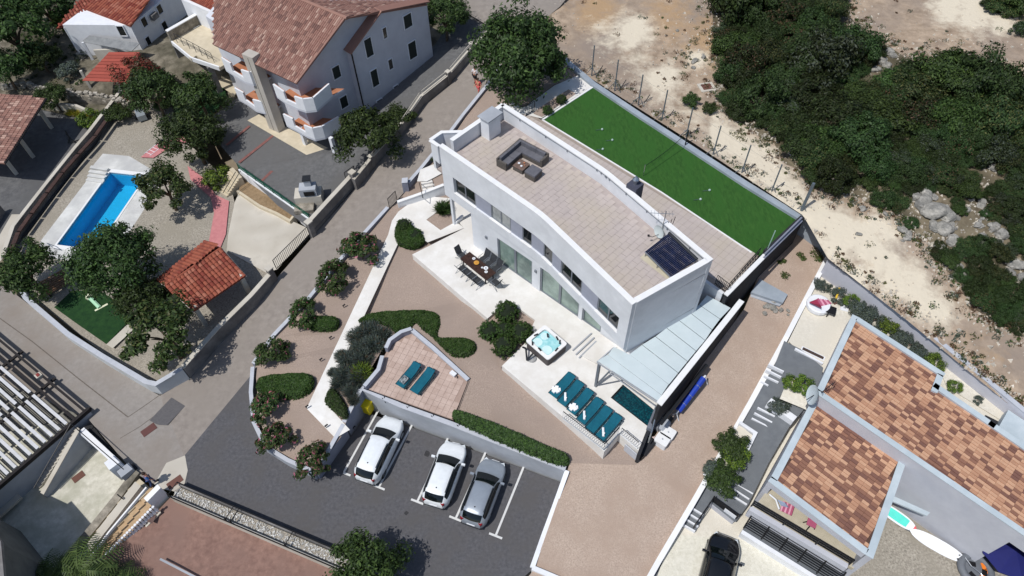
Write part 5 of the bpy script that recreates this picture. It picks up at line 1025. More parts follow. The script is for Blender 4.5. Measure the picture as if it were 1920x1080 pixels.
# small gable roof over the bay
rv = [(-.35, 8.98), (3.46, 11.02), (8.7, 9.55)]
for i, (nm, m_) in enumerate((('bay_roof_front', m_rtile[1]), ('bay_roof_back', m_rtile[0]))):
    (s0_, z0_), (s1_, z1_) = rv[i], rv[i + 1]; MB().slab([W(s0_, .25, z0_), W(s1_, .25, z1_), W(s1_, -.68, z1_), W(s0_, -.68, z0_)], .1).build(nm, m_, apt)
MB().pipe([W(-.15, .1, 8.9), W(-.15, .1, 3.0)], .07, 6).build('drainpipe', m_black, apt)
for s0_, s1_, z0_, z1_ in ((1.25, 2.05, 7.65, 9.3), (5.65, 6.6, 8.2, 9.4), (5.7, 6.65, 5.15, 6.75), (1.25, 2.02, 4.7, 6.3), (1.3, 1.95, 2.3, 3.2), (3.4, 3.95, 2.75, 3.55)):
    win(apt, W(s0_, .0, 0)[:2], W(s1_, 0, 0)[:2], z0_, z1_, an_, shutter=m_shutdark)
for s0_, s1_, z0_, z1_ in ((3.3, 3.75, 8.45, 9.4), (3.3, 3.8, 5.4, 6.35)): win(apt, W(s0_, 0, 0)[:2], W(s1_, 0, 0)[:2], z0_, z1_, an_)
for s0_, s1_, z0_, z1_ in ((-1.9, -1.1, 6.9, 8.0), (-1.9, -1.1, 3.9, 5.0)): win(apt, W(s0_, -.7, 0)[:2], W(s1_, -.7, 0)[:2], z0_, z1_, an_, shutter=m_shutdark)
# recessed terracotta facade, balconies, stair column
for (zt, outs, nm) in ((8.3, [(511, 158), (531, 172), (551, 181), (567, 186), (587, 184), (618, 157)], 'ur'), (5.3, [(530, 214), (548, 223), (569, 235), (585, 241), (604, 237), (635, 219)], 'lr'), (8.3, [(414, 108), (431, 119), (451, 131), (467, 136), (490, 127)], 'ul'), (5.3, [(439, 165), (455, 174), (473, 187), (490, 191), (510, 182)], 'll')):
    w_ = [P(x, y, zt) for x, y in outs]; up2 = [v2(p) for p in w_]; slab = zt - 1.15
    back = [up2[-1] + au * 1.2, up2[0] + au * 1.6]
    bal = MB().prism([tuple(p) for p in up2] + [tuple(p) for p in back], slab - .18, slab).build('balcony', m_apt, apt)
    pm = MB(); li = MB()
    segs = [(up2[0], up2[1], zt), (up2[1], up2[2], zt - .75)] + [(up2[i], up2[i + 1], zt) for i in range(2, len(up2) - 1)]
    for p, q_, z in segs:
        d = (q_ - p).normalized(); nn = Vector((-d.y, d.x)); pm.wall([p + nn * .07, q_ + nn * .07], .14, slab, z); li.wall([p + nn * .17 + d * .05, q_ + nn * .17 - d * .05], .05, slab + .004, z - .02)
    pm.build('parapet', m_render, bal); li.build('lining', m_terra, bal)
    MB().prism([tuple(v2(p) * .96 + (back[0] + back[1]) / 2 * .04) for p in up2] + [tuple(p) for p in back], slab + .002, slab + .01).build('balcony_floor', m_terra, bal)
fw = MB(); fw.wall([W(-5.0, -.95, 0), W(-5.0, -12, 0)], .3, 3.9, EF); fw.build('recessed_facade', m_terra, apt)
c0 = P(520, 240, 2.3); MB().box((c0.x, c0.y, 1.8), (1.15, .8, 8.0), math.radians(-33)).build('stair_column', mat('column_render', (178, 172, 162), (188, 182, 172), 1.2, .9), apt)
c1 = P(515, 244, 2.3); MB().tube((c1.x, c1.y, 2.3), (c1.x, c1.y, 9.6), .08, 6).build('drainpipe', m_black, apt)
for q in ((573, 270, 2.35), (629, 289, 2.4)):
    p = P(*q); MB().box((p.x, p.y, 2.0), (.3, .3, 2.2), math.radians(-33)).build('pillar', m_render, apt)
# --- open terrace left of the apartment house
ter = T('raised_terrace', 'open cream terrace on dark pillars between the two tiled houses', 'terrace', P(350, 110, 1.8)); ZT = 5.0
MB().prism([P2(*q, ZT) for q in ((322, 78), (377, 46), (430, 62), (440, 110), (411, 127), (395, 118), (368, 104), (358, 110))], ZT - .3, ZT).build('slab', m_cream, ter)
pw_ = [P(312, 58, ZT + 1), P(368, 26, ZT + 1)]; MB().wall(pw_, .3, ZT, ZT + .95).build('stone_parapet', m_stone, ter); MB().wall(pw_, .38, ZT + .95, ZT + 1.02).build('parapet_cap', m_cap, ter)
MB().wall([P(322, 78, ZT), P(358, 108, ZT), P(411, 126, ZT)], .14, ZT - .35, ZT + .06).build('edge', m_cap, ter)
rl_ = [P(333, 80, ZT), P(368, 98, ZT), P(402, 117, ZT)]
for z in (.5, .95): MB().pipe([p + Vector((0, 0, z)) for p in rl_], .025, 5).build('rail', m_alud, ter)
for k in range(7):
    t = k / 3; p = rl_[0].lerp(rl_[1], t) if t <= 1 else rl_[1].lerp(rl_[2], t - 1); MB().tube(p, p + Vector((0, 0, .95)), .025, 5).build('baluster', m_alud, ter)
for q in ((346, 122, 1.7), (412, 170, 2.0), (378, 108, 1.9)): p = P(*q); MB().box((p.x, p.y, 1.2), (.5, .4, ZT - 1.5), .6).build('pillar', m_darkwall, ter)
# --- red roofed house at the top edge
rh = T('red_roof_house', 'white house with plain red roof cut by the top edge, behind the open terrace', 'house', P(420, 40, 5))
a, b = P(376, 46, ZT), P(432, 72, ZT); d = (b - a).normalized(); nn = Vector((-d.y, d.x, 0)); a = a - d * 1.6
MB().prism([tuple(p[:2]) for p in (a, b + d * 4, b + d * 4 + nn * 7, a + nn * 7)], ZT - 3, 7.1).build('wall', m_render, rh)
q0 = P(350, -3, 7.2); q1 = P(435, 36, 7.2); ed = (q1 - q0).normalized(); nn = Vector((-ed.y, ed.x, 0)); q1 = q1 + ed * 3
tiled(rh, [q0, q1, q1 + nn * 6 + Vector((0, 0, 2.2)), q0 + nn * 6 + Vector((0, 0, 2.2))], ed, nn, .22, .4, m_otile[:2] + [m_otile[3]], [.5, .4, .1], nmax=0)
# --- white house with orange tiles
wh_ = T('white_house', 'white house with orange tiled roof in the upper left corner', 'house', P(270, 97, 2.1)); ZB, ZE = 2.1, 5.0
fl, fr_, rb = P(146, 96, ZB), P(270, 97, ZB), P(345, 32, ZB); dpt = rb - fr_
MB().prism([tuple(p[:2]) for p in (fl, fr_, fr_ + dpt * 1.3, fl + dpt * 1.3)], ZB - 1.5, ZE).build('wall', m_render, wh_)
e0, e1 = P(159, 17, ZE + .5), P(244, 49, ZE + .1); e0.z = ZE + .1; r0, r1 = P(297, -2, ZE + 1.0), P(212, -32, ZE + 1.3)
e0 = P(159, 17, ZE + .1); ev = (e1 - e0).normalized(); pn = Vector((-ev.y, ev.x, 0)); rr0 = P(298, -1, ZE + .1); k_ = (rr0 - e1)
tl0 = [e1, e1 + k_ + Vector((0, 0, .9)), e0 + k_ + Vector((0, 0, .9)), e0]
tiled(wh_, tl0, ev, k_, .34, .42, m_otile, [.5, .2, .2, .1], nmax=260, seed=5)
lo = [P(105, 53, ZE - .3), P(172, 31, ZE - .3), P(172, 31, ZE - .3) + k_ * .9 + Vector((0, 0, .6)), P(105, 53, ZE - .3) + k_ * .9 + Vector((0, 0, .6))]
tiled(wh_, lo, lo[1] - lo[0], k_, .3, .42, m_otile[1:], [.4, .2, .4], nmax=120, seed=6)
sd = (fr_ - fl).normalized(); so = Vector((sd.y, -sd.x))
rd = dpt.normalized(); ro = Vector((rd.y, -rd.x))
for t0, t1, z0_, z1_ in ((1.2, 1.9, 4.0, 4.85), (3.6, 4.3, 4.0, 4.85), (.7, 1.3, 2.2, 3.1), (3.3, 4.0, 2.3, 3.2)): win(wh_, (fr_ + rd * t0)[:2], (fr_ + rd * t1)[:2], z0_, z1_, ro)
ac = fr_ + rd * 2.8 + Vector((ro.x, ro.y, 0)) * .25; MB().box((ac.x, ac.y, 4.1), (.8, .35, .55), math.atan2(rd.y, rd.x)).build('air_conditioner', m_darkwall, wh_)
ms = sd.to_2d() if hasattr(sd, 'to_2d') else sd; win(wh_, (fl + sd * 5.2)[:2], (fl + sd * 5.9)[:2], 3.9, 4.9, so)
MB().pipe([fl + Vector((0, 0, 2.6)), fl + Vector((0, 0, 0))], .06, 6).build('drainpipe', m_render, wh_); MB().pipe([fr_ + Vector((so.x * .1, so.y * .1, 2.8)), fr_ + Vector((so.x * .1, so.y * .1, 0))], .06, 6).build('drainpipe', m_render, wh_)
aw = [P(152, 78, 3.7), P(247, 96, 3.7), P(262, 81, 4.1), P(168, 66, 4.1)]; MB().slab(aw, .05).build('awning', mat('corrugated_grey', (118, 120, 122), (140, 142, 142), 2, .8), wh_)
p = P(181, 124, 1.0); MB().box((p.x, p.y, .6), (.22, .22, 3.1), .3).build('post', m_render, wh_)
for k in range(5): p = P(150 + k * 5, 96 + k * 6, 1.9 - .18 * k); MB().box((p.x, p.y, 1.0 - .1 * k), (.35, 1.1, .9 - .08 * k), -.4).build('stone_step', m_pale, wh_)
# --- red shed
shd = T('garden_shed', 'open shed with smooth red roof in front of the white house', 'shed', P(190, 170, .9))
a, b = P(154, 151, 3.4), P(236, 154, 3.4); c, d = P(262, 97, 4.1), P(205, 97, 4.1)
rdm = [flat('sheet_red', (158, 76, 62), .8), flat('sheet_red2', (148, 70, 57), .8)]
n = 9
for i in range(n):
    t0, t1 = i / n, (i + 1) / n - .012; MB().slab([a.lerp(d, t0), b.lerp(c, t0), b.lerp(c, t1), a.lerp(d, t1)], .05).build('roof_sheet', rdm[i % 2], shd)
for q in ((176, 174, .8), (235, 180, .8)): p = P(*q); MB().box((p.x, p.y, .4), (.22, .22, 2.9), .2).build('post', m_pale, shd)
q0, q1 = P(196, 130, 1.0), P(236, 128, 1.0); MB().wall([q0, q1], .2, .5, 3.2).build('back_wall', m_pale, shd)
# --- carport at the left edge
cpt = T('carport', 'open carport with brown tiled roof at the left edge', 'carport', P(60, 290, .25))
a, b, c, d = P(-70, 168, 3.9), P(86, 184, 3.9), P(8, 306, 3.2), P(-150, 290, 3.2)
tiled(cpt, [c, b, a, d], b - c, a - b, .24, .42, m_rtile, [.45, .25, .22, .08], nmax=300, seed=8)
MB().tube(b + Vector((.05, 0, -.05)), c + Vector((.05, 0, -.05)), .07, 6).build('gutter', m_black, cpt)
for q in ((97, 240, .35), (62, 294, .3), (31, 326, .25)): p = P(*q); MB().box((p.x, p.y, 0), (.3, .3, 3.2), .9).build('post', m_pale, cpt)
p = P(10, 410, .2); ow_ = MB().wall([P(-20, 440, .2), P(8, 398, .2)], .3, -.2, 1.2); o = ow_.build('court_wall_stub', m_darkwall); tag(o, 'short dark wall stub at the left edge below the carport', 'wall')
# --- red roofed shelter
gz = T('garden_shelter', 'open shelter with bright orange-red tiled gable roof beside the lane', 'shelter', P(380, 520, .8)); ZE_, ZR_ = 2.9, 3.55
ra, rb_ = P(415, 465, ZR_), P(311, 535, ZR_); ea, eb_ = P(386, 451, ZE_), P(292, 527, ZE_); la, lb = P(461, 517, ZE_ - .2), P(363, 584, ZE_ - .2)
tiled(gz, [lb, la, ra, rb_], la - lb, ra - la, .29, .36, m_otile, [.45, .22, .25, .08], nmax=240, seed=9, under=m_otile[3])
tiled(gz, [ea, eb_, rb_, ra], eb_ - ea, ra - ea, .29, .36, m_otile[:2] + [m_otile[3]], [.6, .3, .1], nmax=60, seed=10, under=m_otile[3])
MB().tube(ra, rb_, .11, 7).build('ridge_tile', m_otile[0], gz)
for p, q in ((ra, la), (rb_, lb), (ra, ea), (rb_, eb_)): MB().tube(p + Vector((0, 0, -.1)), q + Vector((0, 0, -.1)), .06, 5).build('rafter', m_pale, gz)
for p in (la, lb, ea, eb_): c = p.lerp((la + eb_) / 2, .12); MB().box((c.x, c.y, .2), (.3, .3, ZE_ - .25), -.7).build('post', m_pale, gz)
# --- swimming pool
dk = [(193, 288), (334, 301), (322, 330), (293, 390), (262, 438), (205, 500), (96, 484), (74, 462), (76, 452), (160, 342), (176, 308)]
pool = T('swimming_pool', 'bright blue rectangular swimming pool with white coping', 'pool', P(200, 390, .5))
ptl, ptr, pbl = P(206, 323, .5), P(273, 330.5, .5), P(107, 459, .5); pbr = pbl + (ptr - ptl)
dp = [P2(*q, .5) for q in dk]; pq = [ptl, ptr, pbr, pbl]
# deck as four plates round the basin
def ringplates(outer, inner, z, t, m, par):
    mb = MB(); n = len(outer)
    c = sum(inner, Vector()) / len(inner)
    near = [min(range(4), key=lambda j: (v2(o) - v2(inner[j])).length) for o in outer]
    for i in range(n):
        a, b = outer[i], outer[(i + 1) % n]; ia, ib = inner[near[i]], inner[near[(i + 1) % n]]
        pts = [Vector((a[0], a[1], z)), Vector((b[0], b[1], z)), Vector((ib.x, ib.y, z))] + ([Vector((ia.x, ia.y, z))] if near[i] != near[(i + 1) % n] else [])
        mb.slab(pts, t)
    return mb.build('deck', m, par)
cop = [p + (p - (ptl + pbr) / 2).normalized() * .42 for p in pq]
ringplates(dp, cop, .5, .3, m_deckstone, pool)
cm = MB()
for i in range(4): cm.slab([cop[i] + Vector((0, 0, .03)), cop[(i + 1) % 4] + Vector((0, 0, .03)), pq[(i + 1) % 4] + Vector((0, 0, .03)), pq[i] + Vector((0, 0, .03))], .2)
cm.build('coping', m_cap, pool)
m_water = bpy.data.materials.new('pool_water'); m_water.use_nodes = True
_n = m_water.node_tree.nodes; _l = m_water.node_tree.links; _t = _n.new('ShaderNodeBsdfTransparent'); _t.inputs[0].default_value = (.46, .92, .975, 1); _g = _n.new('ShaderNodeBsdfGlossy'); _g.inputs['Roughness'].default_value = .03
_f = _n.new('ShaderNodeFresnel'); _f.inputs[0].default_value = 1.33; _x = _n.new('ShaderNodeMixShader'); _l.new(_f.outputs[0], _x.inputs[0]); _l.new(_t.outputs[0], _x.inputs[1]); _l.new(_g.outputs[0], _x.inputs[2]); _l.new(_x.outputs[0], _n['Material Output'].inputs[0])
_w = _n.new('ShaderNodeTexNoise'); _w.inputs['Scale'].default_value = 3.0; _bp = _n.new('ShaderNodeBump'); _bp.inputs['Strength'].default_value = .15; _l.new(_w.outputs[0], _bp.inputs['Height']); _l.new(_bp.outputs[0], _g.inputs['Normal'])
m_basin = flat('basin_blue', (70, 174, 212), .6)
bs = MB(); 
for i in range(4): p, q = pq[i], pq[(i + 1) % 4]; bs.quad(Vector((p.x, p.y, .46)), Vector((q.x, q.y, .46)), Vector((q.x, q.y, -1)), Vector((p.x, p.y, -1)))
bs.quad(*[Vector((p.x, p.y, -1.0)) for p in (pbl, pbr, ptr, ptl)]); bs.build('basin', m_basin, pool)
sh_ = (pbl - ptl).normalized(); sx_ = (ptr - ptl).normalized()
MB().quad(*[Vector((p.x, p.y, .24)) for p in (pbl, pbr, ptr, ptl)]).build('water', m_water, pool)
# pool steps and bits
for k in range(4):
    p = P(172 - 3 * k, 316 + 7 * k, .5); q = P(204 - 3 * k, 321 + 7 * k, .5)
    o = MB().wall([p, q], .3, .5, .74 - .05 * k).build('deck_step', m_deckstone, pool)
ld = T('pool_ladder', 'bent steel pool ladder at the lower left corner of the pool', 'ladder', P(100, 462, .5)); MB().pipe([P(88, 456, .5), P(88, 456, 1.2), P(98, 463, 1.2), P(100, 465, .5)], .03, 6).build('handrail', m_steel, ld)
tb_ = T('deck_bench', 'narrow wooden slatted bench at the lower left end of the pool deck', 'bench', P(68, 468, .5))
m_wood = mat('weathered_wood', (112, 84, 64), (146, 112, 86), 4, .9, .1, 20)
a, b = P(48, 470, .9), P(74, 463, .9)
for k in range(3): o_ = Vector((.05, -.16, 0)) * k; MB().wall([a + o_, b + o_], .1, .86, .9).build('slat', m_wood, tb_)
for p in (a, b): MB().box((p.x, p.y - .16, .3), (.08, .35, .56)).build('leg', m_alud, tb_)
pl_ = T('pallet_bench', 'dark slatted wooden bench under the trees beside the lawn corner', 'bench', P(95, 530, .3))
a, b = P(70, 532, .7), P(118, 505, .7); d = (b - a).normalized(); nn = Vector((-d.y, d.x, 0))
for k in range(8): MB().wall([a - nn * .22 * k, b - nn * .22 * k], .12, .62, .68).build('slat', m_wood, pl_)
for t in (0.1, .9): p = a.lerp(b, t) - nn * .77; MB().box((p.x, p.y, .25), (.1, 1.6, .37), math.atan2(d.y, d.x)).build('leg', m_alud, pl_)
# --- outdoor fireplace in the apartment court
fp = T('outdoor_fireplace', 'pale stone outdoor fireplace with chimney and dark opening beside the lane wall', 'fireplace', P(585, 385, 2.2))
f0, f1 = P(556, 382, 2.2), P(610, 372, 2.2); d = (f1 - f0); fa = math.atan2(d.y, d.x) + math.radians(-8); c = (f0 + f1) / 2
MB().box((c.x, c.y, 2.1), (2.1, 1.2, 1.1), fa).build('body', m_pale, fp); MB().box((c.x + .15, c.y - .1, 3.2), (1.3, .9, .75), fa).build('hood', m_greywall, fp)
MB().box((c.x + .2, c.y + .1, 3.95), (.5, .5, .6), fa).build('chimney', m_greywall, fp); MB().box((c.x + .2, c.y + .1, 4.55), (.62, .62, .08), fa).build('chimney_cap', m_alud, fp)
o = c + Vector((.28, -.52, 0)); MB().box((o.x, o.y, 3.35), (.8, .16, .42), fa).build('opening', m_black, fp); MB().box((c.x - .3, c.y - 1.0, 2.1), (1.5, .9, .5), fa).build('apron', m_stone, fp)
# green fence planter and steps
gf = T('green_fence', 'dark green metal fence on a white wall along the fireplace court', 'fence', P(520, 360, 2.2)); a, b = P(449, 318, 2.2), P(582, 412, 2.2)
MB().wall([a, b], .22, .8, 2.3).build('base_wall', m_render, gf); m_grn = flat('green_metal', (18, 74, 56), .5)
for z in (2.4, 2.6, 2.8): MB().tube(Vector((a.x, a.y, z)), Vector((b.x, b.y, z)), .035, 5).build('rail', m_grn, gf)
for k in range(9): p = a.lerp(b, k / 8); MB().tube((p.x, p.y, 2.3), (p.x, p.y, 2.9), .04, 5).build('post', m_grn, gf)
pxwall('planter_wall', 'low cream stone planter edge below the green fence', m_cream, [(447, 362, 1.05, .3), (488, 390, 1.15, .3), (520, 404, 1.25, .3), (545, 418, 1.4, .3), (553, 408, 1.5, .3)], .2, None)
patch('planter_soil', mat('planter_soil', (124, 104, 78), (148, 126, 98), 4, .95), [(447, 360, 1.25), (455, 330, 1.4), (555, 402, 1.6), (543, 416, 1.55), (490, 388, 1.3)])
st = T('stone_stairs', 'cream stone stairs with double handrail from the pool garden up to the fireplace court', 'stairs', P(425, 365, .9))
for k in range(8):
    p, q = P(408 + 3.6 * k, 352 - 5.2 * k, 1.0 + .16 * k), P(428 + 3.2 * k, 366 - 4.6 * k, 1.0 + .16 * k); MB().wall([p, q], .34, .6, 1.0 + .16 * k).build('step', m_cream, st)
for dx in (0, 9): MB().pipe([P(418 + dx, 362 - dx * .2, 1.9), P(442 + dx, 322 - dx * .2, 3.1)], .03, 5).build('handrail', m_black, st)
# machine beside the garden (grey pump or cart), garden figure, wheelbarrow
mc = T('garden_machine', 'grey metal garden machine standing on the pale gravel below the trees', 'machine', P(268, 222, .6)); c = P(268, 222, .6)
MB().box((c.x, c.y, .75), (.75, 1.2, .55), .5).build('housing', flat('machine_grey', (150, 158, 164), .5, .3), mc); MB().box((c.x - .15, c.y + .35, 1.3), (.6, .5, .35), .5).build('hood', m_steel, mc); MB().tube((c.x - .4, c.y - .5, 1.0), (c.x - .9, c.y - 1.0, 1.5), .04, 5).build('handle', m_alud, mc)
for sx in (-.45, .4): MB().tube((c.x + sx, c.y - .1, .78), (c.x + sx * 1.2, c.y - .1, .78), .2, 10).build('wheel', m_black, mc)
rk_ = T('drying_rack', 'small white tubular frame lying on the pink paving by the pool garden', 'rack', P(292, 278, .65))
a, b = P(276, 290, .7), P(312, 262, .7); d = (b - a).normalized(); nn = Vector((-d.y, d.x, 0)) * .55
for o_ in (nn, -nn): MB().tube(a + o_ * .6, b + o_ * .6, .03, 5).build('side_tube', m_render, rk_)
for k in range(6): p = a.lerp(b, (k + .5) / 6); MB().tube(p - nn * .6, p + nn * .6, .025, 5).build('cross_tube', m_render, rk_)
ty = T('garden_ornament', 'pale green and white garden ornament lying on the dark lawn corner', 'ornament', P(178, 568, .3)); c = P(172, 562, .3); e = P(190, 580, .3)
m_mint = flat('mint_paint', (168, 214, 178), .6); MB().tube(Vector((c.x, c.y, .55)), Vector((e.x, e.y, .5)), .16, 8).build('body', m_mint, ty); MB().lathe((c.x - .1, c.y + .1, .3), [(.1, 0), (.26, .12), (.27, .3), (.12, .46)], 9).build('head', flat('ivory_paint', (224, 226, 196), .6), ty); MB().wall([e + Vector((-.3, -.25, 0)), e + Vector((.45, .35, 0))], .16, .3, .5).build('base', flat('ivory_paint', (0, 0, 0)), ty)
br = T('scrap_frame', 'thin dark bent metal frame lying on the left court paving', 'frame', P(138, 255, .4)); MB().pipe([P(122, 245, .45), P(130, 258, .5), P(128, 268, .45), P(140, 265, .5), P(156, 260, .45)], .05, 5).build('tube', m_black, br); MB().pipe([P(124, 252, .6), P(142, 268, .45)], .04, 5).build('bar', m_black, br)
# ---------------------------------------------------------------- lower left plot: pergola, stairs, court
pg = T('pergola', 'large dark pergola with white slats over the roof terrace at the left edge', 'pergola', P(80, 760, -.5)); PZ = .6
m_beam = flat('dark_timber', (34, 30, 30), .8); m_slat = mat('white_slat', (196, 196, 198), (212, 212, 213), 2, .8)
pa, pb = P(2, 640, PZ), P(160, 772, PZ); pd = (pb - pa).normalized(); pn = Vector((pd.y, -pd.x, 0))
if pn.x > 0: pn = -pn
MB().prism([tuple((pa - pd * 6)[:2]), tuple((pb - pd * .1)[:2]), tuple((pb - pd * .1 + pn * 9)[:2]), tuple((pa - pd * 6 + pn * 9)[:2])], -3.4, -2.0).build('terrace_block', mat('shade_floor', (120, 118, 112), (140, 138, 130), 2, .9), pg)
for o_, z in ((0, .0), (.75, 0)): MB().wall([pa - pd * 6 + pn * o_, pb + pn * o_], .16, PZ - .1, PZ + .12).build('beam', m_beam, pg)
for s in (-4.6, -.4, 3.55, 7.62):
    p = pb - pd * (7.7 - s) ; MB().wall([p - pn * .4, p + pn * 9], .2, PZ - .22, PZ - .1).build('cross_beam', m_beam, pg); MB().box((p.x, p.y, -2.0), (.2, .2, PZ + 1.8), .9).build('post', m_beam, pg)
MB().wall([pb - pn * .3, pb + pn * 9], .22, PZ - .22, PZ + .1).build('beam', m_beam, pg)
k = 0
for i in range(18):
    o_ = 1.25 + .52 * i
    for s0, s1 in ((-6, -.55), (-.2, 3.4), (3.75, 7.55)):
        if i == 2 and s0 > 3: pass
        a = pb - pd * (7.7 - s0) + pn * o_; b = pb - pd * (7.7 - s1) + pn * o_
        MB().wall([a, b], .2, PZ + .12, PZ + .16).build('slat', m_slat, pg)
        MB().wall([a + pn * .26, b + pn * .26], .05, PZ - .08, PZ + .1).build('lath', m_beam, pg)
mb = T('meter_box', 'small cream box with red lid on the pergola beam', 'box', P(74, 706, PZ)); c = P(74, 706, PZ + .1); MB().box((c.x, c.y, PZ + .02), (.4, .4, .28), .9).build('body', m_pale, mb); MB().box((c.x, c.y, PZ + .3), (.2, .28, .05), .9).build('lid', flat('rust_red', (130, 50, 44), .6), mb)
# house wall, stairs and court of the lower plot
lw_ = T('lower_house_wall', 'large shaded grey wall dropping from the pergola terrace to the lower court', 'wall', P(60, 880, -3))
MB().wall([pb - pn * .2 - pd * .05, pb + pn * 9 - pd * .05], .26, -3.4, PZ - .24).build('wall_body', m_greywall, lw_); MB().wall([pb + pn * 6 + pd * .25, pb + pn * 9 + pd * .25], .5, -1.2, -1.0).build('ledge', m_pale, lw_)
sp2 = T('side_stairs', 'narrow white stairs running down beside the shaded wall to the lower court', 'stairs', P(100, 860, -2))
sa, sb_ = P(139, 802, .18), P(70, 905, -1.45)
for k in range(15):
    t = k / 14; c = sa.lerp(sb_, t); MB().box((c.x, c.y, -3.3), (.30, .8, c.z + 3.3), math.atan2((sb_ - sa).y, (sb_ - sa).x)).build('step', m_pale, sp2)
swl = T('stair_wall', 'tall grey wedge shaped wall with white capping beside the lower court', 'wall', P(110, 860, -3))
w_ = [P(75, 925, -3.2), P(168, 848, -3.2)]; tops_ = [-2.2, .35]
a0, a1 = P(146, 806, .55), P(78, 925, -1.0)
MB().wall([a0, a1], .25, [-3.3, -3.3], [.5, -1.1]).build('wall_body', m_greywall, swl); MB().wall([a0, a1], .3, [.5, -1.1], [.56, -1.04]).build('capping', m_pale, swl)
MB().wall([a0, P(232, 880, .35)], .25, -3.3, .3).build('street_side', m_greywall, swl); MB().wall([a0 + Vector((.1, .1, 0)), P(232, 880, .35)], .4, .302, .385).build('street_capping', m_cap, swl)
hr_ = MB().pipe([a1 + Vector((0, 0, .9)), a0 + Vector((0, 0, .9)), P(232, 880, 1.2)], .03, 5).build('handrail', m_black, swl)
gp2 = T('entrance_pillar', 'white pillar with flat cap at the street gate of the lower plot', 'pillar', P(222, 876, 0)); c = P(222, 878, 0); MB().box((c.x, c.y, -.8), (.7, .7, 1.7), .8).build('shaft', m_render, gp2); MB().box((c.x + .75, c.y - .35, -.8), (.8, .6, 1.3), .8).build('block', m_greywall, gp2)
mt = patch('door_mat', m_black, [(237, 878, .02), (250, 868, .02), (259, 878, .02), (246, 888, .02)]); del mt['kind']; tag(mt, 'black mat lying on the road edge at the street gate', 'mat')
sg = patch('stone_strip', mat('dark_chippings', (34, 34, 36), (56, 56, 56), 12, .95), [(158, 800, .01), (172, 796, .01), (236, 876, .01), (228, 884, .01), (168, 815, .01)])
dt = T('drain_cover', 'brown square drain cover in the middle of the pale lower court', 'cover', P(147, 895, -1.58)); c = P(147, 894, -1.58); MB().box((c.x, c.y, -1.6), (.5, .75, .03), -.75).build('plate', flat('rust_cover', (104, 70, 60), .8), dt)
dt = T('drain_cover', 'brown oblong drain cover in the white road apron', 'cover', P(328, 904, 0)); c = P(328, 904, .01); MB().box((c.x, c.y, .008), (.5, .95, .02), -.85).build('plate', flat('rust_cover', (0, 0, 0)), dt)
dt = T('drain_cover', 'dark red drain cover in the road beside the tar patch', 'cover', P(279, 807, 0)); c = P(279, 806, .01); MB().box((c.x, c.y, .006), (.55, .95, .02), -.8).build('plate', flat('red_cover', (96, 62, 58), .8), dt)
dt = T('drain_cover', 'square concrete framed drain cover on the dirt beside the scrub', 'cover', P(1325, 164, 6.3)); c = G(1325, 164); MB().box((c.x, c.y, c.z - .05), (1.3, 1.1, .12), .2).build('frame', m_pale, dt); MB().box((c.x, c.y, c.z + .075), (.8, .7, .02), .2).build('plate', flat('rust_cover', (0, 0, 0)), dt)
# parallel stair runs and walls going down to the lower edge
def run(name, label, a, b, wd, n, z0, z1, m, cat='stairs', base=-4.2):
    o = T(name, label, cat, P(*a, z0)); A, B = P(*a, z0), P(*b, z1); an = math.atan2((B - A).y, (B - A).x); L_ = (B - A).xy.length / n
    for k in range(n): c = A.lerp(B, (k + .5) / n); MB().box((c.x, c.y, base), (L_, wd, c.z - base), an).build('step', m, o)
    return o
run('long_stairs', 'long cream stairway going down along the lower court', (270, 905), (125, 1080), 1.25, 7, -.1, -1.6, m_cream)
pxwall('court_wall', 'dark stone wall between the lower court and the cream stairway', m_stone, [(262, 888, -.3, .5), (220, 940, -.7, .3), (110, 1075, -1.6, .3)], .55, None, down=3)
run('street_stairs', 'narrow tan stairs with a small gate beside the brown court', (292, 918), (165, 1080), 1.0, 12, -.1, -1.6, mat('tan_step', (176, 150, 118), (192, 166, 134), 3, .9))
o = pxwall('divider_wall', 'white topped divider wall between the two stairways', m_pale, [(268, 915, -.2, .7), (200, 1000, -.9, .6), (130, 1090, -1.6, .5)], .55, None, down=2)
MB().wall([P(276, 915, .6), P(205, 1000, -.2), P(140, 1085, -.9)], .1, [.55, -.25, -1.0], [.75, -.05, -.8]).build('rail_cap', m_cap, o)
bargate('stair_gate', 'small dark gate half way down the tan stairs', P(234, 938, -.6), P(243, 945, -.6), 1.0, 4, m_black)
ch_ = T('corner_house', 'shaded grey house block at the lower left corner throwing a shadow on the pale court', 'house', P(20, 1040, -1.6)); MB().prism([P2(*q, 3.6) for q in ((-160, 890), (-60, 940), (2, 1020), (10, 1110), (-160, 1150))], -2, 3.6).build('wall', mat('corner_render', (92, 94, 92), (108, 110, 108), 1.2, .9), ch_); MB().wall([P(-60, 940, 3.6), P(2, 1020, 3.6), P(10, 1110, 3.6)], .25, 3.6, 3.85).build('parapet', m_darkwall, ch_)
bl = T('balustrade', 'sloping row of white balusters along the brown court', 'balustrade', P(240, 960, -.5))
a, b = P(286, 950, .4), P(184, 1052, -1.2)
for k in range(22): p = a.lerp(b, k / 21); MB().lathe((p.x, p.y, p.z - .75), [(.09, 0), (.12, .2), (.06, .4), (.09, .72)], 6).build('baluster', m_render, bl)
MB().wall([a + Vector((.18, -.05, 0)), b + Vector((.18, -.05, 0))], .14, [a.z - .85, b.z - .85], [a.z - .75, b.z - .75]).build('base', m_pale, bl)
pxwall('court_end_wall', 'short white wall joining the balusters to the road apron', m_render, [(285, 948, -.3, .9), (310, 922, -.1, .9)], .3, m_cap)
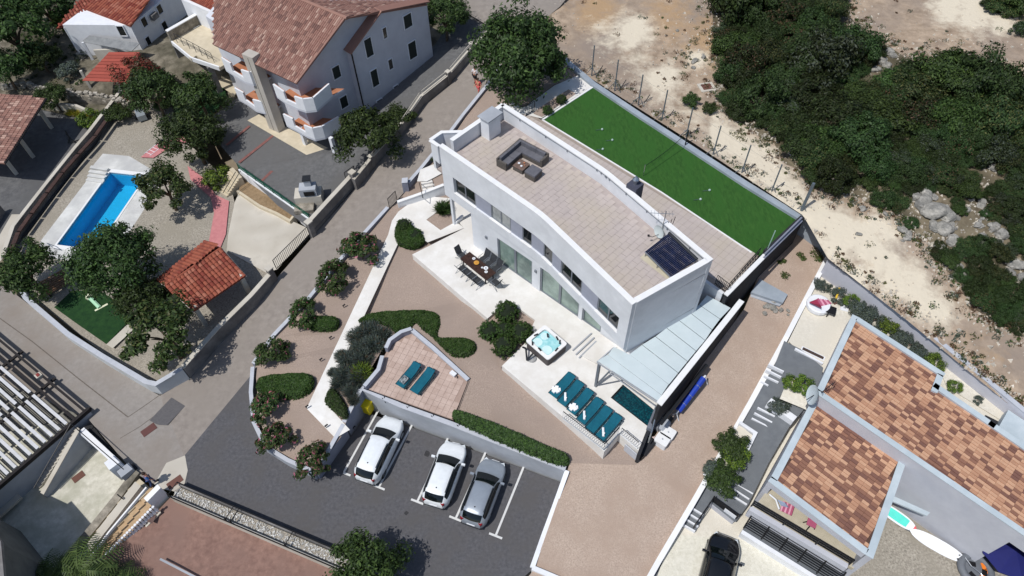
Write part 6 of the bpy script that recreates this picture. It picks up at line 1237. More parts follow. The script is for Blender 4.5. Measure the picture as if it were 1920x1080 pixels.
# rubble filled bed with rails between the car park and the brown court
gb = T('gravel_trough', 'long trough of pale stones between two dark rails below the car park', 'planter', P(480, 985, 0))
t0, t1 = P(331, 922, .1), P(650, 1058, .1); d = (t1 - t0).normalized(); nn = Vector((-d.y, d.x, 0)); t1 = t1 + d * .6
MB().wall([t0, t1], .62, -1, .16).build('stone_fill', m_pebble, gb)
for o_, h, m_ in ((.42, .42, m_darkwall), (-.42, .3, m_pale)): MB().wall([t0 + nn * o_, t1 + nn * o_], .14, -1.0, h).build('side_wall', m_, gb)
for o_ in (.42, -.5): MB().tube(t0 + nn * o_ + Vector((0, 0, .55)), t1 + nn * o_ + Vector((0, 0, .55)), .045, 5).build('rail', m_black, gb)
for t in (0, .33, .36, .66, 1): p = t0.lerp(t1, t); MB().tube(p - nn * .45 + Vector((0, 0, .2)), p - nn * .45 + Vector((0, 0, .8)), .04, 5).build('rail_post', m_black, gb); MB().tube(p - nn * .5 + Vector((0, 0, .6)), p + nn * .45 + Vector((0, 0, .6)), .03, 5).build('tie', m_black, gb)
vs = []; q = random.Random(4); pb_ = MB()
for k in range(900):
    p = t0.lerp(t1, q.random()) + nn * q.uniform(-.27, .27); s = q.uniform(.03, .075); pb_.box((p.x, p.y, .15), (s * 1.4, s, s), q.random() * 3)
pb_.build('pebbles', mat('pebble_white', (150, 148, 144), (222, 220, 214), 6, .95, island=.25), gb, kind='stuff')
dl = MB().wall([P(300, 1048, -.38), P(420, 1110, -.38)], .12, -.4, -.375).build('drain_channel', m_greywall); tag(dl, 'thin pale drain channel crossing the brown court', 'drain')
bp_ = patch('court_patch', mat('worn_tile', (92, 74, 70), (110, 88, 82), 3, .9), [(280, 968, -.42), (293, 966, -.4), (286, 982, -.42), (276, 978, -.43)], .01)
# palm at the bottom edge
def frond(mb, o, az, L_, lift, m=0):
    pts = []; 
    for k in range(8): t = k / 7; pts.append(o + Vector((math.cos(az) * L_ * t, math.sin(az) * L_ * t, lift * t - 1.15 * lift * t * t - .25 * t * t)))
    side = Vector((-math.sin(az), math.cos(az), 0))
    for k in range(1, 8):
        for h in (0, .5):
            p = pts[k - 1].lerp(pts[k], h); d = (pts[k] - pts[k - 1]).normalized(); w = L_ * .26 * math.sin(math.pi * min(1, (k - .4 + h) / 7.8)) + .05
            for s in (-1, 1): e = p + side * s * w + d * w * .55 - Vector((0, 0, w * .35)); mb.add([p, p + d * .09, e, e - d * .03], [(0, 1, 2, 3)], m)
    mb.pipe(pts, .02, 3, m); return mb
lm_palm = leafmat('leaf_palm', (54, 74, 38), (96, 114, 62), .1)
for lb, px, py, h, n, L_ in (('tall palm at the bottom edge beside the long stairs', 148, 1072, 3.8, 22, 2.3), ('shorter palm at the bottom edge left of the tall palm', 92, 1090, 3.2, 18, 2.1), ('palm crown cut by the bottom edge below the balusters', 212, 1102, 3.0, 18, 1.9)):
    g = P(px, py, -3 + h); o = T('palm_tree', lb, 'tree', (g.x, g.y, -3)); MB().tube((g.x, g.y, -3.2), (g.x, g.y, -3 + h), .2, 8, r2=.15).build('trunk', m_bark, o)
    for k in range(n): frond(MB(), Vector((g.x, g.y, -3 + h)), k * 2.399 + random.uniform(-.2, .2), L_ * random.uniform(.8, 1.1), random.uniform(.5, 1.7)).build('frond', lm_palm, o)
# ---------------------------------------------------------------- house on the right
m_parap = mat('pale_blue_coping', (182, 194, 200), (194, 204, 209), 1.2, .8, .05, 20, c3=(174, 186, 192), s3=.5)
m_nwall = mat('lilac_grey_render', (182, 184, 192), (192, 194, 201), 1.0, .9, .05, 25)
m_ntile = [flat('tile_peach', (200, 158, 128), .85), flat('tile_tan', (184, 140, 112), .85), flat('tile_umber', (142, 102, 84), .85), flat('tile_plum', (124, 88, 76), .85)]
m_rowshade = flat('tile_row_shade', (84, 62, 54), .9)  # darkened deck showing in the tile gaps paints the shadow lines between rows
nh = T('neighbour_house', 'low grey house with two mottled peach and brown tiled roofs on the right', 'house', P(1640, 870, 1)); UZ, LZ = 5.2, 4.3
up = [(1603, 603), (1756, 703), (1747, 727), (1850, 798), (1990, 895), (1990, 1045), (1540, 738)]
lowr = [(1533, 755), (1686, 860), (1626, 1032), (1455, 903)]
uw = [P(*q, UZ) for q in up]; lw2 = [P(*q, LZ) for q in lowr]
nstuff = dict(mats=m_ntile, weights=[.36, .26, .2, .18])
dU = (uw[1] - uw[0]).normalized(); pU = Vector((dU.y, -dU.x, 0)); pU = pU if pU.y < 0 else -pU
tiled(nh, uw, dU, -pU, .40, .215, nmax=300, kind='flat', under=m_rowshade, seed=11, name='tile', stagger=False, **nstuff)
dL = (lw2[1] - lw2[0]).normalized(); pL = Vector((dL.y, -dL.x, 0)); pL = pL if pL.y < 0 else -pL
low = T('lower_wing', 'lower tiled wing of the grey house with a narrow balcony facing the black car', 'house wing', P(1455, 920, .5))
tiled(low, lw2, dL, -pL, .40, .225, nmax=300, kind='flat', under=m_rowshade, seed=12, mats=m_ntile, weights=[.28, .2, .3, .22])
def ringwall(par, pts, z0, z1, t, m, mc, close=True, out=1, low_edges={}):
    v = [v2(p) for p in pts]; v = v + [v[0], v[1]] if close else v
    mb = MB(); cp = MB(); zb = z0
    for ei, (a, b) in enumerate(zip(v, v[1:len(v) - 1] if close else v[1:])):
        z0 = low_edges.get(ei, zb)
        d = (b - a).normalized(); nn = Vector((d.y, -d.x)) * t / 2 * out; mb.wall([a + nn - d * .0, b + nn + d * t], t, z0, z1 - .05); cp.wall([a + nn - d * .02, b + nn + d * (t + .02)], t + .06, z1 - .05, z1)
    mb.build('wall', m, par); cp.build('coping', mc, par)
areaU = sum(uw[i].x * uw[(i + 1) % len(uw)].y - uw[(i + 1) % len(uw)].x * uw[i].y for i in range(len(uw)))
ringwall(nh, uw, -.5, UZ + .18, .3, m_nwall, m_parap, out=1 if areaU > 0 else -1, low_edges={5: 4.1})
areaL = sum(lw2[i].x * lw2[(i + 1) % 4].y - lw2[(i + 1) % 4].x * lw2[i].y for i in range(4))
ringwall(low, lw2, -.5, LZ + .15, .32, m_nwall, m_parap, out=1 if areaL > 0 else -1, low_edges={2: LZ - .45})
fa, fb = v2(uw[6]), v2(uw[5]); fd = (fb - fa).normalized(); fin = Vector((-fd.y, fd.x)); qs = v2(P2(1830, 1044, .3)); qs = fa + fd * (qs - fa).dot(fd)
MB().prism([tuple(p[:2]) for p in uw[:5]] + [tuple(fb + fin * 3.2), tuple(qs + fin * 3.2), tuple(qs), tuple(fa)], -.5, UZ - .2).build('core', m_nwall, nh)
fo = -fin * .15; MB().wall([fa + fo, qs + fo], .3, -.5, 4.1).build('facade', m_nwall, nh)
la_, lb2 = v2(lw2[2]), v2(lw2[3]); ldn = (lb2 - la_).normalized(); lin_ = Vector((-ldn.y, ldn.x)); lin_ = lin_ if lin_.dot(v2(lw2[0]) - la_) > 0 else -lin_
MB().prism([tuple(p[:2]) for p in lw2[:2]] + [tuple(la_ + lin_ * 2.0), tuple(lb2 + lin_ * 2.0)], -.5, LZ - .2).build('core', m_nwall, low)
# facade recess with a white shelf (window hood) on the grey wall
wa, wb_ = P(1672, 944, 3.2), P(1738, 972, 3.2); ho = MB().slab([P(1676, 930, 2.9), P(1744, 961, 2.9), P(1738, 967, 2.9), P(1672, 939, 2.9)], .12).build('window_hood', m_parap, nh)
# balcony of the lower wing
BZ = 2.4; blc = [P2(*q, BZ) for q in ((1470, 880), (1650, 1010), (1600, 1066), (1412, 953))]
MB().prism(blc, BZ - .3, BZ).build('balcony', mat('balcony_sand', (176, 168, 148), (190, 182, 162), 2, .9), low)
e0, e1 = P(1408, 950, BZ + .3), P(1592, 1060, BZ + .3); MB().wall([e0, e1], .3, BZ - .8, BZ + .12).build('balcony_wall', m_nwall, low)
for z in (.35, .6, .85): MB().tube(e0 + Vector((.1, .1, z - .3)), e1 + Vector((.1, .1, z - .3)), .05, 5).build('balcony_rail', m_black, low)
for k in range(4): p = e0.lerp(e1, k / 3) + Vector((.1, .1, 0)); MB().tube((p.x, p.y, BZ), (p.x, p.y, BZ + .9), .05, 5).build('rail_post', m_black, low)
# lower front gallery with slate floor and dark louvre railing
s0, s1 = P(1397, 985, 1.0), P(1570, 1092, 1.0)
MB().prism([P2(*q, .9) for q in ((1410, 972), (1590, 1075), (1570, 1100), (1393, 992))], .2, .88).build('gallery_floor', m_slate, low)
lr = T('louvre_railing', 'long black railing of closely set bars below the balcony', 'railing', s0); dd = (s1 - s0).normalized(); nn = Vector((-dd.y, dd.x, 0))
for k in range(7): MB().tube(s0 + nn * (-.16 + .07 * k) + Vector((0, 0, .15 + .14 * k)), s1 + nn * (-.16 + .07 * k) + Vector((0, 0, .15 + .14 * k)), .028, 4).build('bar', m_black, lr)
for k in range(6): p = s0.lerp(s1, k / 5); MB().tube(p + Vector((0, 0, -.1)) - nn * .16, p + nn * .3 + Vector((0, 0, 1.05)), .045, 5).build('post', m_black, lr)
gw_ = MB().wall([s0 - nn * .35 + Vector((0, 0, -.4)), s1 - nn * .35 + Vector((0, 0, -.4))], .25, -.3, .78).build('gallery_wall', m_render, low)
# corner railing by the black car
cr = T('corner_railing', 'black corner railing of closely set bars at the foot of the slate steps', 'railing', P(1340, 945, .6))
c0, c1, c2 = P(1300, 990, .45), P(1333, 942, .75), P(1378, 975, .75)
for k in range(7):
    z = Vector((0, 0, .12 + .13 * k)); MB().pipe([c1 + z, c2 + z], .025, 4).build('bar', m_black, cr)
for z in (.2, .95): MB().tube(c0 + Vector((0, 0, z)), c1 + Vector((0, 0, z)), .03, 5).build('bar', m_black, cr)
for p in (c0, c1, c2): MB().tube(p, p + Vector((0, 0, 1.0)), .045, 5).build('post', m_black, cr)
MB().wall([c1, c2], .2, -.2, .74).build('base_wall', m_nwall, cr)
pp = c1.lerp(c2, .72); MB().box((pp.x, pp.y - .06, .95), (.75, .04, .4), math.atan2((c2 - c1).y, (c2 - c1).x)).build('panel', m_render, cr)
# slate path with white nosings, raised pale beds
nos = [((1440, 684), (1469, 698), 3.78), ((1436, 694), (1464, 708), 3.58), ((1432, 705), (1459, 718), 3.39), ((1426, 716), (1440, 724), 3.17), ((1420, 765), (1452, 782), 2.67), ((1414, 775), (1447, 793), 2.53), ((1409, 785), (1443, 803), 2.38), ((1424, 812), (1446, 824), 2.1), ((1420, 823), (1443, 835), 1.95), ((1417, 834), (1440, 846), 1.81), ((1410, 844), (1437, 858), 1.67), ((1407, 855), (1435, 870), 1.52), ((1394, 879), (1425, 896), 1.31), ((1390, 888), (1420, 906), 1.23), ((1387, 899), (1417, 916), 1.16), ((1382, 909), (1411, 927), 1.09), ((1375, 918), (1404, 937), 1.02), ((1366, 926), (1400, 947), 0.98), ((1292, 950), (1318, 966), 0.7), ((1285, 960), (1313, 977), 0.56), ((1279, 970), (1309, 988), 0.44), ((1273, 980), (1303, 997), 0.33)]
ns = T('slate_steps', 'slate steps with thin white nosings running down beside the grey house', 'steps', P(1420, 800, 1.5))
for a, b, z in nos: p, q = P(*a, z), P(*b, z); MB().wall([p, q], .09, z - .2, z + .1).build('nosing', m_render, ns)
for k, (px, py) in enumerate(((1273, 1010), (1262, 1031), (1251, 1052), (1240, 1075))):
    p = P(px, py, .02); o = T('stepping_slab', ['uppermost', 'second', 'third', 'lowest'][k] + ' square slate stepping slab along the white boundary wall', 'slab', p, group='slate stepping slabs'); MB().box((p.x, p.y, -.02), (.85, .7, .08), math.radians(-35)).build('stone', m_slate, o)
patch('pale_yard', m_pebble, [(1570, 1085, .3), (1600, 1020, .3), (1650, 930, .3), (1700, 930, .3), (1840, 1030, .3), (1990, 1130, .3), (1990, 1150, .3), (1560, 1150, .3)], .0)
pxwall('planter_wall', 'white planter wall along the bed with the lowest green bushes', m_render, [(1318, 890, 1.09, .25), (1362, 922, 1.09, .25), (1415, 815, 2.31, .25), (1385, 795, 2.6, .25)], .2, None, down=.9)
pxwall('planter_wall', 'white edge below the pale bed beside the slate landing', m_render, [(1440, 755, 3.03, .3), (1488, 790, 3.03, .3)], .45, None)
pxwall('planter_wall', 'thin white edging between the slate path and the pale terrace', m_render, [(1490, 655, 4.15, .12), (1542, 683, 4.15, .12)], .14, None)
# flat pale shed roof at the right edge and dark cover
ax = T('annex_roof', 'flat pale blue annex roof at the right edge beside the retaining wall', 'annex', P(1890, 800, 4.6)); MB().prism([P2(*q, 4.8) for q in ((1889, 770), (1990, 838), (1990, 900), (1862, 818))], 3, 4.9).build('block', m_parap, ax); MB().prism([P2(*q, 4.3) for q in ((1848, 778), (1872, 790), (1862, 806), (1840, 790))], 4.1, 4.3).build('skylight', m_anth, ax)
# things on the upper terrace
dc = T('lounge_set', 'round canopy daybed with crimson hood and striped pink cushion on the pale terrace', 'daybed', P(1535, 570, 3.3)); c = G(1532, 576); bz = c.z
m_crim = flat('crimson_fabric', (150, 46, 76), .9); m_pnk = flat('pink_fabric', (214, 150, 170), .9); m_pnk2 = flat('rose_fabric', (168, 84, 112), .9)
MB().lathe((c.x, c.y, bz), [(.7, 0), (.78, .15), (.78, .4), (.7, .46)], 18).build('base', m_render, dc)
q0 = P(1519, 563, bz + .9); MB().slab([P(1518, 566, bz + .75), P(1541, 577, bz + .75), P(1537, 570, bz + 1.15), P(1531, 561, bz + 1.2)], .06).build('hood', m_crim, dc)
for k in range(5):
    a, b = P(1532 + 4.4 * k, 560 - 1.2 * k + (2 * k), bz + .6), P(1540 + 4.2 * k - 8 + 8, 574 - 3.2 * k + (2.2 * k), bz + .5); MB().slab([a, b, b + Vector((.12, .05, 0)), a + Vector((.12, .05, 0))], .08).build('stripe', m_pnk if k % 2 else m_pnk2, dc)
tt = T('side_table', 'small black square side table beside the daybed', 'table', P(1554, 588, 3.2)); c = G(1554, 588); MB().box((c.x, c.y, c.z + .4), (.62, .62, .05), -.5).build('top', m_black, tt)
for sx in (-.24, .24):
    for sy in (-.24, .24): MB().box((c.x + sx, c.y + sy, c.z), (.06, .06, .4), -.5).build('leg', m_black, tt)
dt = T('floor_light', 'small white square plate on the pale terrace beside the house corner', 'plate', P(1583, 578, 3.2)); c = G(1583, 578); MB().box((c.x, c.y, c.z), (.5, .5, .06), -.4).build('plate', m_render, dt); MB().box((c.x, c.y, c.z + .06), (.14, .14, .05), -.4).build('knob', m_greywall, dt)
tyc = T('toy_crane', 'small yellow toy arm leaning at the terrace edge', 'toy', P(1567, 562, 3.2)); c = G(1565, 566); MB().tube((c.x, c.y, c.z + .1), (c.x + .35, c.y + .75, c.z + .55), .07, 6).build('arm', flat('toy_yellow', (224, 186, 60), .6), tyc); MB().box((c.x - .05, c.y - .1, c.z), (.2, .25, .2), .4).build('foot', flat('toy_brown', (120, 84, 74), .7), tyc)
gr = T('floor_grille', 'long dark brown grille set in the pale terrace', 'grille', P(1524, 663, 3.0)); c = G(1524, 663); MB().box((c.x, c.y, c.z), (1.5, .34, .03), math.radians(-35)).build('frame', m_render, gr); MB().box((c.x, c.y, c.z + .03), (1.35, .2, .03), math.radians(-35)).build('slots', flat('grille_brown', (70, 56, 50), .8), gr)
# chairs on the balcony
ch2 = T('balcony_lounger', 'white framed lounge chair with pink striped seat on the balcony', 'chair', P(1470, 955, BZ)); c = P(1472, 958, BZ); an_b = math.radians(-30)
for k in range(6): p = c + Vector((math.cos(an_b), math.sin(an_b), 0)) * (-.28 + .11 * k); MB().box((p.x, p.y, BZ + .4), (.1, .62, .05), an_b).build('seat_stripe', m_pnk2 if k % 2 else m_pnk, ch2)
MB().pipe([P(1443, 927, BZ + .4), P(1455, 937, BZ + .5), P(1461, 955, BZ + .5)], .05, 6).build('frame', m_render, ch2); MB().slab([P(1458, 938, BZ + .8), P(1472, 944, BZ + .8), P(1478, 952, BZ + .5), P(1464, 948, BZ + .5)], .05).build('backrest', flat('blue_fabric', (150, 164, 186), .9), ch2)
ch3 = T('balcony_stool', 'small dark stool with pink cushion on the balcony', 'stool', P(1516, 985, BZ)); c = P(1517, 986, BZ); MB().box((c.x, c.y, BZ + .42), (.5, .42, .07), an_b).build('cushion', m_pnk2, ch3); 
for sx, sy in ((-.28, .2), (.3, .18), (-.22, -.24), (.24, -.2)): MB().tube((c.x + sx * .6, c.y + sy * .6, BZ + .42), (c.x + sx, c.y + sy, BZ), .035, 5).build('leg', m_black, ch3)
# dish and aerial on the party wall
ds = T('satellite_dish', 'large pale satellite dish with thin aerial at the corner between the two tiled roofs', 'satellite dish', P(1525, 742, UZ))
def dish(par, c, r, aim, m):
    aim = Vector(aim).normalized(); u = aim.orthogonal().normalized(); w = aim.cross(u); mb = MB(); n = 18; rings = [(0, 0), (.4, .03), (.75, .1), (1, .2)]; vs = [c - aim * 0]
    for rr, d in rings[1:]:
        for i in range(n): t = 6.2832 * i / n; vs.append(c + (u * math.cos(t) + w * math.sin(t)) * r * rr + aim * d * r)
    fs = [(0, 1 + i, 1 + (i + 1) % n) for i in range(n)]
    for k in range(2): fs += [(1 + k * n + i, 1 + (k + 1) * n + i, 1 + (k + 1) * n + (i + 1) % n, 1 + k * n + (i + 1) % n) for i in range(n)]
    back = [Vector(v) - aim * .03 for v in vs]; m0 = len(vs); fs2 = [tuple(i + m0 for i in f[::-1]) for f in fs]; mb.add(vs + back, fs + fs2); return mb.build('dish', m, par)
c = P(1526, 741, UZ + .5); dish(ds, c, .6, (-.95, .1, .25), m_parap); MB().tube(c - Vector((0, 0, 1.4)), c - Vector((0, 0, .1)), .05, 6).build('mast', m_steel, ds); MB().tube(c, c + Vector((-.7, -.5, .4)), .025, 5).build('feed_arm', m_alud, ds)
p = P(1540, 736, UZ + .4); MB().tube(p, P(1566, 716, UZ + 1.4), .025, 5).build('aerial_boom', m_alud, ds)
for k in range(4): q = p.lerp(P(1566, 716, UZ + 1.4), .25 + .22 * k); MB().tube(q + Vector((-.25, -.3, 0)), q + Vector((.25, .3, 0)), .012, 4).build('aerial_rod', m_alud, ds)
# boards, boat, tent
def board(name, label, a, b, wd, z, ma, mb_, mc, fins=False):
    A, B = P(*a, z), P(*b, z); o = T(name, label, 'paddleboard', A); d = (B - A); L_ = d.length; d.normalize(); s = Vector((-d.y, d.x, .55)).normalized()
    def out(k, off, t0=0., t1=1.):
        pts = []; N_ = 14
        for i in range(N_ + 1): t = t0 + (t1 - t0) * i / N_; w = wd * .5 * k * (1 - abs(2 * t - 1) ** 2.6) ** .6 if 0 < t < 1 else .03; pts.append((t, w))
        return [A + d * L_ * t + s * w + Vector((0, 0, off)) for t, w in pts] + [A + d * L_ * t - s * w + Vector((0, 0, off)) for t, w in reversed(pts)]
    MB().slab(out(1, 0), .11).build('hull', ma, o); MB().slab(out(.72, .025, .03, .78), .02).build('deck_pad', mb_, o); MB().slab(out(1.0, .012, .93, .995), .02).build('nose', mc, o)
    if fins:
        for t, w in ((.9, 0), (.86, .12), (.86, -.12)): p = A + d * L_ * t + s * w; MB().tube(p, p + Vector((0, -.02, .12)), .05, 4, r2=.02).build('fin', m_black, o)
    return o
board('paddleboard', 'turquoise and white paddleboard with red tip leaning on the grey house', (1646, 944), (1718, 994), .72, .62, m_render, flat('turquoise', (52, 204, 186), .5), flat('board_red', (206, 66, 70), .5))
board('paddleboard', 'plain white paddleboard with black edge and fins leaning on the grey house', (1706, 993), (1812, 1053), .74, .58, m_render, flat('board_white', (236, 238, 238), .4), flat('board_white', (0, 0, 0)), True)
for k in range(7): p = P(1668 + 19 * k, 966 + 12.4 * k, .31); o = T('edge_paver', 'dark square paver in the row under the paddleboards', 'paver', p, group='dark pavers under the paddleboards'); MB().box((p.x, p.y, .22), (.42, .42, .12), -.55).build('stone', m_slate, o)
bt = T('inflatable_boat', 'grey inflatable towable with orange and black markings at the bottom right', 'inflatable', P(1826, 1068, .3)); c = P(1826, 1070, .3); m_gry = flat('inflatable_grey', (104, 108, 114), .6)
def torus(c, R_, r, m, par, nm, n=20, k=8, sc=1.0):
    vs, fs = [], []
    for i in range(n):
        a = 6.2832 * i / n
        for j in range(k): b = 6.2832 * j / k; vs.append((c.x + (R_ + r * math.cos(b)) * math.cos(a), c.y + (R_ + r * math.cos(b)) * math.sin(a) * sc, c.z + r + r * math.sin(b)))
    for i in range(n):
        for j in range(k): fs.append((i * k + j, ((i + 1) % n) * k + j, ((i + 1) % n) * k + (j + 1) % k, i * k + (j + 1) % k))
    return MB().add(vs, fs).build(nm, m, par, smooth=True)
torus(c, .78, .22, m_gry, bt, 'tube'); MB().lathe((c.x, c.y, .32), [(.7, 0), (.7, .2), (.6, .24)], 16).build('floor', m_gry, bt)
for dx, dy, m_ in ((-.1, .3, m_black), (-.35, -.3, m_black), (.38, -.2, m_black), (.5, .15, flat('orange', (236, 128, 40), .6)), (.15, -.45, flat('orange', (0, 0, 0))), (.62, -.15, flat('orange', (0, 0, 0)))): MB().box((c.x + dx, c.y + dy, .56), (.36, .26, .03), dx * 3).build('patch', m_, bt)
MB().pipe([c + Vector((-.5, .6, .5)), c + Vector((-.35, .1, .52)), c + Vector((0, -.3, .52)), c + Vector((.1, -.6, .5))], .03, 5).build('strap', m_steel, bt)
tn = T('parasol', 'dark navy blue parasol canopy in the recess of the grey house', 'parasol', P(1895, 1030, .3)); m_navy = flat('navy_fabric', (20, 26, 92), .8)
c = P(1898, 1032, 2.2); MB().lathe((c.x, c.y, 1.9), [(1.5, 0), (1.5, .04), (.75, .36), (.05, .62)], 8).build('canopy', m_navy, tn); MB().tube((c.x, c.y, 0), (c.x, c.y, 2.0), .04, 6).build('pole', m_alud, tn)
patch('recess_floor', m_slate, [(1830, 1035, .34), (1860, 1015, .34), (1990, 1095, .34), (1990, 1130, .34), (1925, 1095, .34)], .02)
sto2 = T('stool', 'brown low stool with a white cloth beside the navy parasol', 'stool', P(1868, 1045, .34)); c = P(1868, 1046, .36); MB().box((c.x, c.y, .36), (.4, .4, .4), .3).build('seat', m_wood, sto2); MB().box((c.x + .3, c.y - .1, .76), (.3, .2, .03), .3).build('cloth', m_render, sto2)
# ---------------------------------------------------------------- villa furniture
m_teal = mat('teal_cushion', (14, 84, 104), (20, 98, 116), 3, .9, .1, 30, obj=True)
m_teald = flat('teal_frame', (14, 58, 70), .7)
m_towel = flat('white_towel', (232, 234, 236), .95)
def lounger_proto():
    o = T('sun_lounger', 'x', 'sun lounger'); ln, wd = 1.95, .60
    MB().box((-.30, 0, .30), (1.32, wd, .07)).build('seat_pad', m_teal, o, world=False)
    mb = MB(); x0, x1, z0, z1 = .36, .95, .30, .52
    vs = [(x0, -wd / 2, z0), (x1, -wd / 2, z1), (x1, wd / 2, z1), (x0, wd / 2, z0)]; mb.slab([Vector(v) + Vector((0, 0, .07)) for v in vs], .07).build('backrest', m_teal, o, world=False)
    f = MB()
    for y in (-.36, .36): f.box((0, y, .24), (1.9, .05, .06))
    for x in (-.9, 0, .9): f.box((x, 0, .25), (.05, .72, .05))
    f.build('frame', m_teald, o, world=False)
    for x in (-.75, .7):
        for y in (-.33, .33): MB().box((x, y, 0), (.06, .05, .26)).build('leg', m_teald, o, world=False)
    MB().box((1.0, 0, .46), (.08, .5, .05)).build('headrest', m_teald, o, world=False)
    return o
lp = lounger_proto(); spots = [(1054.5, 723, TZ, 'leftmost of the row of six, with a crumpled white towel'), (1070.7, 738, TZ, 'second of the row of six, with a rolled towel'), (1088.7, 753.5, TZ, 'third of the row of six, with a crumpled towel near the railing'), (1107, 771, TZ, 'fourth of the row of six, with a rolled towel at its middle'), (1123.4, 787.3, TZ, 'fifth of the row of six, the only one without a towel'), (1141.5, 801, TZ, 'last of the row of six, beside the railing corner'), (766.5, 703.5, 2.26, 'left one of the pair on the sun terrace, under a bag'), (793, 714.5, 2.26, 'right one of the pair on the sun terrace, empty')]
for k, (px, py, z, lb) in enumerate(spots):
    c = P(px, py, z + .35); o = lp if k == 0 else copy_thing(lp, (0, 0, 0)); o.location = (c.x, c.y, z); o.rotation_euler.z = math.radians(47 if k < 6 else 56); o['label'] = 'teal sun lounger, ' + lb; o['group'] = 'teal sun loungers'
for px, py, kind, lb in ((1042.5, 731, 'c', 'first lounger from the left'), (1060, 745, 'r', 'second lounger'), (1075, 764, 'c', 'third lounger'), (1095.5, 779.5, 'r', 'fourth lounger'), (1131, 811, 'r', 'last lounger of the row')):
    c = P(px, py, TZ + .38); o = T('towel', ('crumpled' if kind == 'c' else 'rolled') + ' white towel lying on the ' + lb, 'towel', c)
    if kind == 'r': MB().tube(c + Vector((-.02, -.28, .07)), c + Vector((.02, .28, .07)), .075, 8).build('roll', m_towel, o); MB().box(c + Vector((.0, -.1, .12)), (.17, .07, .03)).build('fold', m_towel, o)
    else:
        for k in range(5): a = k * 1.3; MB().box(c + Vector((math.cos(a) * .14, math.sin(a) * .12, .0)), (.3, .22, .06 + .02 * k), a).build('fold', m_towel, o)
c = P(758, 713, 2.68); o = T('beach_bag', 'dark and pale patterned bag on the foot of the left sun terrace lounger', 'bag', c)
MB().box(c + Vector((0, 0, -.02)), (.5, .42, .16), .9).build('body', mat('bag_cloth', (40, 46, 52), (176, 184, 186), 14, .9), o); MB().pipe([c + Vector((-.15, 0, .14)), c + Vector((-.1, .1, .26)), c + Vector((.1, .1, .26)), c + Vector((.15, 0, .14))], .015, 4).build('handle', m_black, o)
c = P(850, 702, 2.3); o = T('terrace_lamp', 'small white box lamp with a dark bracket on the kerb of the sun terrace', 'lamp', c); MB().box((c.x, c.y, 2.28), (.42, .28, .2), -.7).build('box', m_render, o); MB().pipe([c + Vector((.15, -.1, .05)), c + Vector((.28, -.2, .05)), c + Vector((.25, -.3, -.05))], .025, 4).build('bracket', m_black, o)
# hot tub
tubc = P(1024.5, 641.5, TZ + .85); ta = math.radians(42.5); hx, hy = .88, 1.02
ht = T('hot_tub', 'square white hot tub with pale turquoise water and dark headrests on the terrace', 'hot tub', (tubc.x, tubc.y, TZ))
def rrect(hx, hy, r, n=4):
    pts = []
    for sx, sy, a0 in ((1, 1, 0), (-1, 1, 90), (-1, -1, 180), (1, -1, 270)):
        for k in range(n + 1): a = math.radians(a0 + 90 * k / n); pts.append((sx * (hx - r) + r * math.cos(a), sy * (hy - r) + r * math.sin(a)))
    return pts
def tloc(pts): return [(tubc.x + x * math.cos(ta) - y * math.sin(ta), tubc.y + x * math.sin(ta) + y * math.cos(ta)) for x, y in pts]
MB().prism(tloc(rrect(hx, hy, .14)), TZ, TZ + .44).build('cabinet', flat('cabinet_brown', (76, 70, 70), .8), ht)
_sk = [Vector(p) for p in tloc(rrect(hx - .03, hy - .03, .14))]; MB().wall(_sk + _sk[:1], .06, TZ + .43, TZ + .80).build('skirt', flat('cabinet_brown', (76, 70, 70), .8), ht)
inner = [(x * .8 + .02 * math.sin(7 * a), y * .8) for a, (x, y) in enumerate(rrect(hx, hy, .3, 5))]
outer = rrect(hx + .03, hy + .03, .16, 5); n = len(outer); io, oo = tloc(inner), tloc(outer); mb = MB()
vs = [(x, y, TZ + .87) for x, y in oo] + [(x, y, TZ + .87) for x, y in io] + [(x, y, TZ + .77) for x, y in oo] + [(x, y, TZ + .45) for x, y in io]
mb.add(vs, [(i, (i + 1) % n, n + (i + 1) % n, n + i) for i in range(n)] + [(2 * n + i, 2 * n + (i + 1) % n, (i + 1) % n, i) for i in range(n)] + [(n + i, n + (i + 1) % n, 3 * n + (i + 1) % n, 3 * n + i) for i in range(n)]); mb.build('rim', m_cap, ht)
MB().prism(io, TZ + .45, TZ + .5).build('basin', flat('spa_shell', (222, 234, 236), .3), ht)
m_spa = mat('spa_water', (128, 196, 202), (176, 222, 224), 1.9, .08, .2, 5, spec=.5, detail=3); MB().prism(offp(io, -.03), TZ + .70, TZ + .74).build('water', m_spa, ht)
for x, y, a in ((-.74, .55, .8), (-.1, .86, -.3), (.42, .3, .9), (.7, -.3, 1.2), (.05, -.88, .2), (-.72, -.1, 1.4), (.62, -.62, .7)):
    q = tloc([(x, y)])[0]; MB().box((q[0], q[1], TZ + .87), (.3, .1, .05), ta + a).build('headrest', m_anth, ht)
for x, y, r, w in ((-.35, .45, .34, .3), (.3, .45, .3, .3), (-.35, -.4, .36, .3)):
    q = tloc([(x, y)])[0]; MB().lathe((q[0], q[1], TZ + .735), [(r, 0), (r * .92, .008)], 12).build('seat_edge', mat('spa_seat', (196, 226, 228), (206, 232, 233), 2, .2), ht)
hd = T('cover_lifter', 'dark grey bent tube cover lifter beside the hot tub', 'lifter', P(987, 676, TZ)); MB().pipe([P(980, 651, TZ + .3), P(986, 653, TZ + .5), P(988, 676, TZ + .2), P(999, 663, TZ + .6)], .06, 6).build('tube', m_alud, hd)
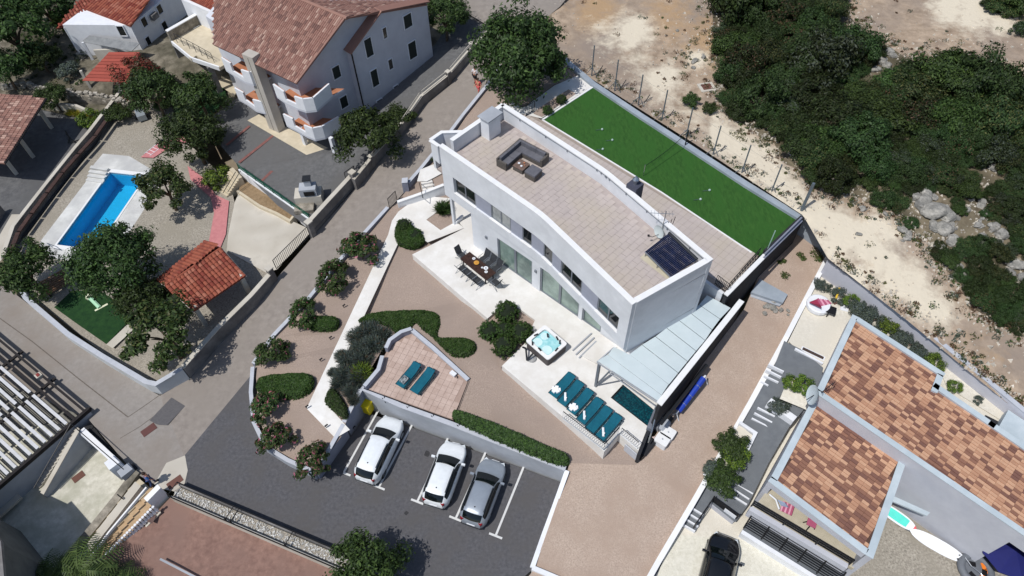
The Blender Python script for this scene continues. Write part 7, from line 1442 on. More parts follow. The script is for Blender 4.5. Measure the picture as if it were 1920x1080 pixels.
c = P(997, 673, TZ); o = T('round_step', 'round grey stepping disc beside the hot tub', 'step', c); MB().lathe(c, [(.3, 0), (.32, .06), (.28, .12)], 14).build('disc', mat('disc_grey', (140, 140, 140), (176, 176, 174), 8, .8), o); MB().lathe(c + Vector((0, 0, .121)), [(.1, 0), (.1, .01)], 10).build('badge', m_greywall, o)
# dining set
tc0, tc1 = P(871.5, 478.5, TZ + .74), P(921, 518.5, TZ + .74); td = (tc1 - tc0); tl_ = td.length; td.normalize(); tn = Vector((-td.y, td.x, 0)); tmid = (tc0 + tc1) / 2; tang = math.atan2(td.y, td.x)
dtb = T('dining_table', 'long dark brown dining table laid with plates and a bowl on the white terrace', 'table', (tmid.x, tmid.y, TZ))
m_dkwood = mat('dark_wood', (44, 28, 24), (66, 44, 36), 5, .6, .1, 30)
for k in range(6): c = tmid + tn * (-.4 + .16 * k); MB().box((c.x, c.y, TZ + .7), (tl_, .15, .04), tang).build('plank', m_dkwood, dtb)
for s in (-.42, .42):
    for w in (-.36, .36): c = tmid + td * tl_ * s + tn * w; MB().box((c.x, c.y, TZ), (.07, .07, .7), tang).build('leg', m_black, dtb)
def chair_proto():
    o = T('garden_chair', 'x', 'chair')      # faces +x, seat front towards +x
    m_sl = mat('sling_charcoal', (46, 48, 52), (60, 62, 66), 8, .85, obj=True); mb = MB()
    MB().slab([Vector((-.24, -.25, .42)), Vector((.26, -.25, .45)), Vector((.26, .25, .45)), Vector((-.24, .25, .42))], .03).build('seat', m_sl, o, world=False)
    MB().slab([Vector((-.24, .25, .42)), Vector((-.24, -.25, .42)), Vector((-.52, -.25, 1.06)), Vector((-.52, .25, 1.06))], .03).build('backrest', m_sl, o, world=False)
    for y in (-.28, .28):
        MB().pipe([(.3, y, 0), (.2, y, .62), (-.3, y, .64)], .018, 5).build('armrest', m_alu, o, world=False); MB().pipe([(-.48, y, 0), (.1, y, .5)], .018, 5).build('leg', m_alu, o, world=False)
    return o
cp_ = chair_proto(); sp2 = []
for k in range(3): sp2.append((tmid + td * (-.38 + .66 * k) + tn * .88, tang - math.pi / 2, ['nearest the villa column', 'middle one of three', 'farthest from the column'][k] + ' on the villa side of the dining table'))
for k in range(4): sp2.append((tmid + td * (-.8 + .54 * k) - tn * .78, tang + math.pi / 2, ['first', 'second', 'third', 'last'][k] + ' along the garden side of the dining table'))
sp2.append((tmid - td * (tl_ / 2 + .35), tang, 'at the upper left end of the dining table')); sp2.append((tmid + td * (tl_ / 2 + .4), tang + math.pi, 'at the lower right end of the dining table'))
for k, (c, a, lb) in enumerate(sp2):
    o = cp_ if k == 0 else copy_thing(cp_, (0, 0, 0)); o.location = (c.x, c.y, TZ); o.rotation_euler.z = a; o['label'] = 'charcoal sling garden chair, ' + lb; o['group'] = 'chairs around the dining table'
for k, (px, py, r, m_, nm, lb) in enumerate(((888.5, 485, .12, m_render, 'plate', 'white plate at the upper end of the dining table'), (911, 503, .17, m_render, 'plate', 'largest white plate at the lower middle of the dining table'), (911.5, 510, .12, m_render, 'plate', 'white plate next to the largest plate on the dining table'), (904, 502, .08, m_render, 'plate', 'small white saucer in the middle of the dining table'), (893.5, 494, .2, flat('golden_bowl', (190, 142, 60), .5), 'bowl', 'golden fruit bowl in the middle of the dining table'))):
    c = P(px, py, TZ + .745); o = T(nm, lb, nm, c); MB().lathe(c, [(r * .5, 0), (r, .03), (r * .9, .035)] if nm == 'plate' else [(r * .4, 0), (r, .1), (r * .85, .1)], 12).build('dish', m_, o)
    if nm == 'bowl':
        for q in range(4): MB().lathe(c + Vector((math.cos(q * 1.6) * .08, math.sin(q * 1.6) * .08, .06)), [(.03, 0), (.06, .05), (.03, .1)], 7).build('fruit', flat('fruit_orange', (206, 150, 70), .6), o)
    else: MB().lathe(c + Vector((0, 0, .035)), [(r * .5, 0), (r * .45, .01)], 10).build('centre', m_greywall, o)
# roof lounge: corner sofa, table, stool
m_rattan = mat('rattan', (78, 74, 70), (106, 101, 96), 16, .9, .5, 40); m_cush = mat('grey_cushion', (92, 92, 98), (108, 108, 114), 2, .95, .1, 20)
sc = P(975, 274, ZD); sl = P(939, 312, ZD) ; sr = P(1018, 307, ZD)
da = (P(933.5, 309.5, ZD) - sc); la = da.length; da.normalize(); db = (P(1019, 305, ZD) - sc); lb_ = db.length; db.normalize()
db = Vector((-da.y, da.x, 0)) if Vector((-da.y, da.x, 0)).dot(db) > 0 else Vector((da.y, -da.x, 0))
sf = T('corner_sofa', 'grey rattan L-shaped corner sofa with cushions on the villa roof terrace', 'sofa', sc)
def sbox(par, nm, u0, u1, v0, v1, z0, z1, m):
    q = [sc + da * u + db * v for u, v in ((u0, v0), (u1, v0), (u1, v1), (u0, v1))]; return MB().prism([tuple(p[:2]) for p in q], ZD + z0, ZD + z1).build(nm, m, par)
dp_ = .82; la, lb_ = 2.55, 2.5
sbox(sf, 'base', 0, la, 0, dp_, .03, .34, m_rattan); sbox(sf, 'base', 0, dp_, dp_, lb_, .03, .34, m_rattan)
sbox(sf, 'back_frame', 0, la, 0, .12, .34, .72, m_rattan); sbox(sf, 'back_frame', 0, .12, .12, lb_, .34, .72, m_rattan)
sbox(sf, 'arm', la - .14, la, .12, dp_, .34, .6, m_rattan); sbox(sf, 'arm', .12, dp_, lb_ - .14, lb_, .34, .6, m_rattan)
for k in range(3): w = (la - .14 - .14) / 3; sbox(sf, 'seat_cushion', .14 + w * k + .01, .14 + w * (k + 1) - .01, .3, dp_ + .01, .34, .46, m_cush); sbox(sf, 'back_cushion', .14 + w * k + .02, .14 + w * (k + 1) - .02, .13, .3, .44, .78, m_cush)
for k in range(2): w = (lb_ - .14 - dp_ - .02) / 2; sbox(sf, 'seat_cushion', .3, dp_ + .01, dp_ + .02 + w * k, dp_ + .01 + w * (k + 1), .34, .46, m_cush); sbox(sf, 'back_cushion', .13, .3, dp_ + .02 + w * k, dp_ + w * (k + 1), .44, .78, m_cush)
sbox(sf, 'back_cushion', .13, .29, .32, dp_, .44, .78, m_cush)
ct = T('coffee_table', 'low rattan coffee table with a few small things in front of the corner sofa', 'table', P(978, 316, ZD)); c = P(977.5, 317, ZD); an2 = math.atan2(da.y, da.x)
MB().box((c.x, c.y, ZD + .02), (.8, .8, .34), an2).build('base', m_rattan, ct); MB().box((c.x, c.y, ZD + .36), (.84, .84, .03), an2).build('top', mat('table_top', (98, 80, 70), (128, 108, 98), 9, .6), ct)
for k, (dx, dy, r) in enumerate(((-.15, .1, .09), (.2, .12, .07), (.0, -.18, .08), (.22, -.12, .05))): o = T('tableware', ['white bowl left on the roof coffee table', 'pale cup at the far side of the roof coffee table', 'small dish near the stool on the roof coffee table', 'tiny glass on the roof coffee table'][k], 'tableware', (c.x + dx, c.y + dy, ZD + .39)); MB().lathe((c.x + dx, c.y + dy, ZD + .39), [(r * .6, 0), (r, .07), (r * .8, .07)], 9).build('cup', m_render if k % 2 == 0 else m_terra, o)
os_ = T('footstool', 'cube shaped grey rattan footstool at the open end of the corner sofa', 'stool', P(1000, 334, ZD)); c = P(1000, 331, ZD); MB().box((c.x, c.y, ZD + .02), (.82, .82, .4), an2).build('base', m_rattan, os_); MB().box((c.x, c.y, ZD + .42), (.84, .84, .14), an2).build('cushion', m_cush, os_)
# solar collector
so_ = T('solar_collector', 'dark blue evacuated tube solar collector on a tilted rack on the villa roof', 'solar panel', P(1256, 480, ZD))
k0, k1, k2, k3 = P(1209, 472, ZD + .35), P(1258, 520, ZD + .35), P(1307, 487, ZD + 1.15), P(1254, 437, ZD + 1.15)
m_tubeg = mat('tube_glass', (12, 18, 44), (20, 28, 62), 3, .12, spec=.6)
for k in range(24): t = (k + .5) / 24; MB().tube(k0.lerp(k1, t), k3.lerp(k2, t), .042, 6).build('glass_tube', m_tubeg, so_)
MB().tube(k3 + Vector((0, 0, .03)), k2 + Vector((0, 0, .03)), .09, 6).build('manifold', m_alud, so_); MB().tube(k0, k1, .04, 5).build('bottom_rail', m_alu, so_)
for t in (.04, .5, .96):
    a, b = k0.lerp(k1, t), k3.lerp(k2, t); MB().tube(a - Vector((0, 0, .07)), b - Vector((0, 0, .07)), .03, 5).tube((a.x, a.y, ZD), a, .025, 5).tube((b.x, b.y, ZD), b, .025, 5).build('strut', m_alu, so_)
rs_ = MB().sheet([P(*q, ZD + .012) for q in ((1200, 483), (1212, 473), (1262, 521), (1282, 508), (1287, 511), (1255, 527))]).build('pale_roof_patch', mat('pale_roof_tone', (186, 178, 156), (196, 188, 166), 2, .9), kind='structure')  # paler strip on the deck along the lower edges of the collector
# roof dish and aerials
m_parap0 = flat('dish_grey', (190, 200, 200), .5)
rd_ = T('satellite_dish', 'white satellite dish with aerials beside the solar collector on the villa roof', 'satellite dish', P(1240, 447, ZD)); c = P(1237, 434, ZD + .55); dish(rd_, c, .42, (-.8, -.5, .12), m_parap0); MB().tube((c.x + .15, c.y + .1, ZD), (c.x + .15, c.y + .1, ZD + 2.2), .03, 6).build('mast', m_steel, rd_); MB().pipe([c + Vector((0, 0, -.25)), c + Vector((-.5, -.35, -.1)), c + Vector((-.75, -.45, .15))], .02, 5).build('feed_arm', m_alud, rd_); MB().box(c + Vector((-.77, -.46, .12)), (.12, .1, .1)).build('receiver', m_black, rd_)
top = Vector((c.x + .15, c.y + .1, ZD + 2.0)); MB().tube(top + Vector((-.9, .1, 0)), top + Vector((.5, -.05, 0)), .018, 5).build('aerial_boom', m_steel, rd_)
for k in range(7): q = top + Vector((-.85 + .21 * k, .09 - .02 * k, 0)); MB().tube(q + Vector((-.03, -.22, 0)), q + Vector((.03, .22, 0)), .01, 4).build('aerial_rod', m_steel, rd_)
for k in range(4): q = Vector((c.x + .3 + .12 * k, c.y + .2, ZD)); MB().tube(q, q + Vector((.05 * k, 0, 1.0 + .2 * k)), .02, 4).build('cable_mast', m_black, rd_)
# terrace railings
def terr_rail(label, pts, h=.95, step=.14):
    w = [P(*q, TZ) for q in pts]; o = T('terrace_railing', label, 'railing', w[0]); m_ = flat('white_metal', (196, 200, 204), .5, .2)
    for z in (.08, h): 
        for a, b in zip(w, w[1:]): MB().tube(a + Vector((0, 0, z)), b + Vector((0, 0, z)), .028, 5).build('handrail' if z > .5 else 'bottom_rail', m_black if z > .5 else m_, o)
    for a, b in zip(w, w[1:]):
        n = max(2, int((b - a).length / step))
        for k in range(n + 1): p = a.lerp(b, k / n); MB().tube(p + Vector((0, 0, .08)), p + Vector((0, 0, h)), .014, 4).build('baluster', m_, o)
terr_rail('white barred terrace railing with black handrail below the row of loungers', [(1055, 785), (1131.5, 844.5), (1158.5, 814.5)])
terr_rail('short white barred railing on the small terrace nose beside the plunge pool', [(1163, 815.5), (1194.5, 842)])
MB().wall([P(1170, 842, TZ - 1.0), P(1193, 862, TZ - 1.0)], .06, TZ - 1.1, TZ - .3).build('hatch_door', m_lav, kind='structure')
# pool cover reel, bins, dark machine beside the boundary wall
o = T('cover_reel', 'long blue rolled pool cover on a white reel along the dark wall', 'reel', P(1290, 735, 2.4)); a, b = P(1319, 709, 3.5), P(1272, 770, 2.8)
MB().tube(a, b, .2, 10).build('rolled_cover', flat('cover_blue', (28, 62, 168), .6), o)
for p, d in ((a, 1), (b, -1)): e = (a - b).normalized() * d; MB().tube(p, p + e * .22, .06, 6).build('axle', m_render, o); q = p + e * .2; MB().pipe([q + Vector((.25, -.2, -.75)), q, q + Vector((-.25, .2, -.75))], .03, 5).build('stand', m_render, o)
for t in (.25, .55, .8): p = a.lerp(b, t); MB().tube(p - (a - b).normalized() * .02, p + (a - b).normalized() * .02, .206, 10).build('strap', m_steel, o)
for k, (px, py, lb) in enumerate(((1253, 811, 'upper of two white square plastic lids beside the dark wall'), (1242, 824, 'lower of two white square plastic lids beside the dark wall'))):
    c = P(px, py, 2.3); an3 = math.radians(-38); o = T('white_bin', lb, 'bin', (c.x, c.y, 1.7)); pts = [(c.x + x * math.cos(an3) - y * math.sin(an3), c.y + x * math.sin(an3) + y * math.cos(an3)) for x, y in rrect(.42, .36, .1)]
    MB().prism([tuple(v2(p) * .96 + c.xy * .04) for p in pts], 1.4, 2.28).build('body', m_render, o); MB().prism(pts, 2.28, 2.36).build('lid', m_cap, o); MB().box((c.x, c.y, 2.36), (.1, .08, .03), an3).build('knob', m_greywall, o)
c0, c1 = P(1253, 783, 2.2), P(1236, 808, 2.1); o = T('grey_tarpaulin', 'grey covered long bundle lying behind the white bins', 'bundle', c0); MB().tube(c0, c1, .36, 10).build('cover', m_greywall, o); MB().tube(c0 + (c0 - c1).normalized() * .05, c0 - (c0 - c1).normalized() * .25, .4, 10).build('end_band', m_black, o)
c = P(1208, 838, 1.9); o = T('pump_box', 'black pump box at the foot of the terrace nose', 'box', (c.x, c.y, 1.6)); MB().box((c.x, c.y, 1.5), (1.5, .75, .6), math.radians(45)).build('housing', m_black, o); MB().box((c.x + .1, c.y - .05, 2.1), (1.2, .6, .06), math.radians(45)).build('lid', m_anth, o)
c = P(1226, 826, 2.0); o = T('folded_cloth', 'pale pinkish cloth hanging beside the white bins', 'cloth', c); MB().slab([c + Vector((-.25, -.2, 0)), c + Vector((.2, -.15, .1)), c + Vector((.25, .25, .15)), c + Vector((-.2, .2, .05))], .05).build('cloth', flat('cloth_pink', (196, 178, 174), .9), o); MB().slab([c + Vector((-.2, -.25, -.2)), c + Vector((.1, -.22, -.15)), c + Vector((.1, -.1, .0)), c + Vector((-.2, -.1, -.05))], .04).build('fold', flat('cloth_pink', (0, 0, 0)), o)
# slab and rubble by the right gravel yard
o = T('concrete_slab', 'loose pale blue concrete slab lying at the foot of the dark wall', 'slab', P(1440, 545, 3.6)); MB().slab([P(1425, 523, 3.9), P(1477, 552, 3.8), P(1468, 568, 3.75), P(1408, 548, 3.85)], .22).build('slab_top', m_ledge, o); MB().slab([P(1409, 549, 3.62), P(1467, 568, 3.55), P(1462, 574, 3.52), P(1407, 556, 3.6)], .1).build('lower_edge', m_greywall, o)
q = random.Random(12)
for k in range(16):
    px, py = q.uniform(1432, 1478), q.uniform(566, 592); g = G(px, py); s = q.uniform(.1, .3); o = link('rubble_block', rm[k % 4]); o.location = g + Vector((0, 0, s * .2)); o.scale = (s, s * .8, s * .6); o.rotation_euler.z = q.random() * 6; tag(o, 'broken tan rubble block beside the loose concrete slab', 'rock', 'rubble beside the concrete slab')
# low weeds in the back yard corner
P_, N_ = [], []; rng = np.random.default_rng(8)
for px, py, s in ((1472, 517, .4), (1500, 478, .3), (1506, 485, .25), (1530, 475, .55), (1535, 485, .4), (1462, 492, .2), (1470, 490, .2)):
    g = G(px, py); k = 120; v = rng.normal(0, 1, (k, 3)); v /= np.linalg.norm(v, axis=1)[:, None]; v[:, 2] = abs(v[:, 2]); P_.append(v * s * rng.random((k, 1)) ** .4 * np.array([1, 1, .5]) + np.array(g)); N_.append(v)
o = link('yard_weeds', leafmesh('yard_weeds', np.concatenate(P_), np.concatenate(N_), .09, [lm_olive, lm_mid], midx=rng.choice(2, 840))); o['kind'] = 'stuff'
o = T('wood_pallet', 'grey wooden pallet lying at the edge of the scrub above the pitch corner', 'pallet', G(1541, 342)); g = G(1541, 342)
pa_ = math.radians(-32)
for k in range(6): x = -.6 + .24 * k; MB().box((g.x + x * math.cos(pa_), g.y + x * math.sin(pa_), g.z + .2), (.11, 1.3, .03), pa_).build('board', flat('pallet_grey', (150, 142, 134), .9), o)
for y in (-.5, 0, .5): MB().box((g.x - y * math.sin(pa_), g.y + y * math.cos(pa_), g.z + .06), (1.4, .1, .13), pa_).build('bearer', flat('pallet_grey', (0, 0, 0)), o)
# ---------------------------------------------------------------- parked cars
def car_proto(label, paint, L=4.4, Wd=1.82, Hh=1.48, kind='wagon', group=None, dark=False):
    """front towards +x; painted body lofted from side profile and sections, glass laid just outside it"""
    o = T('parked_car', label, 'car', group=group); hw = Wd / 2; s = L / 4.4
    if kind == 'wagon': prof = [(-2.2, .62), (-2.17, .80), (-2.10, .96), (-1.98, 1.12), (-1.72, 1.36), (-1.45, 1.44), (-.8, 1.48), (-.1, 1.48), (.3, 1.44), (.62, 1.32), (1.0, 1.10), (1.22, .99), (1.5, .93), (1.85, .86), (2.05, .77), (2.16, .66), (2.2, .55)]
    else: prof = [(-2.2, .62), (-2.15, .86), (-2.06, 1.02), (-1.92, 1.2), (-1.7, 1.38), (-1.4, 1.45), (-.8, 1.48), (-.2, 1.47), (.15, 1.42), (.45, 1.31), (.85, 1.09), (1.08, .98), (1.4, .93), (1.8, .87), (2.03, .78), (2.15, .66), (2.2, .55)]
    prof = [(x * s, z * Hh / 1.48) for x, z in prof]
    px_ = [p[0] for p in prof]
    def zt(x): return float(np.interp(x, px_, [p[1] for p in prof]))
    belt = lambda x: min(zt(x), float(np.interp(x, [-2.2 * s, -1.8 * s, 0, 1.3 * s, 2.2 * s], [.90, .98, .95, .92, .60])) * Hh / 1.48)
    def halfw(x): t = abs(x) / (L / 2); return hw * (1 - .36 * max(0, (t - .58) / .42) ** 2.6) * (1.0 if x < 0 else 1 - .02 * t)
    def sec(x):
        w, b, t = halfw(x), belt(x), zt(x); cab = max(0, min(1, (t - b) / (.42 * Hh / 1.48))); wr = w * (.92 - .20 * cab)
        return [(w * .90, .2), (w * .985, .32), (w, .55), (w * .99, b - .06), (w * .955, b), (wr + (w * .955 - wr) * .12, b + (t - b) * .80), (wr * .93, t - .025 * cab - .004), (wr * .5, t + .012), (0, t + .016)]
    def pt(x, v):            # v along the half section 0..8
        S = sec(x); i = min(7, int(v)); f = v - i; return (S[i][0] * (1 - f) + S[i + 1][0] * f, S[i][1] * (1 - f) + S[i + 1][1] * f)
    xs = sorted(set(px_ + [px_[i] * .5 + px_[i + 1] * .5 for i in range(len(px_) - 1)])); mb = MB(); n = len(xs); rows = []
    for x in xs:
        S = sec(x); rows.append([(x, y, z) for y, z in S] + [(x, -y, z) for y, z in S[-2::-1]])
    k = len(rows[0])
    for r in rows: mb.v += r
    for i in range(n - 1):
        for j in range(k - 1): mb.f.append([i * k + j, (i + 1) * k + j, (i + 1) * k + j + 1, i * k + j + 1][::-1]); mb.m.append(0)
    for i, fl in ((0, False), (n - 1, True)): f = [i * k + j for j in range(k)]; mb.f.append(f if not fl else f[::-1]); mb.m.append(0)
    for i in range(n - 1): mb.f.append([i * k, i * k + k - 1, (i + 1) * k + k - 1, (i + 1) * k]); mb.m.append(0)
    body = mb.build('body', paint, o, world=False, smooth=True)
    import bmesh as _b
    bm = _b.new(); bm.from_mesh(body.data); _b.ops.recalc_face_normals(bm, faces=bm.faces); bm.to_mesh(body.data); bm.free(); body.data.polygons.foreach_set('use_smooth', [True] * len(body.data.polygons))
    gl = m_carglass
    def glass(nm, x0, x1, v0, v1, sides, off=.012, nx=7, nv=4, shear=0.0, trim=0.0):
        for sd in sides:
            m_ = MB(); vs = []
            for i in range(nx + 1):
                for j in range(nv + 1):
                    t = j / nv; a = x0 + (x1 - x0) * i / nx; xx = a + shear * t * (1 - 2 * (i / nx) if trim else 1); y, z = pt(xx, v0 + (v1 - v0) * t); vs.append((xx, sd * (y + off * .8), z + off))
            m_.add(vs, [(i * (nv + 1) + j, (i + 1) * (nv + 1) + j, (i + 1) * (nv + 1) + j + 1, i * (nv + 1) + j + 1) for i in range(nx) for j in range(nv)]); m_.build(nm, gl, o, world=False, smooth=True)
    ax = [x * s for x in ((.40, 1.10) if kind == 'wagon' else (.24, .97))]; rx = [x * s for x in ((-2.08, -1.74) if kind == 'wagon' else (-2.04, -1.70))]
    def cross(nm, x0, x1, nx=5, tr=.15):     # windscreen and rear window across the car
        m_ = MB(); vs = []; nv = 12
        for i in range(nx + 1):
            x = x0 + (x1 - x0) * i / nx
            for j in range(nv + 1):
                t = -1 + 2 * j / nv; v = 6.2 + (8 - 6.2) * (1 - abs(t)); y, z = pt(x, max(5.7, v)); yy = pt(x, 5.9)[0] * t; vs.append((x + .07 * s * (1 - t * t) * (1 if x0 > 0 else -1), yy, float(np.interp(abs(yy), [pt(x, 8)[0], pt(x, 7)[0], pt(x, 6)[0], pt(x, 5.6)[0]], [pt(x, 8)[1], pt(x, 7)[1], pt(x, 6)[1], pt(x, 5.6)[1]])) + .018))
        m_.add(vs, [(i * (nv + 1) + j, (i + 1) * (nv + 1) + j, (i + 1) * (nv + 1) + j + 1, i * (nv + 1) + j + 1) for i in range(nx) for j in range(nv)]); m_.build(nm, gl, o, world=False, smooth=True)
    cross('windscreen', *ax); cross('rear_window', *rx)
    glass('side_window', -1.75 * s, .12 * s, 4.25, 5.75, (1, -1), nx=9, shear=.0); glass('front_window', .16 * s, .78 * s, 4.25, 5.4, (1, -1), nx=4, shear=-.14)
    for x in (-1.32 * s, 1.36 * s):
        for sd in (1, -1):
            w = MB().tube((x, sd * (hw - .22), .32), (x, sd * (hw - .005), .32), .32, 16).build('wheel', m_tyre, o, world=False); MB().tube((x, sd * (hw - .02), .32), (x, sd * (hw + .006), .32), .21, 12).build('rim', m_steel, w, world=False)
    for sd in (1, -1):
        mx = .72 * s; MB().box((mx, sd * (halfw(mx) + .1), belt(mx) + .02), (.13, .24, .14)).build('mirror', paint, o, world=False)
        MB().box((2.0 * s, sd * halfw(2.0 * s) * .74, .66), (.22, .28, .11), sd * -.5).build('headlight', m_lamp, o, world=False)
        MB().box((-2.06 * s, sd * halfw(-2.08 * s) * .86, .80), (.16, .20, .22), sd * .5).build('tail_light', m_tail, o, world=False)
        a = pt(-1.5 * s, 6.0), pt(.15 * s, 6.0); MB().pipe([(-1.5 * s, sd * a[0][0], a[0][1] + .05), (-.6 * s, sd * pt(-.6 * s, 6.0)[0], pt(-.6 * s, 6.0)[1] + .055), (.15 * s, sd * a[1][0], a[1][1] + .045)], .02, 5).build('roof_rail', m_black, o, world=False)
    MB().box((-2.2 * s, 0, .58), (.03, .52, .12)).build('licence_plate', m_render, o, world=False); MB().box((2.19 * s, 0, .5), (.04, .52, .11)).build('licence_plate', m_render, o, world=False)
    MB().box((-2.16 * s, 0, .36), (.1, 1.3, .12)).build('bumper_insert', m_black, o, world=False); MB().box((2.13 * s, 0, .36), (.14, 1.2, .16)).build('grille', m_black, o, world=False)
    fz = zt(-1.35 * s) + .01; MB().lathe((-1.35 * s, 0, fz), [(.05, 0), (.02, .07)], 6).build('aerial_fin', m_black, o, world=False)
    return o
m_carglass = mat('car_glass', (10, 14, 16), (18, 24, 26), 1, .05, spec=.6); m_tyre = flat('tyre', (24, 24, 25), .9); m_lamp = flat('lamp_glass', (200, 206, 210), .1, spec=.6); m_tail = flat('tail_lamp', (130, 16, 22), .2)
def paintm(key, c, metal, coat=.8): m = flat(key, c, .35, metal, .5, coat); return m
def place_car(o, front, rear, z=0.0):
    """front/rear pixels of the body at bonnet-bumper height"""
    f, r = P(*front, z + .6), P(*rear, z + .6); d = f - r; c = (f + r) / 2; o.location = (c.x, c.y, z); o.rotation_euler.z = math.atan2(d.y, d.x)
    return d.length
for lb, col, mt, kd, fr, re, L_, Hh in (('white estate car parked nearest the yellow bin', (224, 228, 230), 0, 'wagon', (737, 790), (686, 896), 4.55, 1.54), ('white hatchback parked in the middle of the row', (224, 228, 230), 0, 'hatch', (853, 838), (815, 940), 4.25, 1.5), ('silver grey car with one red tail lamp parked on the right of the row', (150, 158, 167), .3, 'hatch', (926, 872), (886, 975), 4.3, 1.5)):
    o = car_proto(lb, paintm('paint_' + ('white' if col[0] > 200 else 'silver'), col, mt), L_, 1.8, Hh, kd, 'cars parked in the marked bays'); place_car(o, fr, re)
o = car_proto('glossy black car cut by the bottom edge beside the grey house', paintm('paint_black', (12, 12, 13), 0, 1.0), 4.5, 1.85, 1.55, 'wagon'); f = P(1362, 1004, .75); d = Vector((-.42, -.907, 0)); o.location = (f.x + d.x * 2.25, f.y + d.y * 2.25, .12); o.rotation_euler.z = math.atan2(-d.y, -d.x)
# bay markings
m_paint = mat('road_paint', (204, 204, 202), (218, 218, 216), 6, .8)
def strip(a, b, w, z=.006): return [Vector((p.x, p.y, z)) for p in ((lambda a, b, n: (a + n, a - n, b - n, b + n))(a, b, Vector((-(b - a).y, (b - a).x, 0)).normalized() * w / 2))]
for k, (a, b) in enumerate((((709.5, 769), (645, 885)), ((774, 794), (711, 912)), ((840, 821), (783, 939)), ((911, 847), (855, 971)), ((982, 875), (930, 1003)))):
    A, B = P(*a), P(*b); d = (B - A).normalized(); nn = Vector((-d.y, d.x, 0)); mb = MB().sheet(strip(A, B, .13)); h0, h1 = (-.42, .42) if k else (-.02, .5)
    mb2 = MB().sheet(strip(B + d * .06 + nn * h0, B + d * .06 + nn * h1, .13, .0095)); o = T('bay_marking', 'white T-shaped bay line, ' + ['left of the first white car', 'right of the first white car', 'left of the middle white car', 'between the white and silver cars', 'right of the silver car'][k], 'road marking', (A.x, A.y, 0), group='white parking bay lines'); mb.build('line', m_paint, o); mb2.build('bar', m_paint, o)
# yellow bin
c = P(692, 769, 0); o = T('wheelie_bin', 'bright yellow wheelie bin in the corner of the car park', 'bin', c); m_y = mat('bin_yellow', (206, 186, 24), (218, 198, 34), 2, .5); an4 = math.radians(-25)
MB().prism([(c.x + x * math.cos(an4) - y * math.sin(an4), c.y + x * math.sin(an4) + y * math.cos(an4)) for x, y in rrect(.3, .34, .05, 2)], .06, 1.0).build('body', m_y, o); MB().box((c.x, c.y, 1.0), (.66, .76, .08), an4).build('lid', m_y, o); MB().tube((c.x - .2, c.y + .38, .95), (c.x + .3, c.y + .34, .95), .03, 5).build('handle', m_y, o)
for s in (-.25, .25): MB().tube((c.x + s, c.y + .3, .12), (c.x + s + .06, c.y + .3, .12), .12, 10).build('wheel', m_black, o)
# garden spot lights along the path
for k, (px, py) in enumerate(((645, 577), (620, 637), (602, 678), (576, 766), (612, 802), (664, 805))):
    g = G(px, py); o = T('garden_spot', 'tiny dark spot light at the path edge, ' + ['uppermost', 'second from the top', 'third from the top', 'at the path corner', 'beside the lower path end', 'at the lowest corner'][k], 'lamp', g, group='spot lights along the white path'); MB().tube(g, g + Vector((0, 0, .25)), .025, 5).build('spike', m_black, o); MB().tube(g + Vector((-.05, -.03, .25)), g + Vector((.14, .08, .32)), .05, 6).build('head', m_black, o)
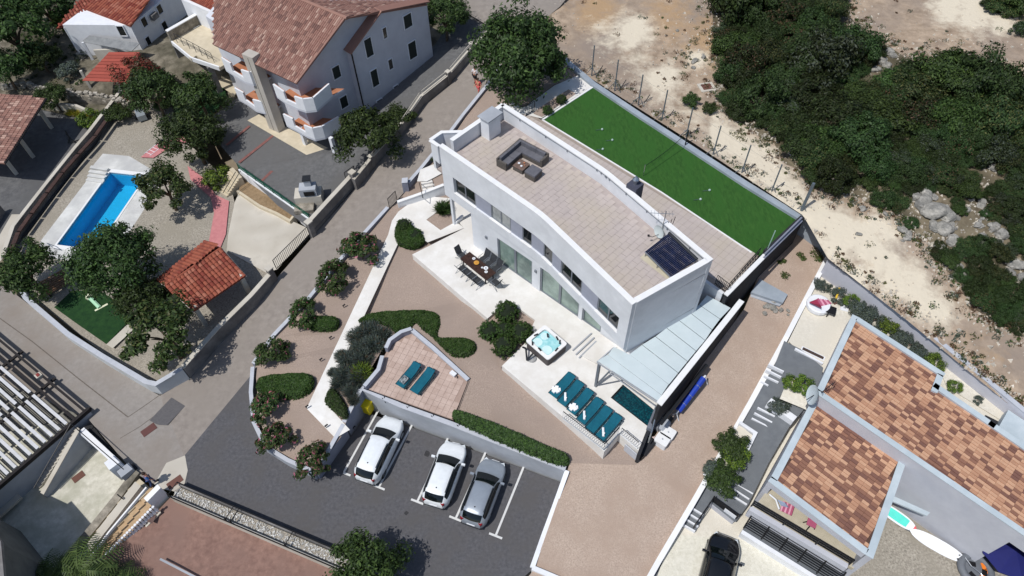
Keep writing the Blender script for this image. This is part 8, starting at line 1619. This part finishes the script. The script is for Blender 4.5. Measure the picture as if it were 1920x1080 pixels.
# ---------------------------------------------------------------- people
m_skin = flat('skin', (190, 140, 112), .6); m_hair = flat('hair', (52, 38, 30), .8)
def person(label, foot, z, facing, top, legs, pose, holds=None, legskin=False):
    """one continuous skinned figure with clothing and hair as children"""
    f = P(*foot, z); o = T('person', label, 'person', f, facing); st = pose
    J = {'pel': (0, 0, .93), 'che': (.03, 0, 1.25), 'nec': (.05, 0, 1.47), 'hea': (.07, 0, 1.62), 'top': (.07, 0, 1.73), 'hl': (0, .1, .88), 'kl': (st * .18 + .03, .1, .48), 'al': (st * .26, .1, .09), 'tl': (st * .26 + .17, .1, .04), 'hr': (0, -.1, .88), 'kr': (-st * .12 + .04, -.1, .48), 'ar': (-st * .3, -.1, .1), 'tr': (-st * .3 + .16, -.1, .04), 'sl': (.03, .19, 1.42), 'el': (-st * .15, .25, 1.14), 'wl': (-st * .1 + .1, .25, .9), 'fl': (-st * .06 + .14, .25, .82), 'sr': (.03, -.19, 1.42), 'er': (st * .15, -.25, 1.14), 'wr': (st * .3 + .08, -.24, .93), 'fr': (st * .35 + .13, -.23, .86)}
    R = {'pel': .15, 'che': .15, 'nec': .06, 'hea': .1, 'top': .07, 'hl': .09, 'kl': .06, 'al': .04, 'tl': .035, 'hr': .09, 'kr': .06, 'ar': .04, 'tr': .035, 'sl': .065, 'el': .045, 'wl': .03, 'fl': .03, 'sr': .065, 'er': .045, 'wr': .03, 'fr': .03}
    E = ['pel che', 'che nec', 'nec hea', 'hea top', 'pel hl', 'hl kl', 'kl al', 'al tl', 'pel hr', 'hr kr', 'kr ar', 'ar tr', 'che sl', 'sl el', 'el wl', 'wl fl', 'che sr', 'sr er', 'er wr', 'wr fr']
    def skinned(nm, keys, edges, grow, m):
        ks = list(keys); me = bpy.data.meshes.new(nm); me.from_pydata([J[k] for k in ks], [(ks.index(a), ks.index(b)) for a, b in (e.split() for e in edges)], []); ob = link(nm, me, o); me.materials.append(m)
        md = ob.modifiers.new('skin', 'SKIN'); 
        for i, k in enumerate(ks): v = me.skin_vertices[0].data[i]; v.radius = (R[k] + grow,) * 2; v.use_root = (i == 0)
        ob.modifiers.new('smooth', 'SUBSURF').levels = 1; ob.modifiers['smooth'].render_levels = 1; return ob
    skinned('body', list(J), E, 0, m_skin)
    skinned('shirt', ['che', 'pel', 'nec', 'sl', 'el', 'sr', 'er'], ['che pel', 'che nec', 'che sl', 'sl el', 'che sr', 'sr er'], .014, top)
    kk = ['pel', 'hl', 'kl', 'hr', 'kr'] + ([] if legskin else ['al', 'ar']); skinned('trousers', kk, ['pel hl', 'hl kl', 'pel hr', 'hr kr'] + ([] if legskin else ['kl al', 'kr ar']), .013, legs)
    MB().lathe((.05, 0, 1.6), [(.09, 0), (.115, .06), (.1, .13), (.04, .165)], 9).build('hair', m_hair, o, world=False)
    for s in (-.1, .1): a = J['al' if s > 0 else 'ar']; MB().box((a[0] + .07, s, 0), (.27, .1, .09)).build('shoe', m_render if holds else m_black, o, world=False)
    for s in (-.035, .035): MB().box((.165, s, 1.635), (.012, .022, .014)).build('eye', m_black, o, world=False)
    MB().box((.172, 0, 1.59), (.03, .025, .045)).build('nose', m_skin, o, world=False); MB().box((.165, 0, 1.565), (.012, .05, .012)).build('mouth', m_tail, o, world=False)
    if holds:
        h = T('beach_board', holds, 'board', f + Vector((.3, -.2, .9)))
    return o
m_coral = flat('coral_cloth', (206, 92, 92), .9); m_denim = flat('denim', (44, 66, 110), .9); m_blk = flat('black_cloth', (30, 30, 34), .9); m_bluet = flat('blue_cloth', (64, 110, 170), .9)
person('person in a white top and dark shorts standing on the lane beside the big tree', (891.5, 157.5), 4.65, math.radians(60), m_render, m_blk, .25, legskin=True)
person('person in a coral pink dress and shorts walking down the lane', (898.5, 178), 4.45, math.radians(225), m_coral, m_coral, .7, legskin=True)
person('person in blue clothes walking on the road corner beside the white apron', (288.5, 908), 0.012, math.radians(35), m_bluet, m_denim, .6)
